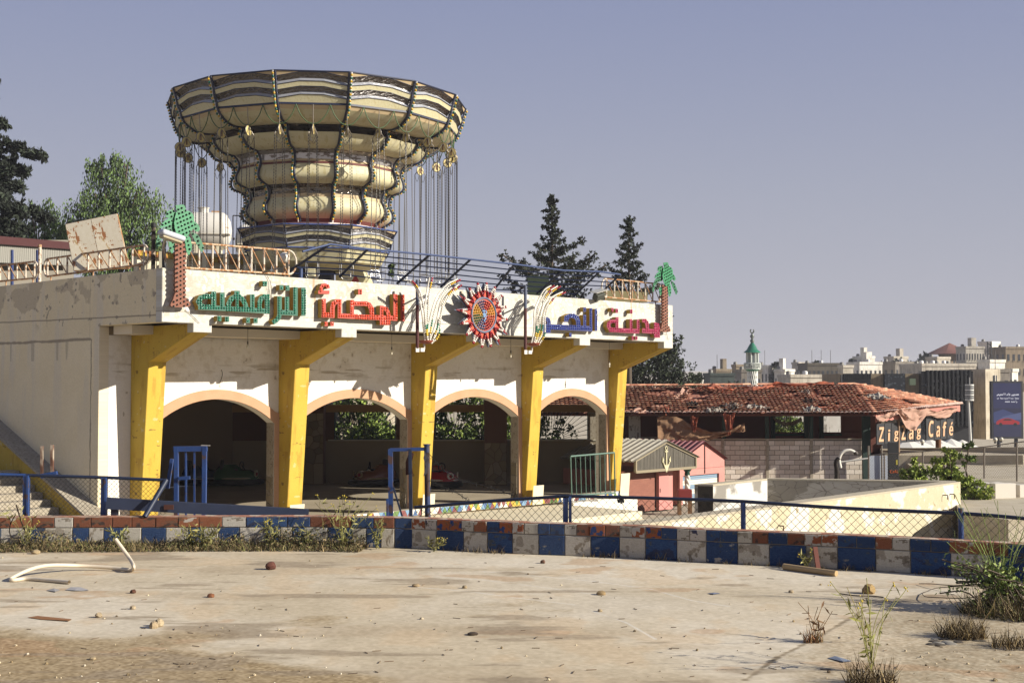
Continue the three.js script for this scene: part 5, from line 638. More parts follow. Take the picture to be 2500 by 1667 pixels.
{
  const t = thing('basin_wall', 'empty basin with cream outer wall, flaking white patches and concrete coping behind the right fence', 'wall'), Y = -1.0, R = gy(2346, 1176, Y), B = gy(1874, 1168.7, Y), Pp = gy(1722, 1185, Y), F = gy(1650, 1268, Y), L = F.clone().add(F.clone().sub(R).multiplyScalar(0.55));
  const wall = (name, a, b, th, m, side) => { const d = b.clone().sub(a).normalize(), n = V(-d.z, 0, d.x).multiplyScalar(th * side), q = [a, b, b.clone().add(n), a.clone().add(n)]; const Ln = a.distanceTo(b), g = slab(q.map((p) => V(p.x, Y - 0.05, p.z)), 3); uvm(g, 1, (x, y, z) => [((x - a.x) * d.x + (z - a.z) * d.z) / 10, (y + 4) / 3]); mesh(name, g, m, t); return q; };
  const inward = (a, b) => { const d = b.clone().sub(a).normalize(), n = V(-d.z, 0, d.x); return n.dot(B.clone().add(Pp).multiplyScalar(0.5).sub(a)) > 0 ? 1 : -1; };
  const o = wall('outer_wall', R, L, 0.45, poolOut, inward(R, L)); mesh('coping', slab(o.map((p) => V(p.x, Y, p.z)), 0.048), coping, t, 1.5);
  const k = wall('back_wall', R.clone().lerp(B, 0.02), B, 0.35, cracked, -inward(R, B) * -1 * (V(0, 0, 0).x ? 1 : -1)); mesh('coping', slab(k.map((p) => V(p.x, Y + 0.004, p.z)), 0.05), coping, t, 1.5);
  const e = wall('inner_wall', B, Pp, 0.35, stained, (() => { const d = Pp.clone().sub(B).normalize(), n = V(-d.z, 0, d.x); return n.dot(R.clone().sub(B)) > 0 ? -1 : 1; })()); mesh('coping', slab(e.map((p) => V(p.x, Y + 0.008, p.z)), 0.055), coping, t, 1.5);
  const q0 = gy(1704, 1186, Y + 0.02), q1 = gy(1741, 1187, Y + 0.02); mesh('end_pillar', slab([q0, q1, q1.clone().add(V(0.1, 0, -0.6)), q0.clone().add(V(0.1, 0, -0.6))], 3), std({ map: cracked.map, color: '#6d6558' }), t, 1.2);
  const hook = [[1901, 1283, 0.005], [2303, 1208, 0.01], [2320, 1206, 0.01], [2303, 1245, 0.01], [2318, 1243, 0.01]]; for (const [u, v] of hook) { const r = ray(u, v), n = V(L.z - R.z, 0, -(L.x - R.x)).normalize(); if (n.z < 0) n.negate(); const s = R.clone().sub(camera.position).dot(n) / r.dot(n), p = camera.position.clone().addScaledVector(r, s); mesh('iron_hook', [bar(p, p.clone().addScaledVector(n, 0.14), 0.014), bar(p.clone().addScaledVector(n, 0.14), p.clone().addScaledVector(n, 0.14).add(V(0, -0.12, 0)), 0.014)], rustDark, t); }
  finish(t);
  const yard = [gy(2300, 1250, -3.2), V(-30, -3.2, -15), V(-30, -3.2, -60), V(24, -3.2, -60), V(30, -3.2, -20)]; struct('yard', slab([V(-24, -3.1, -15.5), V(24, -3.1, -13), V(34, -3.1, -62), V(-24, -3.1, -62)], 0.3), M.conc, 5);
  struct('terrace_ground', slab([gy(2354, 1253, -1.65), pt(2463, 1259, 33.6).setY(-1.65), V(22, -1.65, -36), V(60, -1.65, -40), V(60, -1.65, -58), V(17.5, -1.65, -58), V(13.4, -1.65, -40)], 2.4), std({ map: dustMap }), 5);
  struct('far_yard', slab([V(16.5, -1.3, -58), V(90, -1.3, -46), V(96, -1.3, -56), V(18, -1.3, -64)], 3), std({ map: dustMap }), 7);
}
// kiosks turned like the hall
const kiosk = (name, label, p, y) => { const t = thing(name, label, 'kiosk'); t.position.set(p.x, y, p.z); t.rotation.y = hall.rotation.y; return t; };
const pink = std({ map: tex(128, 128, (s, t) => { const n = fbm(s * 6, t * 6, 6, 5); return lerp3([206, 138, 128], [216, 152, 140], n); }) }), greyWood = std({ map: tex(128, 256, (s, t) => { const n = fbm(s * 24, t * 3, 24, 5); return lerp3([78, 73, 64], [116, 109, 96], n); }) }), asb = std({ map: tex(256, 256, (s, t) => { const n = fbm(s * 8, t * 8, 8, 6); return lerp3([150, 144, 130], [184, 178, 164], n); }) });
function corrugated(a, b, c, d, n, r, m, name, par) {      // ribs run from edge a-b (ridge) down to d-c (eave)
  mesh(name, quads([[d, c, b, a], [a.clone().add(V(0, -0.03, 0)), b.clone().add(V(0, -0.03, 0)), c.clone().add(V(0, -0.03, 0)), d.clone().add(V(0, -0.03, 0))]]), m, par, 1.2); const g = []; for (let i = 0; i < n; i++) g.push(bar(a.clone().lerp(b, (i + 0.5) / n), d.clone().lerp(c, (i + 0.5) / n), r, r, 6)); kind(mesh('corrugation', g, m, par, 1.2));
}
{
  const p = pt(1552, 1152, 49), t = kiosk('kiosk', 'grey wooden gable kiosk with a cream anchor and brown roller shutter', p, -3.05), Wd = 3.82, E = 2.03, A = 2.66, BT = 1.6, AX = 1.88; reseed(61);
  const slats = []; for (let i = 0; i < 42; i++) { const x0 = 0.04 + i * 0.09, xm = x0 + 0.04, top = xm < AX ? mix(E, A, xm / AX) : mix(A, E, (xm - AX) / (Wd - AX)); slats.push(bx(0.078, top - BT - 0.08, 0.03, xm, (top + BT - 0.08) / 2 + 0.04, -0.02 + rr(-0.006, 0.006))); } kind(mesh('slats', slats, greyWood, t, 0.8)); mesh('backing', ext([[0.03, BT + 0.04], [Wd - 0.03, BT + 0.04], [Wd - 0.03, E - 0.04], [AX, A - 0.04], [0.03, E - 0.04]], 0.03).translate(0, 0, -0.08), greyWood, t, 1);
  const rail = std({ color: '#8c8068' }); for (const [a, b] of [[[0, BT], [Wd, BT]], [[0, E], [AX, A]], [[AX, A], [Wd, E]], [[0, BT], [0, E]], [[Wd, BT], [Wd, E]]]) mesh('frame_board', beam(V(a[0], a[1], 0), V(b[0], b[1], 0), 0.08, 0.1), rail, t, 1);
  corrugated(V(AX, A + 0.06, 0.1), V(AX, A + 0.06, -3.6), V(-0.25, E - 0.02, -3.6), V(-0.25, E - 0.02, 0.1), 12, 0.06, asb, 'roof', t); corrugated(V(AX, A + 0.06, 0.1), V(AX, A + 0.06, -3.6), V(Wd + 0.2, E - 0.02, -3.6), V(Wd + 0.2, E - 0.02, 0.1), 12, 0.06, asb, 'roof', t);
  const sh1 = []; for (let i = 0; i < 21; i++) sh1.push(bx(1.85, 0.062, 0.03, 0.95, 0.05 + i * 0.074, -0.55), bx(1.85, 0.02, 0.02, 0.95, 0.09 + i * 0.074, -0.556)); kind(mesh('roller_shutter', sh1, std({ map: tex(64, 128, (s, q) => lerp3([140, 84, 66], [158, 100, 78], fbm(s * 5, q * 9, 9, 4))), roughness: 0.6 }), t, 1));
  mesh('wall', [bx(0.95, BT, 0.1, 2.45, BT / 2, -0.5), bx(0.12, BT, 2.8, 2.86, BT / 2, -1.9), bx(0.12, BT, 3, 0.0, BT / 2, -2.05), bx(2.8, BT, 0.1, 1.4, BT / 2, -3.4)], pink, t, 1.5); mesh('door', bx(0.62, 1.45, 0.04, 2.3, 0.74, -0.43), std({ color: '#c08078' }), t); mesh('handle', bar(V(2.05, 0.7, -0.4), V(2.05, 0.85, -0.4), 0.015), plain('#2a2420'), t);
  const an = [[-0.03, 0.0], [0.03, 0], [0.03, -0.62], [0.14, -0.56], [0.2, -0.44], [0.16, -0.42], [0.24, -0.26], [0.27, -0.5], [0.23, -0.48], [0.0, -0.9]]; const full = [...an.slice(0, 1), ...an.slice(1), ...an.slice(2, 9).reverse().map(([x, y]) => [-x, y])]; full.pop(); full.push([-0.03, -0.62]);
  const ac = std({ color: '#c4bc98' }); mesh('anchor', ext(full.reverse(), 0.04, 0.006).translate(AX, A - 0.28, 0.0), ac, t); mesh('anchor_ring', new THREE.TorusGeometry(0.07, 0.022, 6, 16).translate(AX, A - 0.24, 0.02), ac, t); mesh('anchor_stock', bx(0.2, 0.04, 0.04, AX, A - 0.36, 0.02), ac, t);
  const tw = []; for (let y = 0; y <= 1.25; y += 0.05) tw.push(y); const col = []; for (let k = 0; k < 3; k++) { const pts = tw.map((y) => V(3.55 + 0.05 * Math.cos(y * 9 + k * 2.09), 0.1 + y, -0.2 + 0.05 * Math.sin(y * 9 + k * 2.09))); col.push(tube(pts, 0.065, 8, 60)); } mesh('twisted_column', col, std({ color: '#d8d4c8' }), t); mesh('capital', lathe([[0.1, 1.3], [0.12, 1.36], [0.09, 1.4], [0.17, 1.52], [0.2, 1.6], [0, 1.6]], 14).translate(3.55, 0, -0.2), std({ color: '#234536' }), t);
  finish(t, V(1.9, 0, 0));
  const bp = pt(1672, 1230, 49.5), b = thing('counter', 'red counter box on wooden legs beside the twisted white column', 'counter'); mesh('box', rbx(0.5, 0.34, 0.5, bp.x, -2.3, bp.z, 0.02), std({ color: '#7c2420', roughness: 0.6 }), b); for (const [x, z] of [[-0.2, 0.2], [0.2, 0.2], [-0.2, -0.2], [0.2, -0.2]]) mesh('leg', bx(0.1, 0.62, 0.08, bp.x + x, -2.78, bp.z + z), std({ color: '#7a5a3c' }), b); finish(b);
}
{
  const p = pt(1660, 1130, 53), t = kiosk('kiosk', 'pink kiosk with maroon ribbed roof and cream and blue striped shutter', p, -3.05), Wd = 3.17, E = 1.79, A = 2.46, AX = 1.62;
  mesh('front_wall', ext([[0, 0], [0.2, 0], [0.2, 1.16], [2.78, 1.16], [2.78, 0], [Wd, 0], [Wd, E], [AX, A], [0, E]], 0.12).translate(0, 0, -0.12), pink, t, 1.5); mesh('side_wall', [bx(0.1, E, 3, Wd - 0.06, E / 2, -1.65), bx(0.1, E, 3, 0.06, E / 2, -1.65)], pink, t, 1.5); mesh('groove', bx(Wd - 0.1, 0.012, 0.01, Wd / 2, 1.42, 0.003), plain('#7a4a44'), t); mesh('cable', bar(V(AX + 0.1, 1.2, 0.02), V(AX + 0.1, A - 0.1, 0.02), 0.02), plain('#3a2420'), t);
  const mr = std({ color: '#6a2c30', roughness: 0.55 }); corrugated(V(AX, A + 0.05, 0.12), V(AX, A + 0.05, -3.4), V(-0.2, E - 0.05, -3.4), V(-0.2, E - 0.05, 0.12), 12, 0.06, mr, 'roof', t); corrugated(V(AX, A + 0.05, 0.12), V(AX, A + 0.05, -3.4), V(Wd + 0.1, E - 0.03, -3.4), V(Wd + 0.1, E - 0.03, 0.12), 12, 0.06, mr, 'roof', t);
  const cols = [[], []]; for (let i = 0; i < 12; i++) cols[(i >> 1) % 2].push(bx(2.58, 0.085, 0.03, 1.49, 0.06 + i * 0.095, -0.1)); kind(mesh('shutter_slats', cols[0], std({ color: '#e0dac6', roughness: 0.5 }), t)); kind(mesh('blue_slats', cols[1], std({ color: '#7f95a8', roughness: 0.5 }), t)); finish(t, V(1.5, 0, 0));
}
// ---------- cafe with a broken tile roof ----------
const cloths = []; 
function cloth(name, label, top, bot, m, nx = 40, ny = 12, crump = 0.12, sd = 1, par) {   // two edges given as points; folds and creases between them
  const a = new THREE.CatmullRomCurve3(top), b = new THREE.CatmullRomCurve3(bot), P = []; for (let i = 0; i <= nx; i++) { const p = a.getPoint(i / nx), q = b.getPoint(i / nx), row = []; for (let j = 0; j <= ny; j++) { const f = j / ny, v = p.clone().lerp(q, f), n1 = fbm(i / nx * 9 + sd * 3.1, f * 3 + sd, 64, 4) - 0.5, n2 = fbm(i / nx * 9 + sd * 5.7, f * 3 + 9, 64, 4) - 0.5; v.z += n1 * crump * 2; v.y += n2 * crump; row.push(v); } P.push(row); }
  const q = []; for (let i = 0; i < nx; i++) for (let j = 0; j < ny; j++) q.push([P[i][j + 1], P[i + 1][j + 1], P[i + 1][j], P[i][j]]); const g = toCreasedNormals(quads(q), 0.9); return par ? mesh(name, g, m, par) : solo(name, g, m, label, 'cloth');
}
const rag = (a, b, s = 6) => std({ map: tex(128, 128, (x, y) => lerp3(a, b, fbm(x * s, y * s, s, 5))), roughness: 0.95, side: THREE.DoubleSide }), ragO = rag([192, 112, 80], [152, 84, 62]), ragP = rag([204, 170, 150], [172, 126, 106]), ragT = rag([140, 106, 78], [168, 132, 100], 5);
{
  const t = thing('cafe', 'run-down cafe with a sagging red tile roof, white block wall and dark open windows', 'building'), D = 58, P = (u, v, d = D) => pt(u, v, d), X = (u, d = D) => (u - 1250) / LENS * d; reseed(71);
  const yt = P(1800, 1073.5).y, y0 = -3.1, rows = Math.floor((yt - y0) / 0.213), blockG = new RoundedBoxGeometry(1, 1, 1, 1, 0.03), bm = ['#dcd4ca', '#d0c8bc', '#e2dcd2', '#c8bfb2'].map((h) => std({ k: 1.2, color: h, map: grit, roughness: 0.95 }));
  bm.forEach((m) => { m.map = tex(64, 64, (s, q) => { const n = fbm(s * 6, q * 6, 6, 4); return lerp3([225, 220, 214], [255, 250, 244], n); }); });
  mesh('mortar', bx(X(2110) - X(1540), yt - y0, 0.2, (X(2110) + X(1540)) / 2, (yt + y0) / 2, -D - 0.13), plain('#5c5248', 0.95), t);
  for (let r = 0; r < rows; r++) for (let x = X(1722) + (r % 2 ? -0.22 : 0); x < X(2108); x += 0.44) { const a = Math.max(x, X(1722)), b = Math.min(x + 0.422, X(2108)); if (b - a < 0.06) continue; const y = yt - 0.04 - (r + 0.5) * 0.213; if (y < -2.8) continue; const k = sh(new THREE.Mesh(blockG, bm[rnd() * 4 | 0])); k.name = 'block'; k.position.set((a + b) / 2, y, -D - 0.08 + rr(-0.004, 0.004)); k.scale.set(b - a, 0.195, 0.16); t.add(k); }
  for (const u of [1764, 1872.5, 1980]) mesh('pilaster', bx(0.13, yt - y0, 0.06, X(u), (yt + y0) / 2, -D + 0.015), M.conc, t, 1); mesh('plain_wall', bx(X(1722) - X(1450), yt - y0, 0.12, (X(1722) + X(1450)) / 2, (yt + y0) / 2, -D - 0.03), stained, t, 3); mesh('wall_cap', bx(X(2110) - X(1450), 0.05, 0.24, (X(2110) + X(1450)) / 2, yt + 0.024, -D - 0.1), coping, t, 1);
  const gp = std({ color: '#20382f', roughness: 0.7 }), mar = std({ color: '#6e4034', roughness: 0.9 }), eave = 0.5; for (const u of [1768, 1873, 1981]) mesh('post', bx(0.16, eave - yt, 0.14, X(u), (eave + yt) / 2, -D - 0.1), gp, t); mesh('corner_post', bx(0.34, eave + 3.1, 0.2, X(2114, 57.6), (eave - 3.1) / 2, -57.6), gp, t); mesh('beam', bx(X(2125) - X(1450), 0.16, 0.14, (X(2125) + X(1450)) / 2, eave + 0.0, -D - 0.1), gp, t);
  for (const [a, b] of [[1450, 1882], [1962, 2003], [2053, 2150]]) mesh('back_wall', bx(X(b, 64) - X(a, 64), 3.8, 0.15, (X(a, 64) + X(b, 64)) / 2, -1.2, -64), mar, t); mesh('back_sill', bx(X(2150, 64) - X(1870, 64), 2.4, 0.2, X(2010, 64), -1.7, -63.9), mar, t); for (const u of [1887, 1968, 2005]) mesh('window_post', bx(0.2, 2, 0.16, X(u, 63.5), 0, -63.5), gp, t); for (const [a, b] of [[1884, 1966], [2003, 2054]]) mesh('window_rail', bx(X(b, 63.5) - X(a, 63.5), 0.1, 0.1, (X(a, 63.5) + X(b, 63.5)) / 2, P(1900, 1061, 63.5).y, -63.5), gp, t);
  mesh('floor', bx(18, 0.2, 7, X(1800), -2.95, -61), M.dark, t); mesh('white_pier', bx(0.5, 1.6, 0.3, X(1549), yt + 0.8, -D), stained, t, 1); mesh('window_frame', [bx(1.6, 0.06, 0.1, X(1577), yt + 0.1, -D), bx(0.06, 1.3, 0.1, X(1609), yt + 0.7, -D)], plain('#8c8478'), t);
  // roof planes: eave, ridge, right hip
  const EL = P(1240, 1013, 56.5), EC = P(2138, 1010, 56.5), RL = P(1240, 947, 61), RR = P(2087, 940, 61), FC = P(2344, 987, 62); EC.y = EL.y = (EL.y + EC.y) / 2; RL.y = 1.7;
  const under = std({ color: '#8a5c4a', k: 1.3 }), low = (v) => v.clone().add(V(0, -0.07, 0)); mesh('roof_deck', quads([[low(EL), low(EC), low(RR), low(RL)], [low(EC), low(FC), low(RR)], [low(RL), low(RR), V(19, 0.6, -68), V(-1, 0.6, -67)], [low(FC), V(19, 0.6, -68), low(RR)]]), under, t);
  const tg = NI(new THREE.CylinderGeometry(0.088, 0.102, 0.46, 7, 1, true, -Math.PI / 2, Math.PI)); tg.rotateX(-Math.PI / 2); tg.scale(1.12, 0.6, 1); // length along z, arch up, wide end to +z
  const tileM = std({ color: '#ffffff', roughness: 0.85, side: THREE.DoubleSide, k: 2.1, map: tex(64, 64, (s, q) => lerp3([210, 205, 200], [255, 252, 248], fbm(s * 5, q * 5, 5, 4))) }), pal = ['#ac785c', '#b48266', '#9e6a52', '#c09678', '#a67a60', '#8e624c'], tl = []; const holes = [[1705, 985], [1790, 993], [1683, 1003], [1852, 972], [1910, 1003], [1980, 1008], [1760, 960], [1990, 985]];
  const lay = (A, B, Cc, Dd, nr, step, edgePale) => { // eave A-B, ridge Dd-Cc
    const up = Dd.clone().sub(A), n = B.clone().sub(A).cross(up).normalize(); if (n.y < 0) n.negate();
    for (let r = 0; r < nr; r++) { const a = A.clone().lerp(Dd, r / nr), b = B.clone().lerp(Cc, r / nr), L = a.distanceTo(b), m = Math.round(L / step); for (let i = 0; i <= m; i++) { const s = i / Math.max(1, m), p = a.clone().lerp(b, s), far = r > 0 && (fbm(p.x * 0.7, p.z * 0.9 + 5, 64, 4) > 0.66 ? rnd() < 0.75 : rnd() < 0.025); if (far) continue; const dir = Dd.clone().lerp(Cc, s).sub(A.clone().lerp(B, s)).normalize(), z = dir.clone().negate().addScaledVector(n, 0.2).normalize(), x = new THREE.Vector3().crossVectors(n, z).normalize(), y = new THREE.Vector3().crossVectors(z, x); const q = new THREE.Quaternion().setFromRotationMatrix(new THREE.Matrix4().makeBasis(x, y, z)); p.addScaledVector(dir, 0.12).addScaledVector(n, 0.04 + rr(-0.01, 0.01)); tl.push({ p, q, c: (r === 0 && edgePale ? ce('#b49c8e', 0.2) : ce(pal[rnd() * 6 | 0], 0.22)) }); } }
  };
  lay(EL, EC, RR, RL, 15, 0.2, true); lay(EC, FC, RR.clone().add(V(0.1, 0, 0)), RR, 15, 0.2, true); inst('roof_tiles', tg, tileM, tl, t);
  const rc = []; for (const [a, b] of [[RL, RR], [RR, EC], [RR, FC]]) { const n = Math.round(a.distanceTo(b) / 0.38); for (let i = 0; i < n; i++) { const d = b.clone().sub(a).normalize(), q = new THREE.Quaternion().setFromUnitVectors(V(0, 0, 1), d); if (rnd() < 0.12) continue; rc.push({ p: a.clone().lerp(b, (i + 0.5) / n).add(V(0, 0.05, 0)), q, s: V(1.15, 1.2, 0.95), c: ce(pal[rnd() * 6 | 0], 0.2) }); } } inst('ridge_tiles', tg, tileM, rc, t);
  const fs = [[0, 0.0], [0, 0.3]]; const FL = EC.distanceTo(FC); const sc = [[FL, 0.32], [0, 0.32]]; for (let i = 0; i <= 60; i++) sc.push([FL * i / 60, 0.06 * Math.abs(Math.sin(i * 0.9))]); const fg = ext(sc, 0.03); const fd2 = FC.clone().sub(EC).normalize(), fz = new THREE.Vector3().crossVectors(fd2, UP).normalize(), fy = new THREE.Vector3().crossVectors(fz, fd2); fg.applyMatrix4(new THREE.Matrix4().makeBasis(fd2, fy, fz)); mesh('scalloped_fascia', fg.translate(EC.x, EC.y - 0.36, EC.z), std({ color: '#b9786a', roughness: 0.8 }), t);
  const sd2 = [P(2118, 1090, 57.2), P(2330, 1090, 61)]; mesh('side_wall', beam(sd2[0].clone().setY(-2.2).add(V(0.5, 0, -1.5)), sd2[1].clone().setY(-2.2).add(V(-1.5, 0, -1.6)), 0.15, 1.4), std({ color: '#8d7c69' }), t); mesh('end_post', bar(P(2292, 1140, 63), P(2292, 1020, 63), 0.13, 0.13, 10), std({ color: '#6a4426' }), t); mesh('end_post', bar(P(2195, 1170, 58), P(2195, 1020, 58), 0.06, 0.06, 8), std({ color: '#8a7058' }), t);
  finish(t);
  // hanging sign: one panel for each letter
  const s = thing('cafe_sign', 'row of black hanging panels with cream letters reading ZigZag Café under the right eave', 'sign'), blk = std({ color: '#17171a', roughness: 0.6 }), crm = std({ color: '#c89e78', roughness: 0.7 });
  const pn = [['Z', 1357, 1408, 703, 845], ['i', 1411, 1457, 700, 840], ['g', 1460, 1506, 699, 836], ['Z', 1511, 1555, 690, 832], ['a', 1560, 1608, 688, 828], ['g', 1613, 1657, 682, 824], ['C', 1692, 1744, 655, 816], ['a', 1747, 1786, 668, 812], ['f', 1789, 1829, 668, 806], ['é', 1833, 1876, 672, 800]];
  for (const [ch, a, b, c, d] of pn) { const dd = (x) => mix(56.6, 61.4, (x - 1345) / 530), p0 = P(1650 + a / 2.766, 780 + d / 2.766, dd(a)), p1 = P(1650 + b / 2.766, 780 + d / 2.766, dd(b)), h = P(1650 + a / 2.766, 780 + c / 2.766, dd(a)).y - p0.y, w = p0.distanceTo(p1), an = Math.atan2(-(p1.z - p0.z), p1.x - p0.x);
    const pm = mesh('panel', rbx(w, h, 0.05, w / 2, h / 2, 0, 0.008), blk, s); pm.position.copy(p0); pm.rotation.y = an; const tg2 = new TextGeometry(ch, { font, size: 1, depth: 0.03, curveSegments: 6 }); tg2.computeBoundingBox(); const bb = tg2.boundingBox; tg2.translate(-(bb.min.x + bb.max.x) / 2, -bb.min.y, 0); const hh = bb.max.y - bb.min.y, ww = bb.max.x - bb.min.x, up = /[ZCfé]/.test(ch) ? 0.7 : ch === 'i' ? 0.56 : 0.52; tg2.scale(Math.min(w * 0.62 / ww, 1.4 * up * h / hh), up * h / hh, 1); tg2.applyMatrix4(new THREE.Matrix4().makeShear(0, 0, 0.08, 0, 0, 0)); mesh('letter', tg2.translate(w * 0.5, h * 0.13 - (ch === 'g' ? 0.04 : 0), 0.026), crm, pm); mesh('wire', [bar(V(w * 0.2, h, 0), V(w * 0.2, h + 0.25, 0), 0.01), bar(V(w * 0.8, h, 0), V(w * 0.8, h + 0.25, 0), 0.01)], wireMat, pm); }
  finish(s);
  const small = thing('cafe_board', 'narrow black board with small orange lettering Café low beside the corner post', 'sign'), q = P(2169, 1164, 54); mesh('board', rbx(0.44, 1.4, 0.06, q.x + 0.22, q.y + 0.72, q.z, 0.01), blk, small); const tx = new TextGeometry('Café', { font, size: 0.12, depth: 0.02, curveSegments: 4 }); mesh('lettering', tx.translate(q.x + 0.06, q.y + 0.16, q.z + 0.031), std({ color: '#c8602a' }), small); mesh('yellow_mark', bx(0.07, 0.2, 0.01, q.x + 0.36, q.y + 0.6, q.z + 0.036), std({ color: '#b8a83a' }), small); finish(small);
  const wb = thing('blank_board', 'blank bluish white board on posts left of the small black cafe board', 'sign'), e0 = P(2122, 1170, 53), e1 = P(2168, 1168, 53), wH = P(2122, 1112, 53).y - e0.y; mesh('board', bx(e1.x - e0.x, wH, 0.05, (e0.x + e1.x) / 2, e0.y + wH / 2, e0.z), std({ color: '#b4bac4', roughness: 0.6 }), wb); for (const x of [e0.x - 0.02, e1.x - 0.25]) mesh('post', bar(V(x, e0.y - 0.8, e0.z + 0.08), V(x, e0.y + wH + 0.4, e0.z + 0.08), 0.035), CR.steel, wb); finish(wb);
  // torn cloths
  const RP = (f, up = 0.12) => RL.clone().lerp(RR, f).add(V(0, up, 0.15)), K = (u, v, d) => pt(u, v, d);
  cloth('torn_cloth', 'orange crumpled cloth lying in a long roll on the cafe roof ridge', [K(1700, 946, 60.5), K(1760, 944, 60.4), K(1830, 946, 60.6), K(1900, 937, 60.8), K(2035, 936, 60.9)], [K(1705, 952, 60), K(1765, 966, 59.4), K(1830, 958, 59.8), K(1900, 946, 60.4), K(2040, 941, 60.7)], ragO, 90, 10, 0.55, 2);
  cloth('torn_cloth', 'pale pink strip of cloth running aslant down the left of the cafe roof', [K(1678, 944, 60.6), K(1640, 966, 59), K(1590, 985, 58), K(1535, 1004, 56.8)], [K(1690, 950, 60.3), K(1660, 985, 58.4), K(1610, 1000, 57.4), K(1540, 1012, 56.5)], ragP, 60, 10, 0.35, 3);
  cloth('torn_cloth', 'small orange pink rag bunched near the left eave of the cafe roof', [K(1610, 998, 57.2), K(1625, 992, 57.5), K(1645, 984, 58)], [K(1618, 1010, 56.4), K(1632, 1008, 56.4), K(1642, 1000, 57)], ragO, 30, 8, 0.3, 4);
  cloth('torn_curtain', 'brown cloth hanging in a swag before the dark cafe windows', [K(1606, 1016, 56.4), K(1660, 1018, 56.4), K(1700, 1045, 56.4), K(1745, 1056, 56.4), K(1800, 1044, 56.4), K(1818, 1034, 56.4)], [K(1606, 1074, 56.6), K(1640, 1076, 56.6), K(1690, 1078, 56.6), K(1740, 1072, 56.6), K(1790, 1058, 56.6), K(1820, 1052, 56.6)], ragT, 70, 16, 0.22, 5);
  cloth('torn_curtain', 'torn orange pink fringe of cloth hanging at the middle of the cafe eave', [K(1766, 1012, 56.3), K(1780, 1011, 56.3), K(1796, 1010, 56.3)], [K(1774, 1056, 56.4), K(1780, 1064, 56.4), K(1788, 1046, 56.4)], ragO, 24, 14, 0.25, 6);
  cloth('torn_curtain', 'short orange cloth hanging beside the brown swag under the cafe eave', [K(1686, 1016, 56.3), K(1696, 1018, 56.3), K(1706, 1018, 56.3)], [K(1688, 1044, 56.4), K(1696, 1056, 56.4), K(1700, 1048, 56.4)], ragO, 20, 12, 0.2, 7);
  cloth('torn_cloth', 'orange rags lying along the lower cafe roof near the corner', [K(1900, 996, 57.4), K(1960, 992, 57.6), K(2040, 990, 57.6), K(2110, 1000, 57)], [K(1910, 1002, 57), K(1970, 1000, 57.2), K(2050, 998, 57.2), K(2120, 1008, 56.5)], ragO, 60, 8, 0.3, 8);
  cloth('torn_cloth', 'long pale pink cloth draped along the right eave above the cafe sign', [K(2140, 1018, 56.3), K(2190, 1000, 57.3), K(2240, 996, 58.6), K(2290, 1004, 60), K(2338, 992, 61.6)], [K(2146, 1032, 56.3), K(2172, 1026, 57.2), K(2192, 1008, 57.6), K(2214, 1044, 58), K(2236, 1052, 58.4), K(2252, 1014, 59), K(2300, 1020, 60.2), K(2340, 998, 61.6)], ragP, 80, 14, 0.35, 9);
  [[1690, 985, 0, 'black plastic scrap low on the left part of the cafe roof'], [1790, 990, 1, 'white and black plastic scrap in the middle of the lower cafe roof'], [1770, 996, 0, 'black hole-like rag left of the white scrap on the cafe roof'], [1976, 978, 0, 'dark rag on the cafe roof near the right hip'], [1984, 999, 1, 'pale scrap at the lower edge of the cafe roof near the hip'], [1850, 993, 1, 'flat white scrap on the lower cafe roof right of the middle'], [1966, 958, 1, 'small pale scrap high on the cafe roof near the hip'], [1745, 1001, 1, 'pale scrap at the eave left of the middle of the cafe roof'], [2146, 968, 1, 'pale scrap on the right hip face of the cafe roof']].forEach(([u, v, w, l], i) => { const d = mix(61, 56.4, clamp((v - 943) / 68)) - 0.25, s = 15 + (i % 3) * 8; cloth('roof_scrap', l, [K(u - s, v - 2, d), K(u, v - 6, d), K(u + s, v - 1, d)], [K(u - s * 0.8, v + 4, d - 0.4), K(u, v + 6, d - 0.4), K(u + s * 0.9, v + 3, d - 0.4)], w ? rag([206, 198, 186], [120, 110, 98], 9) : rag([52, 44, 40], [30, 26, 24]), 20, 8, 0.3, 20 + i); });
  cloth('torn_cloth', 'ragged pale strip hanging in the cafe rear window', [K(1888, 1018, 63), K(1920, 1030, 63), K(1960, 1020, 63)], [K(1890, 1028, 63), K(1922, 1040, 63), K(1958, 1030, 63)], rag([196, 180, 150], [160, 144, 116]), 30, 6, 0.1, 10);
}
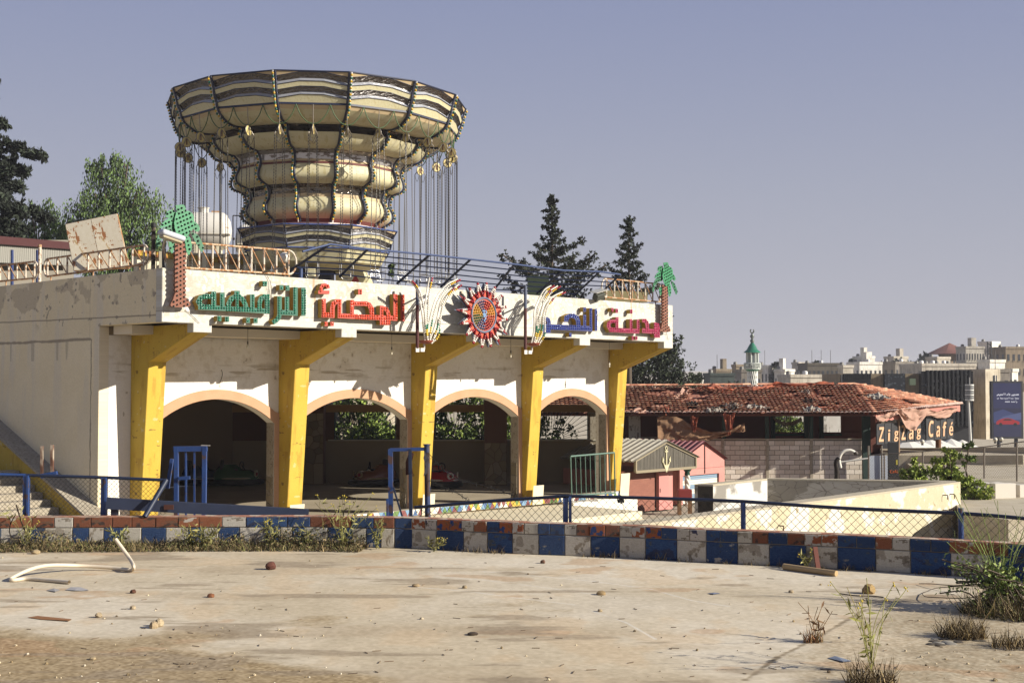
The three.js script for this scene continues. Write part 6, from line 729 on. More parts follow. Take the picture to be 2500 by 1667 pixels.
{ // gooseneck pipe, fences, planters
  const g = thing('gooseneck_pipe', 'white bent gooseneck pipe on a charred stump before the block wall', 'pipe'), D = 45, P = (u, v) => pt(u, v, D); mesh('pipe', tube([P(2053, 1142), P(2050, 1120), P(2058, 1104), P(2073, 1099), P(2084, 1102), P(2091, 1107)], 0.055, 8, 40), std({ color: '#d8d2c4', roughness: 0.5 }), g); mesh('nozzle', bar(P(2088, 1103), P(2092, 1109), 0.075, 0.075, 10), plain('#4a4038'), g); mesh('stump', tube([P(2043, 1172), P(2044, 1150), P(2042, 1128), P(2049, 1118)], 0.08, 6), plain('#2e2620', 0.95), g); mesh('rail', bar(P(2053, 1128), P(2120, 1119), 0.03), std({ color: '#b8b4ac' }), g); finish(g);
  const f = thing('wire_fence', 'galvanised wire mesh fence with thin posts above the terrace at the right edge', 'fence'); const fp = [[2122, 1112, 1172, 52], [2160, 1108, 1170, 51.5], [2254, 1102, 1164, 50.5], [2404, 1091, 1169, 48.5], [2484, 1080, 1169, 47], [2600, 1066, 1168, 45.5]]; const T = fp.map(([u, a, , d]) => pt(u, a, d)), Bq = fp.map(([u, , b, d]) => pt(u, b, d)); T.forEach((p, i) => mesh('post', bar(Bq[i].clone().add(V(0, -0.3, 0)), p, 0.035, 0.035, 8), CR.steel, f)); for (let i = 0; i < 5; i++) mesh('rail', bar(T[i], T[i + 1], 0.022, 0.022, 6), CR.steel, f); const w = []; for (let i = 0; i < 5; i++) w.push(...linkMesh(Bq[i], T[i + 1].clone().setY(Bq[i + 1].y), Bq[i].y, Bq[i + 1].y, T[i].y, T[i + 1].y, 0.11, 0.003)); kind(mesh('wire_mesh', w, CR.steel, f)); finish(f);
  const wm = std({ color: '#d2cabc' }); [[2432, 2489, 1181, 1217, 'white planter wall with dry grass on top at the right edge'], [2388, 2418, 1190, 1219, 'smaller white planter block left of the long planter wall'], [2492, 2560, 1184, 1214, 'planter wall cut off by the right edge of the picture']].forEach(([a, b, c, d, l]) => { const p = gy(a, d, -1.65), q = pt(b, d, -p.z), h = pt(a, c, -p.z).y + 1.65, t = thing('planter', l, 'planter'); const L = q.x - p.x, gm = bx(L, h, 0.3, L / 2, h / 2, -0.15); const m = mesh('wall', gm, wm, t, 1.5); mesh('side_wall', bx(0.3, h - 0.02, 1.3, 0.15, h / 2 - 0.01, -0.9), wm, t, 1.5); mesh('soil', bx(L - 0.3, h - 0.1, 1.2, L / 2 + 0.15, h / 2 - 0.05, -0.9), std({ map: dustMap }), t, 2); t.position.set(p.x, -1.65, p.z); t.rotation.y = 0.25; });
  const lw = [[1960, 2500, 1112, 60, 'long low concrete wall on the far yard behind the wire fence'], [2200, 2520, 1092, 63, 'second low wall farther back on the far yard']]; lw.forEach(([a, b, v, d, l]) => solo('low_yard_wall', beam(pt(a, v + 12, d), pt(b, v + 10, d - 4), 0.3, 0.4), coping, l, 'wall', null, 2));
  [[2431, 1073, 70], [2446, 1072, 78], [2253, 1078, 72]].forEach(([u, v, d], i) => { const t = thing('globe_lamp_post', ['garden lamp with white globe before the blue billboard', 'second, farther garden globe lamp right of the first before the billboard', 'garden globe lamp among the white parasols'][i], 'lamp'), p = pt(u, v, d); mesh('globe', ball(0.12, p.x, p.y, p.z, 14), std({ color: '#c9c2b0', roughness: 0.4 }), t); mesh('post', bar(V(p.x, -1.3, p.z), V(p.x, p.y - 0.13, p.z), 0.05), plain('#3a3a3a'), t); mesh('collar', bar(V(p.x, p.y - 0.2, p.z), V(p.x, p.y - 0.12, p.z), 0.07), plain('#3a3a3a'), t); finish(t); });
  for (let i = 0; i < 6; i++) { const u = 2215 + i * 27, p = pt(u, 1070 + (i % 2) * 3, 84 + i * 1.5), t = thing('parasol', ['leftmost white parasol behind the cafe sign', 'second white parasol from the left behind the cafe sign', 'third white parasol from the left behind the cafe sign', 'fourth white parasol, below the letter f of the cafe sign', 'fifth white parasol, right of the cafe sign', 'rightmost white parasol before the dark glass building'][i], 'parasol'); const cg = []; for (let k = 0; k < 8; k++) { const a = k * Math.PI / 4, b = a + Math.PI / 4, R = 1.25; cg.push([V(p.x + R * Math.cos(b), p.y - 0.55, p.z + R * Math.sin(b)), V(p.x + R * Math.cos(a), p.y - 0.55, p.z + R * Math.sin(a)), V(p.x, p.y, p.z)]); } mesh('canopy', quads(cg), std({ color: '#d4cfc4', side: THREE.DoubleSide }), t); const vl = []; for (let k = 0; k < 8; k++) { const a = k * Math.PI / 4, b = a + Math.PI / 4, R = 1.25; vl.push([V(p.x + R * Math.cos(b), p.y - 0.78, p.z + R * Math.sin(b)), V(p.x + R * Math.cos(a), p.y - 0.78, p.z + R * Math.sin(a)), V(p.x + R * Math.cos(a), p.y - 0.55, p.z + R * Math.sin(a)), V(p.x + R * Math.cos(b), p.y - 0.55, p.z + R * Math.sin(b))]); } mesh('valance', quads(vl), std({ color: '#c4beb2', side: THREE.DoubleSide }), t); mesh('pole', bar(V(p.x, -6.6, p.z), V(p.x, p.y, p.z), 0.04), plain('#8a847a'), t); finish(t); }
}
// ---------- the town on the hill ----------
const winM = std({ color: '#3b3d40', roughness: 0.25 });
function block(name, label, u0, u1, vt, D, hex, turn = 0.2, nf = 4, nr = 3, dep = 12, opt = {}) {
  const t = thing(name, label, opt.cat ?? 'building'), a = pt(u0, vt, D), b = pt(u1, vt, D), w = (b.x - a.x) / (Math.cos(turn) + Math.abs(Math.sin(turn)) * Math.min(1, dep / (b.x - a.x))) , d = Math.min(dep, w), top = a.y, y0 = -5, H = top - y0, m = std({ color: hex, map: townMap, roughness: 0.9, k: 1.1 });
  const cx = (a.x + b.x) / 2; t.position.set(cx, y0, -D - d * 0.6); t.rotation.y = turn; mesh('wall', bx(w, H, d, 0, H / 2, 0), m, t, 6); mesh('parapet', [bx(w + 0.1, 0.5, 0.3, 0, H + 0.2, d / 2), bx(w + 0.1, 0.5, 0.3, 0, H + 0.2, -d / 2), bx(0.3, 0.5, d, w / 2, H + 0.2, 0), bx(0.3, 0.5, d, -w / 2, H + 0.2, 0)], m, t, 6);
  const ws = [], lintel = []; for (let r = 0; r < nr; r++) { const y = H - 1.9 - r * 3.1; for (let i = 0; i < nf; i++) { const x = (i + 0.5) / nf * w - w / 2; ws.push(bx(w / nf * 0.42, 1.4, 0.12, x, y, d / 2 - 0.02)); lintel.push(bx(w / nf * 0.5, 0.14, 0.24, x, y - 0.78, d / 2)); } for (let i = 0; i < 3; i++) for (const s of [-1, 1]) ws.push(bx(0.12, 1.4, d / 3 * 0.36, s * (w / 2 - 0.02), y, (i + 0.5) / 3 * d - d / 2)); } if (ws.length) { kind(mesh('windows', ws, winM, t)); kind(mesh('sills', lintel, m, t)); }
  if (opt.tanks !== 0) for (let i = 0; i < (opt.tanks ?? 1); i++) mesh('roof_tank', lathe([[0.38, 0], [0.38, 0.8], [0.15, 0.92], [0, 0.93]], 10).translate(((i * 0.37 + 0.15) % 1 - 0.5) * w * 0.8, H + 0.1, (i % 2 - 0.5) * d * 0.5), plain(i % 2 ? '#d8d4cc' : '#6a665e', 0.5), t);
  if (opt.hut) mesh('stair_hut', bx(w * 0.25, 2.4, d * 0.4, w * (opt.hut - 0.5), H + 1.2, 0), m, t, 6); for (let i = 0; i < (opt.mast ?? 0); i++) mesh('antenna', bar(V((i * 0.3 - 0.2) * w, H, 0), V((i * 0.3 - 0.2) * w, H + 3.2, 0), 0.05, 0.05, 4), plain('#55534e'), t);
  return t;
}
const townMap = tex(256, 256, (s, t) => { const n = fbm(s * 7, t * 7, 7, 5), st = fbm(s * 40, t * 5, 40, 4), cr = Math.abs((t * 20) % 1 - 0.5) < 0.05 ? 0.93 : 1; const c = lerp3([205, 200, 190], [255, 252, 246], n); const k = cr * (1 - 0.12 * smooth(0.5, 0.7, st)); return [c[0] * k, c[1] * k, c[2] * k]; });
{
  const W_ = '#f4f1ea', T_ = '#928470', G_ = '#827c74', D_ = '#5f584c', L_ = '#cdc6ba';
  block('glass_house', 'low dark greenish house left of the minaret behind the roof', 1728, 1796, 917, 210, '#3f4a46', 0.1, 8, 2, 12); block('house', 'tan house with a stair hut above the dark greenish house', 1738, 1788, 906, 250, T_, 0.25, 4, 2, 12, { hut: 0.7, mast: 1 });
  block('house', 'tan house directly left of the minaret shaft', 1792, 1826, 895, 260, T_, 0.2, 3, 3); block('house', 'grey house right behind the minaret shaft', 1806, 1862, 908, 230, G_, 0.1, 4, 3);
  block('house', 'tall white sunlit house right of the minaret', 1852, 1900, 897, 240, W_, 0.75, 3, 4, 14, { mast: 1 }); block('house', 'lower white sunlit house stepping down right of the tall white one', 1896, 1944, 907, 235, W_, 0.6, 3, 3, 12, { hut: 0.3 }); block('house', 'long low white house just over the cafe ridge', 1918, 2020, 921, 200, L_, 0.15, 9, 1, 10, { tanks: 2 });
  block('apartment_block', 'narrow tan block with a sunlit right face in the middle of the skyline', 1938, 1970, 889, 280, L_, 0.5, 2, 4); block('apartment_block', 'wide dark tan block over the right half of the cafe ridge', 1967, 2052, 891, 270, D_, 0.08, 7, 4, 14, { mast: 3, tanks: 2 });
  block('house', 'small pale block left of the louvred dark building', 2054, 2086, 897, 240, L_, 0.2, 2, 1); block('house', 'white block with square windows above the louvred building', 2084, 2159, 889, 250, W_, 0.25, 5, 2, 14, { hut: 0.6, tanks: 3 }); block('house', 'white upper house stepping over the block with square windows', 2092, 2140, 874, 290, W_, 0.35, 3, 3, 12, { hut: 0.5 });
  block('house', 'grey house with a bright right face at the centre right skyline', 2157, 2244, 888, 255, G_, 0.45, 5, 2, 16, { tanks: 2 }); block('house', 'far pale house with a white chimney hut on the skyline', 2170, 2222, 874, 320, L_, 0.3, 4, 2, 12, { hut: 0.75, tanks: 1 }); block('house', 'pale house below the red roofed house', 2272, 2326, 876, 270, L_, 0.4, 4, 2);
  block('apartment_block', 'long pale building with a crowd of roof tanks behind the dark glass building', 2240, 2392, 893, 230, L_, 0.1, 10, 1, 14, { tanks: 7 }); block('office_block', 'large grey white office block with rows of windows at the upper right', 2352, 2408, 850, 290, '#c2bdb4', 0.15, 7, 6, 16, { hut: 0.6 }); block('office_block', 'bright white stepped block right of the large office block', 2398, 2450, 838, 300, W_, 0.65, 3, 6, 18, { tanks: 1 }); block('apartment_block', 'tan apartment block cut by the right edge of the picture', 2448, 2540, 851, 280, T_, 0.12, 6, 6, 16, { tanks: 2 });
  block('house', 'white house with a blank wall above the beige tower', 2404, 2460, 884, 220, W_, 0.3, 2, 1, 10, { tanks: 1 }); block('house', 'grey house right of the beige tower above the billboard', 2424, 2470, 908, 190, G_, 0.2, 2, 1, 10, { tanks: 0, mast: 1 }); block('house', 'narrow white sunlit house right of the grey house by the billboard', 2462, 2490, 907, 195, W_, 0.5, 1, 2, 8, { tanks: 0 });
  block('house', 'low pale house at the foot of the dark tree left on the skyline', 1698, 1732, 930, 220, W_, 0.4, 3, 1, 10);
  { const t = block('house', 'house with a broad red pyramid roof on the skyline at the right', 2304, 2350, 866, 300, '#8e7d6a', 0.3, 3, 2, 10, { tanks: 0 }); const h = pt(2304, 866, 300).y + 5.3; mesh('roof', new THREE.ConeGeometry(5.4, 2.6, 4).rotateY(Math.PI / 4).translate(0, h + 1.2, 0), std({ color: '#6e4236', roughness: 0.9 }), t); }
  // far mast
  { const t = thing('lattice_mast', 'dark lattice mast in front of the white stepped block', 'mast'), p = pt(2417, 900, 260), q = pt(2417, 834, 260); const g = []; for (const s of [-0.5, 0.5]) g.push(bar(V(p.x + s, p.y - 8, p.z), V(q.x + s * 0.7, q.y, q.z), 0.14, 0.14, 4)); for (let i = 0; i < 14; i++) g.push(bar(V(p.x + (i % 2 ? 0.5 : -0.5), mix(p.y - 8, q.y, i / 14), p.z), V(p.x + (i % 2 ? -0.5 : 0.5), mix(p.y - 8, q.y, (i + 1) / 14), p.z), 0.1, 0.1, 4)); mesh('lattice', g, plain('#33302e'), t); finish(t); }
  // minaret
  { const t = thing('minaret', 'slender white minaret with green pointed roof and crescent finial', 'minaret'), D = 175, c = pt(1837.6, 920, D), yv = (v) => pt(1837.6, v, D).y, m = D / LENS, wt = std({ color: '#b8bcb4', roughness: 0.8 }), gr = std({ color: '#17694e', roughness: 0.5 }); t.position.set(c.x, 0, c.z);
    mesh('shaft', new THREE.CylinderGeometry(10.5 * m, 11.5 * m, yv(905) + 5, 8).translate(0, (yv(905) - 5) / 2, 0), std({ color: '#8d9088' }), t); const lt = []; for (let k = 0; k < 16; k++) for (const d of [1, -1]) { const pts = []; for (let i = 0; i <= 10; i++) { const a = k / 16 * 6.2832 + d * i * 0.22; pts.push(V(12 * m * Math.sin(a), mix(-4, yv(906), i / 10), 12 * m * Math.cos(a))); } lt.push(poly(pts, 0.07, 4)); } kind(mesh('lattice', lt, std({ color: '#dcdcd4' }), t));
    mesh('green_skirt', new THREE.CylinderGeometry(19 * m, 13 * m, yv(900) - yv(906.5), 8).translate(0, (yv(900) + yv(906.5)) / 2, 0), gr, t); mesh('balcony', new THREE.CylinderGeometry(20.5 * m, 20 * m, 0.25, 8).translate(0, yv(899.5), 0), wt, t); const rl = []; for (let k = 0; k < 32; k++) { const a = k / 32 * 6.2832; rl.push(bar(V(20 * m * Math.sin(a), yv(899), 20 * m * Math.cos(a)), V(20 * m * Math.sin(a), yv(887), 20 * m * Math.cos(a)), 0.05, 0.05, 4)); } kind(mesh('balcony_railing', [...rl, NI(new THREE.TorusGeometry(20 * m, 0.08, 4, 8).rotateX(Math.PI / 2).rotateY(Math.PI / 8).translate(0, yv(887), 0)), NI(new THREE.TorusGeometry(20 * m, 0.06, 4, 8).rotateX(Math.PI / 2).rotateY(Math.PI / 8).translate(0, yv(893), 0))], wt, t));
    for (let k = 0; k < 8; k++) { const a = (k + 0.5) / 8 * 6.2832; mesh('column', bar(V(13.5 * m * Math.sin(a), yv(899), 13.5 * m * Math.cos(a)), V(13.5 * m * Math.sin(a), yv(860), 13.5 * m * Math.cos(a)), 0.13, 0.13, 6), wt, t); } mesh('core', new THREE.CylinderGeometry(5 * m, 5 * m, yv(860) - yv(899), 8).translate(0, (yv(860) + yv(899)) / 2, 0), std({ color: '#70767a' }), t);
    mesh('roof', lathe([[21 * m, yv(861)], [20.5 * m, yv(859.5)], [13 * m, yv(853)], [8 * m, yv(843)], [3.5 * m, yv(837)], [0, yv(836)]], 8), gr, t); mesh('finial', lathe([[0.2, yv(837)], [0.3, yv(831)], [0.12, yv(827)], [0.32, yv(821)], [0.1, yv(815)], [0.08, yv(812)], [0, yv(812)]], 8), std({ color: '#5a5f58', metalness: 0.5, roughness: 0.4 }), t); mesh('crescent', new THREE.TorusGeometry(4.2 * m, 0.09, 5, 18, 5.2).rotateZ(2.1).translate(0, yv(808), 0), std({ color: '#5a5f58', metalness: 0.5, roughness: 0.4 }), t); }
  // dark glass building with louvres, beige tower, billboard
  { const t = thing('glass_building', 'dark glass building with black fins behind the right end of the cafe', 'building'), D = 137, P = (u, v, d = D) => pt(u, v, d), B = (n, u0, u1, v0, v1, m, dz = 0, th = 8) => { const a = P(u0, v1), b = P(u1, v0); return mesh(n, bx(b.x - a.x, b.y - a.y, th, (a.x + b.x) / 2, (a.y + b.y) / 2, -D - th / 2 + dz), m, t, 4); }, dk = std({ color: '#1d1f22', roughness: 0.25, map: tex(256, 256, (s, q) => { const n = smooth(0.55, 0.7, fbm(s * 18, q * 18, 18, 4)); return lerp3([120, 120, 124], [255, 255, 255], n); }) }), bg = std({ color: '#8d7f68', map: townMap });
    B('body', 2057, 2376, 912, 1120, bg, -0.6); B('upper_glass', 2057, 2126, 914, 942, dk, 0.1, 1); B('glass_bay', 2162, 2211, 912, 1010, std({ color: '#4a5056', roughness: 0.2, map: dk.map }), 0, 0.8); B('dark_facade', 2250, 2375, 906, 1042, dk, 0.2, 1); B('dark_base', 2057, 2376, 1042, 1120, std({ color: '#2a2a2c', roughness: 0.5 }), 0.1, 1); for (let i = 0; i < 14; i++) B('fin', 2060 + i * 4.8, 2061.6 + i * 4.8, 912, 926, std({ color: '#16171a' }), 0.6, 0.8); for (let i = 0; i < 11; i++) B('fin', 2262 + i * 10.2, 2265 + i * 10.2, 904, 1040, std({ color: '#111215' }), 0.7, 0.7);
    for (let r = 0; r < 4; r++) B('floor_line', 2250, 2375, 940 + r * 30, 942.5 + r * 30, std({ color: '#33363a' }), 0.5, 0.5); reseed(97); for (let i = 0; i < 26; i++) { const u = rr(2254, 2366), v = rr(912, 990); B('pale_panel', u, u + rr(3, 6), v, v + rr(3, 7), std({ color: i % 3 ? '#8a9094' : '#5e6468', roughness: 0.4 }), 0.32, 0.3); } B('poster_window', 2222, 2236, 924, 940, std({ color: '#9cb08a', roughness: 0.3 }), 0.1, 0.4); finish(t); }
  { const t = thing('beige_tower', 'plain beige stair tower with one small window left of the billboard', 'tower'), D = 140, a = pt(2375, 901, D), b = pt(2427, 901, D), y0 = -4; mesh('wall', bx(b.x - a.x, a.y - y0, 5, (a.x + b.x) / 2, (a.y + y0) / 2, -D - 2.5), std({ color: '#d2c8b6', map: townMap }), t, 5); const w = pt(2408, 925, D); mesh('window', bx(0.55, 0.75, 0.1, w.x, w.y, -D + 0.01), winM, t); mesh('window_frame', [bx(0.07, 0.85, 0.14, w.x, w.y, -D + 0.02), bx(0.7, 0.07, 0.2, w.x, w.y - 0.42, -D + 0.02)], std({ color: '#d8d0c0' }), t); finish(t); t.rotation.y = 0.5; }
  { const t = thing('billboard', 'tall dark blue billboard with Arabic lettering and a red car at the right edge', 'billboard'), D = 132, a = pt(2428, 1066, D), b = pt(2494, 935, D), cv = document.createElement('canvas'); cv.width = 512; cv.height = 1024; const g = cv.getContext('2d'); g.fillStyle = '#14183f'; g.fillRect(0, 0, 512, 1024); g.fillStyle = '#1a2050'; g.fillRect(0, 0, 512, 480); g.fillStyle = '#2f3c6e'; g.beginPath(); g.moveTo(0, 560); g.lineTo(180, 500); g.lineTo(512, 640); g.lineTo(512, 820); g.lineTo(0, 760); g.fill(); g.fillStyle = '#4a5684'; g.beginPath(); g.moveTo(180, 640); g.lineTo(512, 560); g.lineTo(512, 700); g.lineTo(100, 700); g.fill(); g.fillStyle = '#23264a'; g.fillRect(0, 790, 512, 234);
    g.fillStyle = '#a01c28'; g.beginPath(); g.moveTo(50, 740); g.bezierCurveTo(90, 700, 170, 670, 260, 670); g.bezierCurveTo(330, 672, 370, 700, 430, 720); g.lineTo(480, 740); g.lineTo(478, 790); g.lineTo(50, 790); g.fill(); g.fillStyle = '#2a1420'; g.beginPath(); g.moveTo(170, 715); g.lineTo(210, 684); g.lineTo(300, 686); g.lineTo(350, 716); g.fill(); g.fillStyle = '#0c0c14'; for (const x of [130, 400]) { g.beginPath(); g.arc(x, 790, 32, 0, 7); g.fill(); }
    g.strokeStyle = '#d8dcec'; g.lineWidth = 9; const S = (pts) => { g.beginPath(); pts.forEach(([x, y], i) => (i ? g.lineTo(x, y) : g.moveTo(x, y))); g.stroke(); };
    // three lines of joined letters
    const word = (x, y, k, pat) => { let q = x; for (const c of pat) { if (c === 'l') S([[q, y], [q, y - 42 * k]]); if (c === 't') S([[q, y], [q, y - 16 * k], [q - 18 * k, y]]); if (c === 'r') S([[q, y - 12 * k], [q - 4 * k, y + 8 * k], [q - 18 * k, y + 16 * k]]); if (c === 'o') { g.beginPath(); g.arc(q - 8 * k, y - 9 * k, 9 * k, 0, 7); g.stroke(); } if (c === 'j') S([[q, y - 14 * k], [q - 22 * k, y - 12 * k], [q - 6 * k, y + 12 * k]]); if (c === 'd') { g.fillStyle = '#d8dcec'; g.fillRect(q - 6 * k, y - 30 * k, 9 * k, 8 * k); continue; } if (c === ' ') { q -= 24 * k; continue; } if (c !== 'l') S([[q, y], [q - 22 * k, y]]); q -= 24 * k; } };
    word(470, 230, 0.95, 'ottjrr olt lltoror'); g.lineWidth = 6; word(470, 300, 0.7, 'tootdl ttod llttdro tool dtj'); word(440, 365, 0.95, 'rltto oooo'); const tx = new THREE.CanvasTexture(cv); tx.colorSpace = THREE.SRGBColorSpace;
    mesh('frame', bx(b.x - a.x + 0.4, b.y - a.y + 0.4, 0.5, (a.x + b.x) / 2, (a.y + b.y) / 2, -D - 0.3), plain('#2a2a2e'), t); const pl = new THREE.PlaneGeometry(b.x - a.x, b.y - a.y).translate((a.x + b.x) / 2, (a.y + b.y) / 2, -D - 0.04); mesh('poster', pl, std({ map: tx, color: '#ffffff', roughness: 0.6 }), t); for (const u of [2440, 2482]) mesh('leg', bar(pt(u, 1100, D + 0.4), pt(u, 1060, D + 0.4), 0.2), plain('#3a3a3c'), t); finish(t); }
  { const t = thing('antenna_pole', 'tall white pole with a banded antenna drum before the dark glass building', 'pole'), D = 120, P = (u, v) => pt(u, v, D); mesh('pole', bar(P(2372, 1100), P(2366, 978), 0.14, 0.1), std({ color: '#c4c2ba' }), t); for (let i = 0; i < 7; i++) mesh('band', bar(P(2368, 978 - i * 6), P(2368, 974 - i * 6), 0.4, 0.4, 12), std({ color: i % 2 ? '#8a8a88' : '#c8c6c0' }), t); mesh('mast_tip', bar(P(2368, 940), P(2368, 921), 0.06), plain('#8a8884'), t); finish(t); }
}
// ---------- plants ----------
const leafG = (w, l) => { const g = new THREE.BufferGeometry(); g.setAttribute('position', new THREE.BufferAttribute(new Float32Array([0, 0, 0, w, l * 0.5, w * 0.3, 0, l, 0, 0, 0, 0, 0, l, 0, -w, l * 0.5, w * 0.3]), 3)); g.computeVertexNormals(); return NI(g); };
const needleG = (r, l) => { const gs = []; for (let i = 0; i < 5; i++) { const a = i * 1.2566, g = leafG(r * 0.22, l); g.rotateZ(0.5); g.rotateY(a); gs.push(g); } return merge(gs); };
const leafMat = (rough = 0.8) => new THREE.MeshStandardMaterial({ color: '#ffffff', roughness: rough, side: THREE.DoubleSide });
const LM = leafMat(), barkM = std({ map: tex(128, 128, (s, t) => { const n = fbm(s * 14, t * 4, 14, 5); return lerp3([70, 58, 46], [116, 100, 82], n); }) });
const grit2 = tex(128, 128, (s, t) => { const n = fbm(s * 16, t * 16, 16, 4); return lerp3([170, 164, 156], [255, 250, 242], n); });
const rq = () => new THREE.Quaternion().setFromEuler(new THREE.Euler(rr(-3.14, 3.14), rr(-3.14, 3.14), rr(-3.14, 3.14)));
// broad-leaved: blobs = [[dx, y, dz, r], ...] metres from the foot
function leafy(name, label, cat, foot, trunkH, blobs, n, lw, ll, cols, sd, droop = 0, group) {
  reseed(sd); const t = thing(name, label, cat, group); t.position.copy(foot); const top = V(blobs[0][0] * 0.4, trunkH, blobs[0][2] * 0.4), limbs = []; if (trunkH > 0.05) mesh('trunk', tube([V(0, -0.2, 0), V(0.06, trunkH * 0.5, 0.03), top], Math.max(0.03, trunkH * 0.05), 7), barkM, t);
  for (const [x, y, z, r] of blobs) for (let i = 0; i < 3; i++) { const e = V(x + rr(-0.6, 0.6) * r, y + rr(-0.5, 0.6) * r, z + rr(-0.6, 0.6) * r); limbs.push(tube([top.clone().multiplyScalar(rr(0.6, 1)), top.clone().lerp(e, 0.5).add(V(0, 0.1 * r, 0)), e], Math.max(0.012, 0.03 * r), 5, 8)); } mesh('limbs', limbs, barkM, t);
  const L = [], tot = blobs.reduce((s, b) => s + b[3] ** 2, 0); for (const [x, y, z, r] of blobs) { const m = n * r * r / tot, cl = Math.max(6, m / 22 | 0); for (let c = 0; c < cl; c++) { const d = V(rr(-1, 1), rr(-1, 1), rr(-1, 1)).normalize(), rad = r * Math.pow(rnd(), 0.4) * rr(0.75, 1.12), cx = x + d.x * rad, cy = y + d.y * rad * 0.92, cz = z + d.z * rad, s = r * rr(0.1, 0.2), k = rr(0.7, 1.25); for (let i = 0; i < 22; i++) { const hang = droop * rnd() * r * 0.5, q = droop ? new THREE.Quaternion().setFromEuler(new THREE.Euler(Math.PI + rr(-0.5, 0.5), rr(0, 6.3), rr(-0.5, 0.5))) : rq(); L.push({ p: V(cx + rr(-s, s), cy + rr(-s, s) - hang, cz + rr(-s, s)), q, s: rr(0.7, 1.25), c: C(cols[rnd() * cols.length | 0]).multiplyScalar(k * rr(0.8, 1.2)) }); } } }
  inst('crown', leafG(lw, ll), LM, L, t); return t;
}
// conifer: whorls of boughs that carry tufts of needles
function conifer(name, label, foot, H, y0, prof, nb, dens, cols, sd, up = 0.15, tuft = 0.28) {
  reseed(sd); const t = thing(name, label, 'tree'); t.position.copy(foot); mesh('trunk', bar(V(0, -0.5, 0), V(0, H * 0.98, 0), H * 0.016, 0.03, 8), barkM, t); const bs = [], L = [];
  for (let i = 0; i < nb; i++) { const f = i / nb, y = mix(y0, H * 0.99, Math.pow(f, 0.9)), len = prof((y - y0) / (H - y0)) * rr(0.55, 1.15), a = i * 2.4 + rr(-0.3, 0.3), dir = V(Math.sin(a), 0, Math.cos(a)), P = (s) => V(dir.x * len * s, y + len * (up * s * s - 0.10 * s) + (s > 0.7 ? (s - 0.7) * len * 0.25 : 0), dir.z * len * s); bs.push(tube([P(0), P(0.35), P(0.7), P(1)], 0.018 + len * 0.008, 4, 8)); const m = Math.max(4, len * dens | 0);
    for (let k = 0; k < m; k++) { const s = Math.pow((k + rnd()) / m, 0.7), c = P(s), sp = len * 0.16 * (1.1 - s * 0.6) + 0.05; for (let j = 0; j < 4; j++) L.push({ p: c.clone().add(V(rr(-sp, sp), rr(-sp, sp) * 0.5, rr(-sp, sp))), q: rq(), s: rr(0.6, 1.2), c: C(cols[rnd() * cols.length | 0]).multiplyScalar(rr(0.6, 1.3)) }); } }
  for (let k = 0; k < 40; k++) L.push({ p: V(rr(-0.12, 0.12), H - rnd() * H * 0.07, rr(-0.12, 0.12)), q: rq(), s: 0.8, c: C(cols[0]) }); mesh('boughs', bs, barkM, t); inst('crown', needleG(tuft, tuft * 1.1), LM, L, t); return t;
}
const DKG = ['#2c3522', '#364028', '#252d1d', '#414a2e'], PEP = ['#566a34', '#47592c', '#627a3e', '#3b4a26'], BUSH = ['#6c7e34', '#586a2c', '#869640', '#465626'];
const at = (u, v, D, y) => { const p = pt(u, v, D); return p.setY(y); };
conifer('spruce', 'tall dark conifer rising out of the picture at the left edge', at(-62, 600, 70, 0), 22.5, 2, (f) => (f < 0.66 ? mix(4.2, 3.4, f / 0.66) : 1.5 * (1 - f) / 0.34 + 0.15), 120, 13, ['#1f271a', '#283120', '#1a2016'], 101, -0.25, 0.34);
conifer('conifer', 'larger open dark conifer behind the blue rods on the roof', at(1348, 700, 80, 2), pt(1348, 474, 80).y - 2, 3.2, (f) => (f < 0.46 ? 3.3 : f < 0.6 ? mix(2.8, 1.9, (f - 0.46) / 0.14) : mix(1.05, 0.2, (f - 0.6) / 0.4)), 56, 8, ['#2a3020', '#353c26', '#20261a'], 102, 0.3, 0.21);
conifer('conifer', 'smaller slender dark conifer left of the right palm sign', at(1536, 700, 82, 2), pt(1536, 527, 82).y - 2, 2.6, (f) => mix(3.0, 0.25, Math.pow(f, 0.75)), 54, 9, ['#2c3322', '#384028', '#22291b'], 103, 0.25, 0.2);
leafy('pepper_tree', 'large light green pepper tree behind the leaning metal panel', 'tree', at(285, 600, 85, -2), 11, [[-0.4, 17, 0, 2.0], [-1.7, 15.4, 0.4, 1.9], [1.4, 15.6, 0.3, 1.9], [0, 14.6, 0.8, 2.2], [2.2, 13.6, 0, 1.5], [-2.2, 13.6, 0, 1.6], [0, 18.4, 0, 1.1], [-1.3, 18.2, 0.2, 0.9], [1.9, 12.4, 0.3, 1.5], [-0.6, 12.6, 0.5, 1.9]], 17000, 0.045, 0.26, PEP, 104, 1);
leafy('pepper_tree', 'smaller pepper tree between the dark conifer and the large pepper tree', 'tree', at(100, 600, 88, -2), 10, [[0.3, 15.6, 0, 1.3], [-1, 14.4, 0.3, 1.5], [1.1, 14.4, 0, 1.4], [0.2, 13.2, 0.3, 1.8], [-0.9, 12.6, 0, 1.6], [1.8, 12.8, 0, 1.5]], 9000, 0.045, 0.25, PEP, 105, 1);
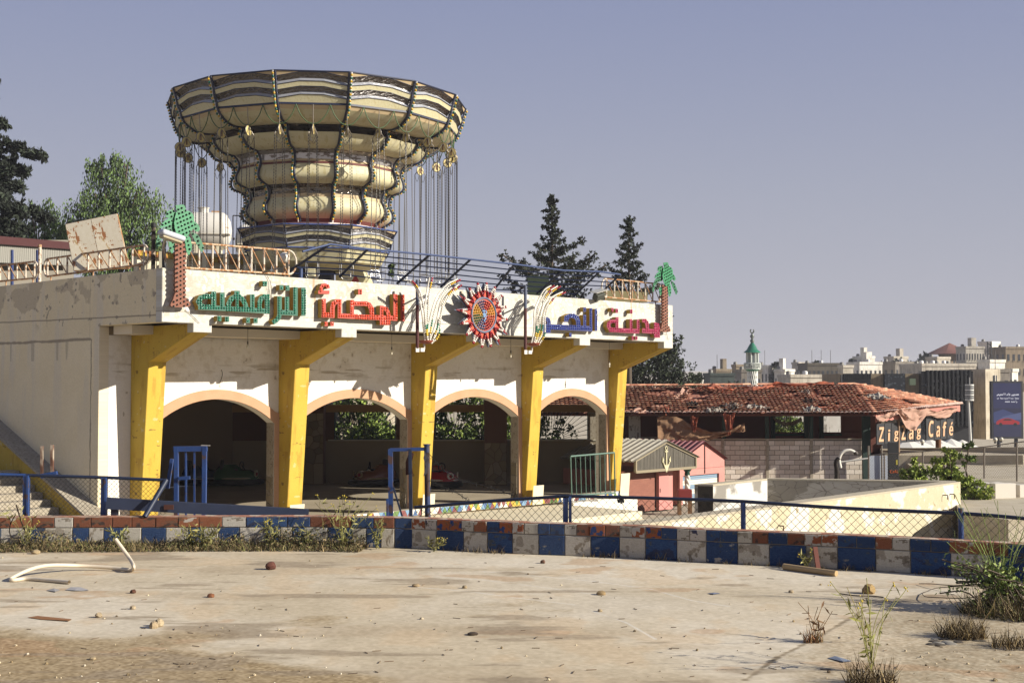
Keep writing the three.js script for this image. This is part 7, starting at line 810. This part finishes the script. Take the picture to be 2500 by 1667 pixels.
leafy('dark_tree', 'dense dark evergreen tree behind the rightmost yellow column', 'tree', at(1590, 1000, 84, -3), 3, [[0, 5.2, 0, 1.9], [1.3, 5.9, 0.2, 1.3], [-1, 6.4, 0, 1.7], [-1.3, 8, 0, 1.2], [2, 4.6, 0.3, 1.3], [0.5, 7, 0, 1.1], [1.3, 3.8, 0.6, 1.6], [-1, 3.6, 0.4, 1.7], [1.5, 7.6, 0, 0.55], [1.4, 6.9, 0, 0.6], [0.8, 6.9, 0, 0.9]], 17000, 0.06, 0.2, DKG, 106);
leafy('dark_tree', 'smaller dark bush at the right foot of the dense dark tree', 'tree', at(1684, 1000, 86, -3), 2.4, [[0, 4.3, 0, 0.8], [0.3, 5.2, 0, 0.5], [-0.3, 3.3, 0.2, 0.9], [0.6, 3.5, 0, 0.7]], 3500, 0.06, 0.2, DKG, 107);
leafy('young_tree', 'young leafy tree behind the swing seats right of the carousel base', 'tree', at(945, 700, 65, 3.2), 2.6, [[0, 3.2, 0, 0.55], [0.2, 4.3, 0, 0.35], [-0.45, 2.9, 0, 0.45], [0.5, 2.7, 0.1, 0.5], [0.1, 2.5, 0.3, 0.5]], 900, 0.08, 0.2, ['#4a5c30', '#39482a', '#5c6e38'], 108);
[[-6.2, -55.4, 'shrub seen through the left grille window of the hall'], [-3.6, -56.6, 'sunlit shrub seen at the right of the left grille window of the hall'], [-1.4, -55.6, 'shrub seen through the middle grille window of the hall'], [0.6, -58, 'shrub at the far right behind the grille windows of the hall']].forEach(([x, z, l], i) => leafy('shrub', l, 'shrub', V(x, -3.2, z), 1.4, [[0, 3.3, 0, 1.3], [-0.9, 2.4, 0.3, 1.2], [0.9, 2.6, 0.2, 1.2], [0.1, 4.5, -0.2, 1.0], [0.3, 1.6, 0.5, 1.1], [-0.5, 4.2, 0, 0.8]], 5200, 0.07, 0.17, BUSH, 110 + i));
leafy('shrub', 'green shrub seen through the cafe rear window', 'shrub', at(1925, 1070, 72, -3), 1, [[0, 2.4, 0, 1.1], [-0.9, 2.1, 0, 0.9], [0.9, 2.2, 0, 0.9], [0, 3.0, 0, 0.6]], 3500, 0.06, 0.15, BUSH, 115);
leafy('bush', 'green leafy bush at the foot of the cafe sign above the basin wall', 'bush', at(2235, 1175, 42, -1.8), 0.4, [[0, 0.85, 0, 0.3], [-0.28, 0.7, 0, 0.25], [0.28, 0.75, 0, 0.26], [0.02, 1.05, 0, 0.2], [0.1, 0.5, 0.2, 0.3]], 1500, 0.035, 0.1, ['#8c9a40', '#728236', '#a6b054'], 116);
leafy('bush', 'tall green bush climbing behind the right corner of the basin wall', 'bush', at(2330, 1240, 40, -1.65), 0.4, [[-0.2, 0.7, 0, 0.4], [-0.4, 1.05, 0, 0.3], [0, 1.15, -0.1, 0.28], [0.2, 0.5, 0.1, 0.36], [0.45, 0.3, 0.3, 0.4], [0.75, 0.12, 0.4, 0.34], [-0.22, 1.38, 0, 0.16], [-0.62, 0.8, 0, 0.26]], 3000, 0.04, 0.11, ['#8c9a40', '#728236', '#a6b054'], 117);
leafy('bush', 'thin green shoot right of the tall bush before the wire fence', 'bush', at(2360, 1160, 44, -1.6), 0.5, [[0, 1.0, 0, 0.3], [0.1, 1.4, 0, 0.2]], 300, 0.04, 0.11, ['#66762e', '#526426'], 118);
{ // trees among the town
  const BIG = 1.7, T = [[1894, 884, 240, 0.9, 'c', 'dark cypress top over the tall white house'], [1878, 940, 190, 1.6, 'b', 'dark cypress at the foot of the tall white house'], [2265, 864, 300, 1.5, 'c', 'pointed dark cypress on the skyline left of the red roofed house'], [2250, 874, 300, 1.2, 'b', 'round dark tree at the right end of the skyline hedge'], [2222, 876, 310, 1.6, 'b', 'dark tree in the middle of the skyline hedge'], [2196, 877, 310, 1.3, 'b', 'dark tree at the left end of the skyline hedge'], [2172, 880, 300, 1.2, 'b', 'dark tree beside the white house with square windows'], [2064, 886, 290, 1.3, 'b', 'dark tree behind the wide dark tan block'], [2080, 884, 290, 1.0, 'c', 'thin pointed tree next to the white upper house'], [1990, 884, 300, 1.0, 'b', 'small tree above the wide dark tan block'], [1792, 925, 190, 1.3, 'b', 'dark tree by the dark greenish house'], [1716, 922, 200, 1.7, 'b', 'dark tree low on the skyline right of the big dark tree'], [1700, 902, 180, 1.4, 'c', 'small pointed evergreen just right of the big dark tree'], [2340, 1060, 110, 1.8, 'b', 'dark hedge tree at the foot of the glass building'], [2440, 1094, 100, 1.5, 'b', 'low green tree before the billboard']];
  T.forEach(([u, v, D, r0, k, l], i) => { const r = r0 * BIG, top = pt(u, v - (D >= 290 ? 9 : 0), D), foot = V(top.x, top.y - r * 3.2, top.z); leafy(k === 'c' ? 'cypress' : 'small_tree', l, 'tree', foot, r, k === 'c' ? [[0, r * 1.2, 0, r * 0.55], [0, r * 2, 0, r * 0.42], [0, r * 2.7, 0, r * 0.28]] : [[0, r * 2.2, 0, r * 0.85], [r * 0.7, r * 1.7, 0, r * 0.7], [-r * 0.7, r * 1.8, 0, r * 0.7], [0, r * 1.3, 0.3, r * 0.8]], 500, 0.3, 0.8, ['#2f3826', '#39422c', '#262e20'], 130 + i); });
  for (const [u, v, D, w, l] of [[1640, 1040, 78, 1, '']]) { const s = pt(2030, 1050, 80); solo('garden_wall', bx(4.4, 3.4, 0.3, s.x, s.y - 0.4, s.z), stained, 'sunlit white wall seen through the right cafe rear window', 'wall', null, 2); }
}
// ---------- weeds, stones and litter on the plaza ----------
const bladeG = (() => { const g = new THREE.BufferGeometry(); const w = 0.005; g.setAttribute('position', new THREE.BufferAttribute(new Float32Array([-w, 0, 0, w, 0, 0, w * 0.7, 0.5, 0.06, -w, 0, 0, w * 0.7, 0.5, 0.06, -w * 0.7, 0.5, 0.06, -w * 0.7, 0.5, 0.06, w * 0.7, 0.5, 0.06, 0, 1, 0.3]), 3)); g.computeVertexNormals(); return NI(g); })();
const DRY = ['#7c6a44', '#94805a', '#5e5034', '#6e5c40'], OLV = ['#5c5c30', '#6e6e3a', '#4a4c28', '#7a7244'];
const blade = (p, h, cols, lean = 0.5, wd = 1) => ({ p, q: new THREE.Quaternion().setFromEuler(new THREE.Euler(rr(-lean, lean), rr(0, 6.3), rr(-lean, lean))), s: V(wd * rr(0.6, 1.3), h * rr(0.6, 1.2), h), c: C(cols[rnd() * cols.length | 0]).multiplyScalar(rr(0.55, 1.15)) });
{
  reseed(200); const L = [], lf = []; for (let i = 0; i < 13000; i++) { const u = rr(-420, 1010), dens = fbm((u + 500) / 90, 0.5, 64, 3); if (dens < 0.28 + 0.3 * smooth(640, 1010, u)) continue; const d = Math.pow(rnd(), 1.5) * 0.42, p = behind(u, -0.02 - d, 0.0); L.push(blade(p, (rr(0.04, 0.15) + 0.16 * smooth(0.45, 0.7, dens) * rnd() * rnd()) * (1 - d), rnd() < 0.7 ? DRY : OLV, 0.9, 0.9)); if (i % 2) lf.push({ p: p.clone().add(V(rr(-0.04, 0.04), rr(0.02, 0.2) * smooth(0.3, 0.6, dens), rr(-0.04, 0.04))), q: rq(), s: rr(0.5, 1.2), c: C([...OLV, ...DRY][rnd() * 8 | 0]).multiplyScalar(rr(0.5, 1.05)) }); }
  for (let i = 0; i < 900; i++) { const u = rr(1000, 2500), p = behind(u, -0.01 - rnd() * rnd() * 0.16, 0); if (fbm(u / 60, 2.5, 64, 3) < 0.52) continue; L.push(blade(p, rr(0.03, 0.1), DRY, 0.6, 0.6)); }
  inst('dry_weeds', bladeG, LM, L); scene.children.at(-1).userData = { kind: 'stuff', label: 'dry brown weeds growing along the foot of the low wall', category: 'weeds' };
  inst('weed_leaves', leafG(0.008, 0.035), LM, lf); scene.children.at(-1).userData = { kind: 'stuff', label: 'tiny leaves of the scrub along the foot of the low wall', category: 'weeds' };
}
function weed(label, p, h, n, leafN, cols, sd, flower) { // stalks with narrow leaves and small yellow flowers
  reseed(sd); const t = thing('weed', label, 'plant'); t.position.copy(p); const st = [], L = [], F = []; for (let i = 0; i < n; i++) { const a = rr(0, 6.3), ln = rr(0.15, 0.7) * h, k = rr(0.6, 1) * h, e = V(Math.cos(a) * ln, k, Math.sin(a) * ln), m = V(e.x * 0.35 + rr(-0.03, 0.03), k * 0.55, e.z * 0.35); const cv = new THREE.CatmullRomCurve3([V(0, 0, 0), m, e]); st.push(tube([V(0, 0, 0), m, e], 0.0022, 4, 10)); for (let j = 0; j < leafN; j++) { const q = cv.getPoint(rr(0.1, 0.9)); L.push({ p: q, q: rq(), s: rr(0.6, 1.3), c: C(cols[rnd() * cols.length | 0]).multiplyScalar(rr(0.7, 1.2)) }); } if (flower && i % 2 === 0) for (let j = 0; j < 3; j++) F.push({ p: e.clone().add(V(rr(-0.02, 0.02), rr(-0.03, 0.02), rr(-0.02, 0.02))), s: rr(0.7, 1.2) }); }
  mesh('stalks', st, std({ color: cols[0], roughness: 0.8 }), t); inst('leaves', leafG(0.009, 0.08), LM, L, t); if (F.length) inst('flowers', NI(new THREE.IcosahedronGeometry(0.0065, 0)), std({ color: '#c8b040' }), F, t); return t;
}
[[72, 0.5, 7, 'weed with yellow flowers before the left fence post'], [475, 0.3, 12, 'spiky green weed before the wall below the gate leaf'], [512, 0.3, 14, 'spiky green weed right of the one below the gate leaf'], [668, 0.42, 10, 'tall thin weed with pale heads below the second column'], [760, 0.3, 10, 'green weed left of the big branching weed'], [850, 0.62, 16, 'big branching yellow green weed in front of the second arch'], [925, 0.34, 8, 'sparse weed just right of the big branching weed'], [1075, 0.2, 6, 'small weed leaning on the third blue stripe of the wall'], [300, 0.26, 12, 'low green weed below the left fence'], [1972, 0.2, 6, 'little weed growing at the rusty bar on the right wall']].forEach(([u, h, n, l], i) => weed(l, behind(u, -0.12 - (i % 3) * 0.05, 0), h, n, 9, ['#7e7c44', '#8c8650', '#6c6636'], 210 + i, i % 2 === 1 || i === 0));
{ // right side of the plaza
  reseed(240); const g = (u, v) => gy(u, v, 0), bt = thing('bush', 'large tangled green bush with dry undergrowth at the right edge of the plaza', 'bush'), b0 = g(2475, 1500); bt.position.copy(b0); const Lv = [], tw = [], br = [];
  for (let i = 0; i < 40; i++) { const a = rr(2.2, 5.6), ln = rr(0.2, 0.7), hgt = rr(0.06, 0.42), e = V(Math.cos(a) * ln + 0.1, hgt, Math.sin(a) * ln * 0.7 - 0.1), s0 = V(rr(-0.2, 0.35), 0, rr(-0.3, 0.2)); const pts = [s0, s0.clone().lerp(e, 0.5).add(V(0, 0.1, 0)), e], cv = new THREE.CatmullRomCurve3(pts); tw.push(tube(pts, 0.006, 4, 8)); for (let j = 0; j < 34; j++) Lv.push({ p: cv.getPoint(rr(0.25, 1)).add(V(rr(-0.04, 0.04), rr(-0.03, 0.04), rr(-0.04, 0.04))), q: rq(), s: rr(0.6, 1.2), c: C(['#7c8a44', '#66763a', '#909c58', '#55662e'][rnd() * 4 | 0]).multiplyScalar(rr(0.7, 1.3)) }); }
  for (let i = 0; i < 1900; i++) { const r = Math.sqrt(rnd()) * 0.52, a = rr(0, 6.3); br.push(blade(V(r * Math.cos(a) + 0.12, 0, r * Math.sin(a) * 0.75 - 0.02), rr(0.06, 0.26), rnd() < 0.6 ? DRY : OLV, 0.9, 0.8)); } mesh('twigs', tw, barkM, bt); inst('leaves', leafG(0.012, 0.04), LM, Lv, bt); inst('undergrowth', bladeG, LM, br, bt);
  const rs = thing('reeds', 'tall thin green stalks rising from the bush at the right edge', 'plant'), rp = g(2450, 1480); rs.position.copy(rp); const sm = []; for (let i = 0; i < 18; i++) { const a = rr(0, 6.3), k = rr(0.5, 0.95), ln = rr(0.05, 0.5); const e = V(Math.cos(a) * ln - 0.12, k, Math.sin(a) * ln * 0.6); sm.push(tube([V(rr(-0.1, 0.1), 0, rr(-0.1, 0.1)), V(e.x * 0.4, k * 0.5, e.z * 0.4), e], 0.0024, 4, 10)); for (let j = 0; j < 3; j++) { const f = rr(0.4, 0.9), b = V(e.x * f, k * f, e.z * f); sm.push(bar(b, b.clone().add(V(rr(-0.16, 0.16), rr(0.05, 0.2), rr(-0.1, 0.1))), 0.0025, 0.0015, 3)); } } mesh('stalks', sm, std({ color: '#76843c', roughness: 0.7 }), rs);
  for (const [i, p] of [[[2245, 1428], [2275, 1434], [2330, 1444], [2420, 1452]], [[2252, 1452], [2290, 1444], [2340, 1446], [2430, 1440]], [[2252, 1452], [2262, 1466], [2290, 1474], [2350, 1482], [2440, 1478]]].entries()) solo('bramble', tube(p.map(([u, v], j) => g(u, v).setY(0.012 + j * 0.02)), 0.0035, 4, 30), barkM, ['upper dark thorny runner creeping left out of the bush at the right edge', 'middle dark runner creeping left out of the bush at the right edge', 'lower dark runner curling out of the bush at the right edge'][i], 'plant');
  const tuft = (label, u, v, r, h, n, sd, cols = DRY) => { reseed(sd); const t = thing('grass_tuft', label, 'grass'); t.position.copy(g(u, v)); const L = []; for (let i = 0; i < n; i++) { const q = Math.sqrt(rnd()) * r, a = rr(0, 6.3); L.push(blade(V(q * Math.cos(a), 0, q * Math.sin(a) * 0.7), h * rr(0.4, 1), cols, 0.6, 0.7)); } const m = inst('blades', bladeG, LM, L, t); return t; };
  tuft('dry brown grass tuft beside dark litter on the right of the plaza', 2352, 1556, 0.17, 0.2, 420, 250); tuft('dry grass tuft at the right edge below the bush', 2490, 1580, 0.2, 0.15, 300, 251); tuft('small reddish dry tuft growing in the joint of the concrete', 1985, 1568, 0.07, 0.14, 90, 252, ['#8a5a3c', '#7a6a44', '#96744c']); tuft('dry tuft at the bottom edge below the tall yellow flowered weed', 2130, 1672, 0.16, 0.2, 260, 253);
  weed('tall sparse yellow flowered weed near the bottom edge at the right', g(2128, 1640), 0.62, 12, 4, ['#8c8a44', '#7a7a3c'], 254, true); weed('single tall dry stalk standing left of the pale stone', g(2118, 1570), 0.6, 2, 3, ['#8c8048', '#7a7040'], 255); weed('low reddish weed by the concrete joint', g(1990, 1566), 0.26, 7, 3, ['#86643c', '#7a5a3c'], 256);
  // stones
  const rock = (r, sd, fl = 0.75) => { const q = new THREE.IcosahedronGeometry(r, 1), p = q.attributes.position; for (let i = 0; i < p.count; i++) { const v = V(p.getX(i), p.getY(i), p.getZ(i)), n = fbm(v.x / r * 1.3 + sd * 3.7 + 20, v.y / r * 1.3 + v.z / r * 1.7 + sd + 20, 64, 3); v.multiplyScalar(0.68 + 0.62 * n); v.y *= fl; p.setXYZ(i, v.x, v.y, v.z); } return toCreasedNormals(NI(q), 0.5); };
  const px = (v) => (v - HORIZON) / EYE; [[660, 1390, 11, '#6e4438', 0.95, 'dark red brown stone in the left middle of the plaza'], [86, 1352, 9, '#b8a684', 0.6, 'flat pale stone near the weeds at the far left'], [374, 1533, 9, '#b8a688', 0.9, 'pale knobbly stone, left one of a touching pair'], [387, 1529, 10, '#c2b294', 1, 'pale knobbly stone, right one of a touching pair'], [240, 1507, 7, '#b8a88c', 0.9, 'small pale stone left of the knobbly pair'], [324, 1448, 6, '#6a4634', 0.8, 'small brown stone below the white pipe'], [513, 1458, 7, '#8a5a3c', 0.7, 'small orange brown stone in the left middle'], [323, 1487, 6, '#c0b094', 0.8, 'tiny pale stone above the knobbly pair'], [1468, 1452, 9, '#a8916a', 0.55, 'flat tan stone at the right end of the pale crack'], [1015, 1432, 8, '#b09c7c', 0.5, 'flat pale chip in the middle of the plaza'], [1134, 1436, 5, '#a8987c', 0.8, 'small tan stone right of the flat pale chip'], [1325, 1375, 5, '#6e5040', 0.9, 'round brown pebble below the wall in the middle'], [2121, 1449, 13, '#b49a6a', 0.95, 'blocky pale yellow stone before the striped wall at the right'], [1153, 1550, 11, '#4a3c2e', 0.35, 'flat dark lump on the concrete in the middle foreground'], [1932, 1447, 5, '#b8a88c', 0.7, 'tiny pale stone left of the blocky yellow stone'], [225, 1610, 7, '#c0ae8c', 0.5, 'pale flake lying on the dirt at the lower left'], [1465, 1493, 5, '#b8a88c', 0.7, 'pebble below the flat tan stone'], [1029, 1512, 4, '#d0c4ac', 0.7, 'white pebble in the middle foreground']].forEach(([u, v, r, c, fl, l], i) => { const p = g(u, v), s = r / px(v) * 1.0 * EYE / EYE; const m = solo('stone', rock(s * 1.25, i + 1, fl).translate(p.x, s * fl * 0.72, p.z), std({ color: c, map: grit2, roughness: 0.95 }), l, 'stone'); });
  // pebbles and crumbs
  reseed(270); const pb = []; for (let i = 0; i < 1300; i++) { let u = rr(-40, 2520), v = rr(1330, 1690); const w = smooth(1480, 1620, v) * smooth(1100, 200, u); if (rnd() > 0.16 + 0.84 * w && !(u > 2150 && v > 1480)) continue; if (v < 1345 + Math.max(0, (u - 1000) * 0.06)) continue; const p = g(u, v), s = Math.pow(rnd(), 3) * 0.011 + 0.0028; pb.push({ p: p.setY(s * 0.3), q: rq(), s: V(s, s * 0.7, s), c: C(['#c8b898', '#b0a080', '#d4c8b0', '#6a5a44', '#8a7858'][rnd() * 5 | 0]).multiplyScalar(rr(0.7, 1.1)) }); } inst('pebbles', NI(new THREE.IcosahedronGeometry(1, 0)), std({ color: '#fff', roughness: 0.95 }), pb); scene.children.at(-1).userData = { kind: 'stuff', label: 'pebbles and crumbs scattered over the plaza', category: 'pebbles' };
  const tl = []; for (let i = 0; i < 150; i++) { const u = rr(0, 2480), v = rr(1350, 1660), p = g(u, v); tl.push({ p: p.setY(0.004), q: new THREE.Quaternion().setFromEuler(new THREE.Euler(0, rr(0, 6.3), 0)), s: V(rr(0.02, 0.07), 0.004, 0.004), c: ce('#6a5844', 0.4) }); } inst('twig_bits', NI(new THREE.BoxGeometry(1, 1, 1)), std({ color: '#fff' }), tl); scene.children.at(-1).userData = { kind: 'stuff', label: 'short twigs and straw bits lying over the plaza', category: 'twigs' };
  // bent pipe
  const Pg = (u, v, y) => gy(u, v, y); solo('plastic_pipe', tube([pt(281, 1316, 12.95), pt(298, 1339, 12.92), pt(315, 1363, 12.85), Pg(325, 1384, 0.06), Pg(322, 1391, 0.02), Pg(313, 1391, 0.02), Pg(270, 1386, 0.03), Pg(190, 1381, 0.05), Pg(110, 1381, 0.09), Pg(55, 1397, 0.07), Pg(24, 1414, 0.022), Pg(30, 1416, 0.018), Pg(60, 1413, 0.018), Pg(110, 1416, 0.018), Pg(168, 1421, 0.02)], 0.018, 10, 160), std({ color: '#d2c4ac', roughness: 0.5 }), 'bent white plastic pipe with one end standing up, lying at the left of the plaza', 'pipe');
  solo('pole', bar(Pg(1915, 1383, 0.03), Pg(2043, 1400, 0.03), 0.032, 0.028, 8), std({ color: '#b0946a' }), 'pale wooden pole lying at the foot of the striped wall', 'pole'); solo('rusty_bar', beam(Pg(1996, 1390, 0.0).add(V(0, 0, 0.05)), Pg(1996, 1390, 0.0).add(V(-0.02, 0.22, 0.0)), 0.05, 0.012), std({ color: '#5a2c20' }), 'short rusty flat bar standing against the wall behind the wooden pole', 'bar');
  solo('twig', tube([Pg(2050, 1449, 0.01), Pg(2090, 1454, 0.014), Pg(2130, 1455, 0.01), Pg(2158, 1458, 0.008)], 0.006, 5), barkM, 'thin twig lying before the blocky yellow stone', 'twig');
  solo('dead_branch', [tube([Pg(34, 1322, 0.02), Pg(52, 1332, 0.05), Pg(85, 1328, 0.02), Pg(105, 1326, 0.04), Pg(150, 1334, 0.02), Pg(198, 1338, 0.03)], 0.014, 6, 30), tube([Pg(85, 1328, 0.02), pt(55, 1284, 14.3), pt(38, 1232, 14.2)], 0.008, 5, 12), tube([Pg(30, 1330, 0.02), pt(22, 1286, 14.4), pt(36, 1256, 14.3)], 0.006, 5, 12)], std({ color: '#8a7658', map: barkM.map }), 'bare dead branch lying in the weeds at the far left', 'branch');
  solo('dead_branch', [tube([Pg(480, 1330, 0.02), Pg(540, 1322, 0.03), Pg(590, 1327, 0.02), Pg(640, 1330, 0.02)], 0.008, 5, 20), tube([Pg(540, 1322, 0.03), Pg(560, 1314, 0.05), Pg(600, 1316, 0.02)], 0.005, 5, 10)], barkM, 'thin dead branch lying below the gate leaf in the weeds', 'branch');
  const scrap = (l, pts, hex, nm = 'paper_scrap', cat = 'litter') => { reseed(pts[0][0]); const q = pts.map(([u, v], i) => Pg(u, v, 0.004 + (i % 2) * 0.005)), c = q.reduce((s, p) => s.add(p), V(0, 0, 0)).multiplyScalar(1 / q.length).add(V(0, 0.006, 0)), f = q.map((p, i) => [q[(i + 1) % q.length], p, c]); solo(nm, quads([...f, ...f.map(([a, b, d]) => [b.clone().add(V(0, -0.004, 0)), a.clone().add(V(0, -0.004, 0)), d.clone().add(V(0, -0.004, 0))])]), std({ color: hex, side: THREE.DoubleSide }), l, cat); };
  scrap('crumpled grey paper scrap below the white pipe', [[158, 1440], [172, 1433], [195, 1433], [216, 1440], [200, 1442], [180, 1441]], '#a09c9a'); scrap('small grey paper scrap left of the crumpled one', [[112, 1441], [130, 1436], [146, 1439], [134, 1444]], '#94908c'); scrap('flat rust brown strip on the concrete at the lower left', [[66, 1507], [90, 1503], [174, 1511], [166, 1515], [100, 1512]], '#8c6038', 'rusty_strip'); scrap('white torn paper lying in the weeds left of the standing pipe end', [[140, 1317], [155, 1313], [178, 1316], [168, 1322]], '#c8c2b8'); scrap('white paper lying in the weeds right of the standing pipe end', [[292, 1319], [310, 1315], [334, 1318], [318, 1322]], '#bcb6ac');
  scrap('faded blue paint flake on the concrete right of the middle', [[1727, 1448], [1745, 1446], [1760, 1448], [1742, 1450]], '#6e7484', 'paint_flake'); scrap('blue paint flake near the tall yellow flowered weed', [[2022, 1606], [2040, 1601], [2080, 1613], [2060, 1615]], '#707888', 'paint_flake');
  const lt = thing('litter_heap', 'dark flaky litter lying under the dry grass tuft at the right', 'litter'); reseed(290); for (let i = 0; i < 14; i++) { const p = g(rr(2275, 2400), rr(1558, 1574)); const m = mesh('flake', rock(rr(0.02, 0.05), i + 40, 0.25), plain(i % 3 ? '#4a4238' : '#8a8478', 0.95), lt); m.position.copy(p); } finish(lt);
}
// ---------- bumper cars in the hall ----------
{
  const bodyG = (() => { const prof = []; const n = 10, m = 20, q = [], R = (i, j) => { const f = i / n, a = j / m * Math.PI * 2, c = Math.cos(a), s = Math.sin(a), rx = 0.88 * (1 - 0.35 * f * f), rz = 0.52 * (1 - 0.28 * f * f); const nose = s < -0.2 ? 0 : 0; return V(rx * Math.sign(c) * Math.pow(Math.abs(c), 0.75), 0.24 + 0.5 * Math.pow(f, 0.8) * (c > 0 ? 0.72 : 1.12), rz * Math.sign(s) * Math.pow(Math.abs(s), 0.75)); }; for (let i = 0; i < n; i++) for (let j = 0; j < m; j++) q.push([R(i, j + 1), R(i, j), R(i + 1, j), R(i + 1, j + 1)]); for (let j = 0; j < m; j++) q.push([R(n, j), V(-0.05, 0.5, 0), R(n, j + 1)].reverse()); return toCreasedNormals(quads(q), 0.8); })();
  const bump = new THREE.TorusGeometry(0.5, 0.1, 8, 40).rotateX(Math.PI / 2).scale(1.85, 1.1, 1.12).translate(0, 0.16, 0), blk = plain('#1c1b1a', 0.6), gl = plain('#2a1c18', 0.8);
  const car = (label, body, stripe, u, v, turn) => { const t = thing('bumper_car', label, 'bumper car'), p = gy(u, v, FLOOR); t.position.copy(p); t.rotation.y = turn; t.scale.setScalar(1); mesh('body', bodyG, std({ color: body, roughness: 0.25 }), t); mesh('bumper', bump, blk, t); mesh('seat', [rbx(0.5, 0.12, 0.7, -0.2, 0.58, 0, 0.04), rbx(0.14, 0.5, 0.72, -0.52, 0.75, 0, 0.06)], gl, t); mesh('steering_wheel', new THREE.TorusGeometry(0.14, 0.02, 6, 20).rotateY(1.0).translate(0.22, 0.78, 0), blk, t); mesh('column', bar(V(0.35, 0.6, 0), V(0.22, 0.78, 0), 0.02), blk, t); for (const s of [-1, 1]) { const hl2 = mesh('headlight', NI(new THREE.CylinderGeometry(0.13, 0.13, 0.05, 18).rotateZ(Math.PI / 2).rotateY(s * -0.5).translate(0.76, 0.46, s * 0.26)), std({ color: stripe, roughness: 0.3 }), t); mesh('lens', NI(new THREE.CylinderGeometry(0.07, 0.07, 0.06, 16).rotateZ(Math.PI / 2).rotateY(s * -0.5).translate(0.765, 0.46, s * 0.26)), std({ color: '#8a1418' }), hl2); } mesh('stripe', new THREE.TorusGeometry(0.47, 0.035, 6, 40).rotateX(Math.PI / 2).scale(1.82, 1, 1.12).translate(0, 0.31, 0), std({ color: stripe, roughness: 0.3 }), t); return t; };
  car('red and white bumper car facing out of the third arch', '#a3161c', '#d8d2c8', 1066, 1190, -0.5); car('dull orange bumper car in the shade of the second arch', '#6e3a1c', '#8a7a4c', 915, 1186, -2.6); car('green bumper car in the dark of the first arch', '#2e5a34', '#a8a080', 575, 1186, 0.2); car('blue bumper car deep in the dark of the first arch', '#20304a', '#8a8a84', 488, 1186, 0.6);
  const t = thing('green_railing', 'green metal railing of upright bars before the fourth arch', 'railing', null), P = (u, v, D) => pt(u, v, D), D0 = 42.6, D1 = 43.8, gm = std({ color: '#4c6a5c', roughness: 0.5 }); mesh('top_rail', bar(P(1393, 1114, D0), P(1500, 1105, D1), 0.032), gm, t); mesh('bottom_rail', bar(P(1396, 1210, D0), P(1502, 1203, D1), 0.03), gm, t); for (let i = 0; i <= 9; i++) { const f = i / 9; mesh('bar', bar(P(mix(1396, 1502, f), mix(1211, 1204, f), mix(D0, D1, f)), P(mix(1393, 1500, f), mix(1114, 1105, f), mix(D0, D1, f)), i % 9 ? 0.016 : 0.025, i % 9 ? 0.016 : 0.025, 6), gm, t); } finish(t);
  reseed(301); leafy('weed_clump', 'small clump of weeds on the paving before the third arch', 'plant', gy(1320, 1262, -2.6), 0.05, [[0, 0.12, 0, 0.16], [0.2, 0.1, 0, 0.12]], 200, 0.015, 0.06, OLV, 302); solo('wood_chip', ext([[0, 0], [0.12, 0.04], [0.16, 0.5], [0.1, 0.62], [0.02, 0.3]], 0.05).translate(gy(1418, 1275, -2.9).x, -2.9, gy(1418, 1275, -2.9).z), std({ color: '#9a8258' }), 'upright splinter of wood behind the fence left of the kiosk', 'wood');
}
renderer.render(scene, camera);
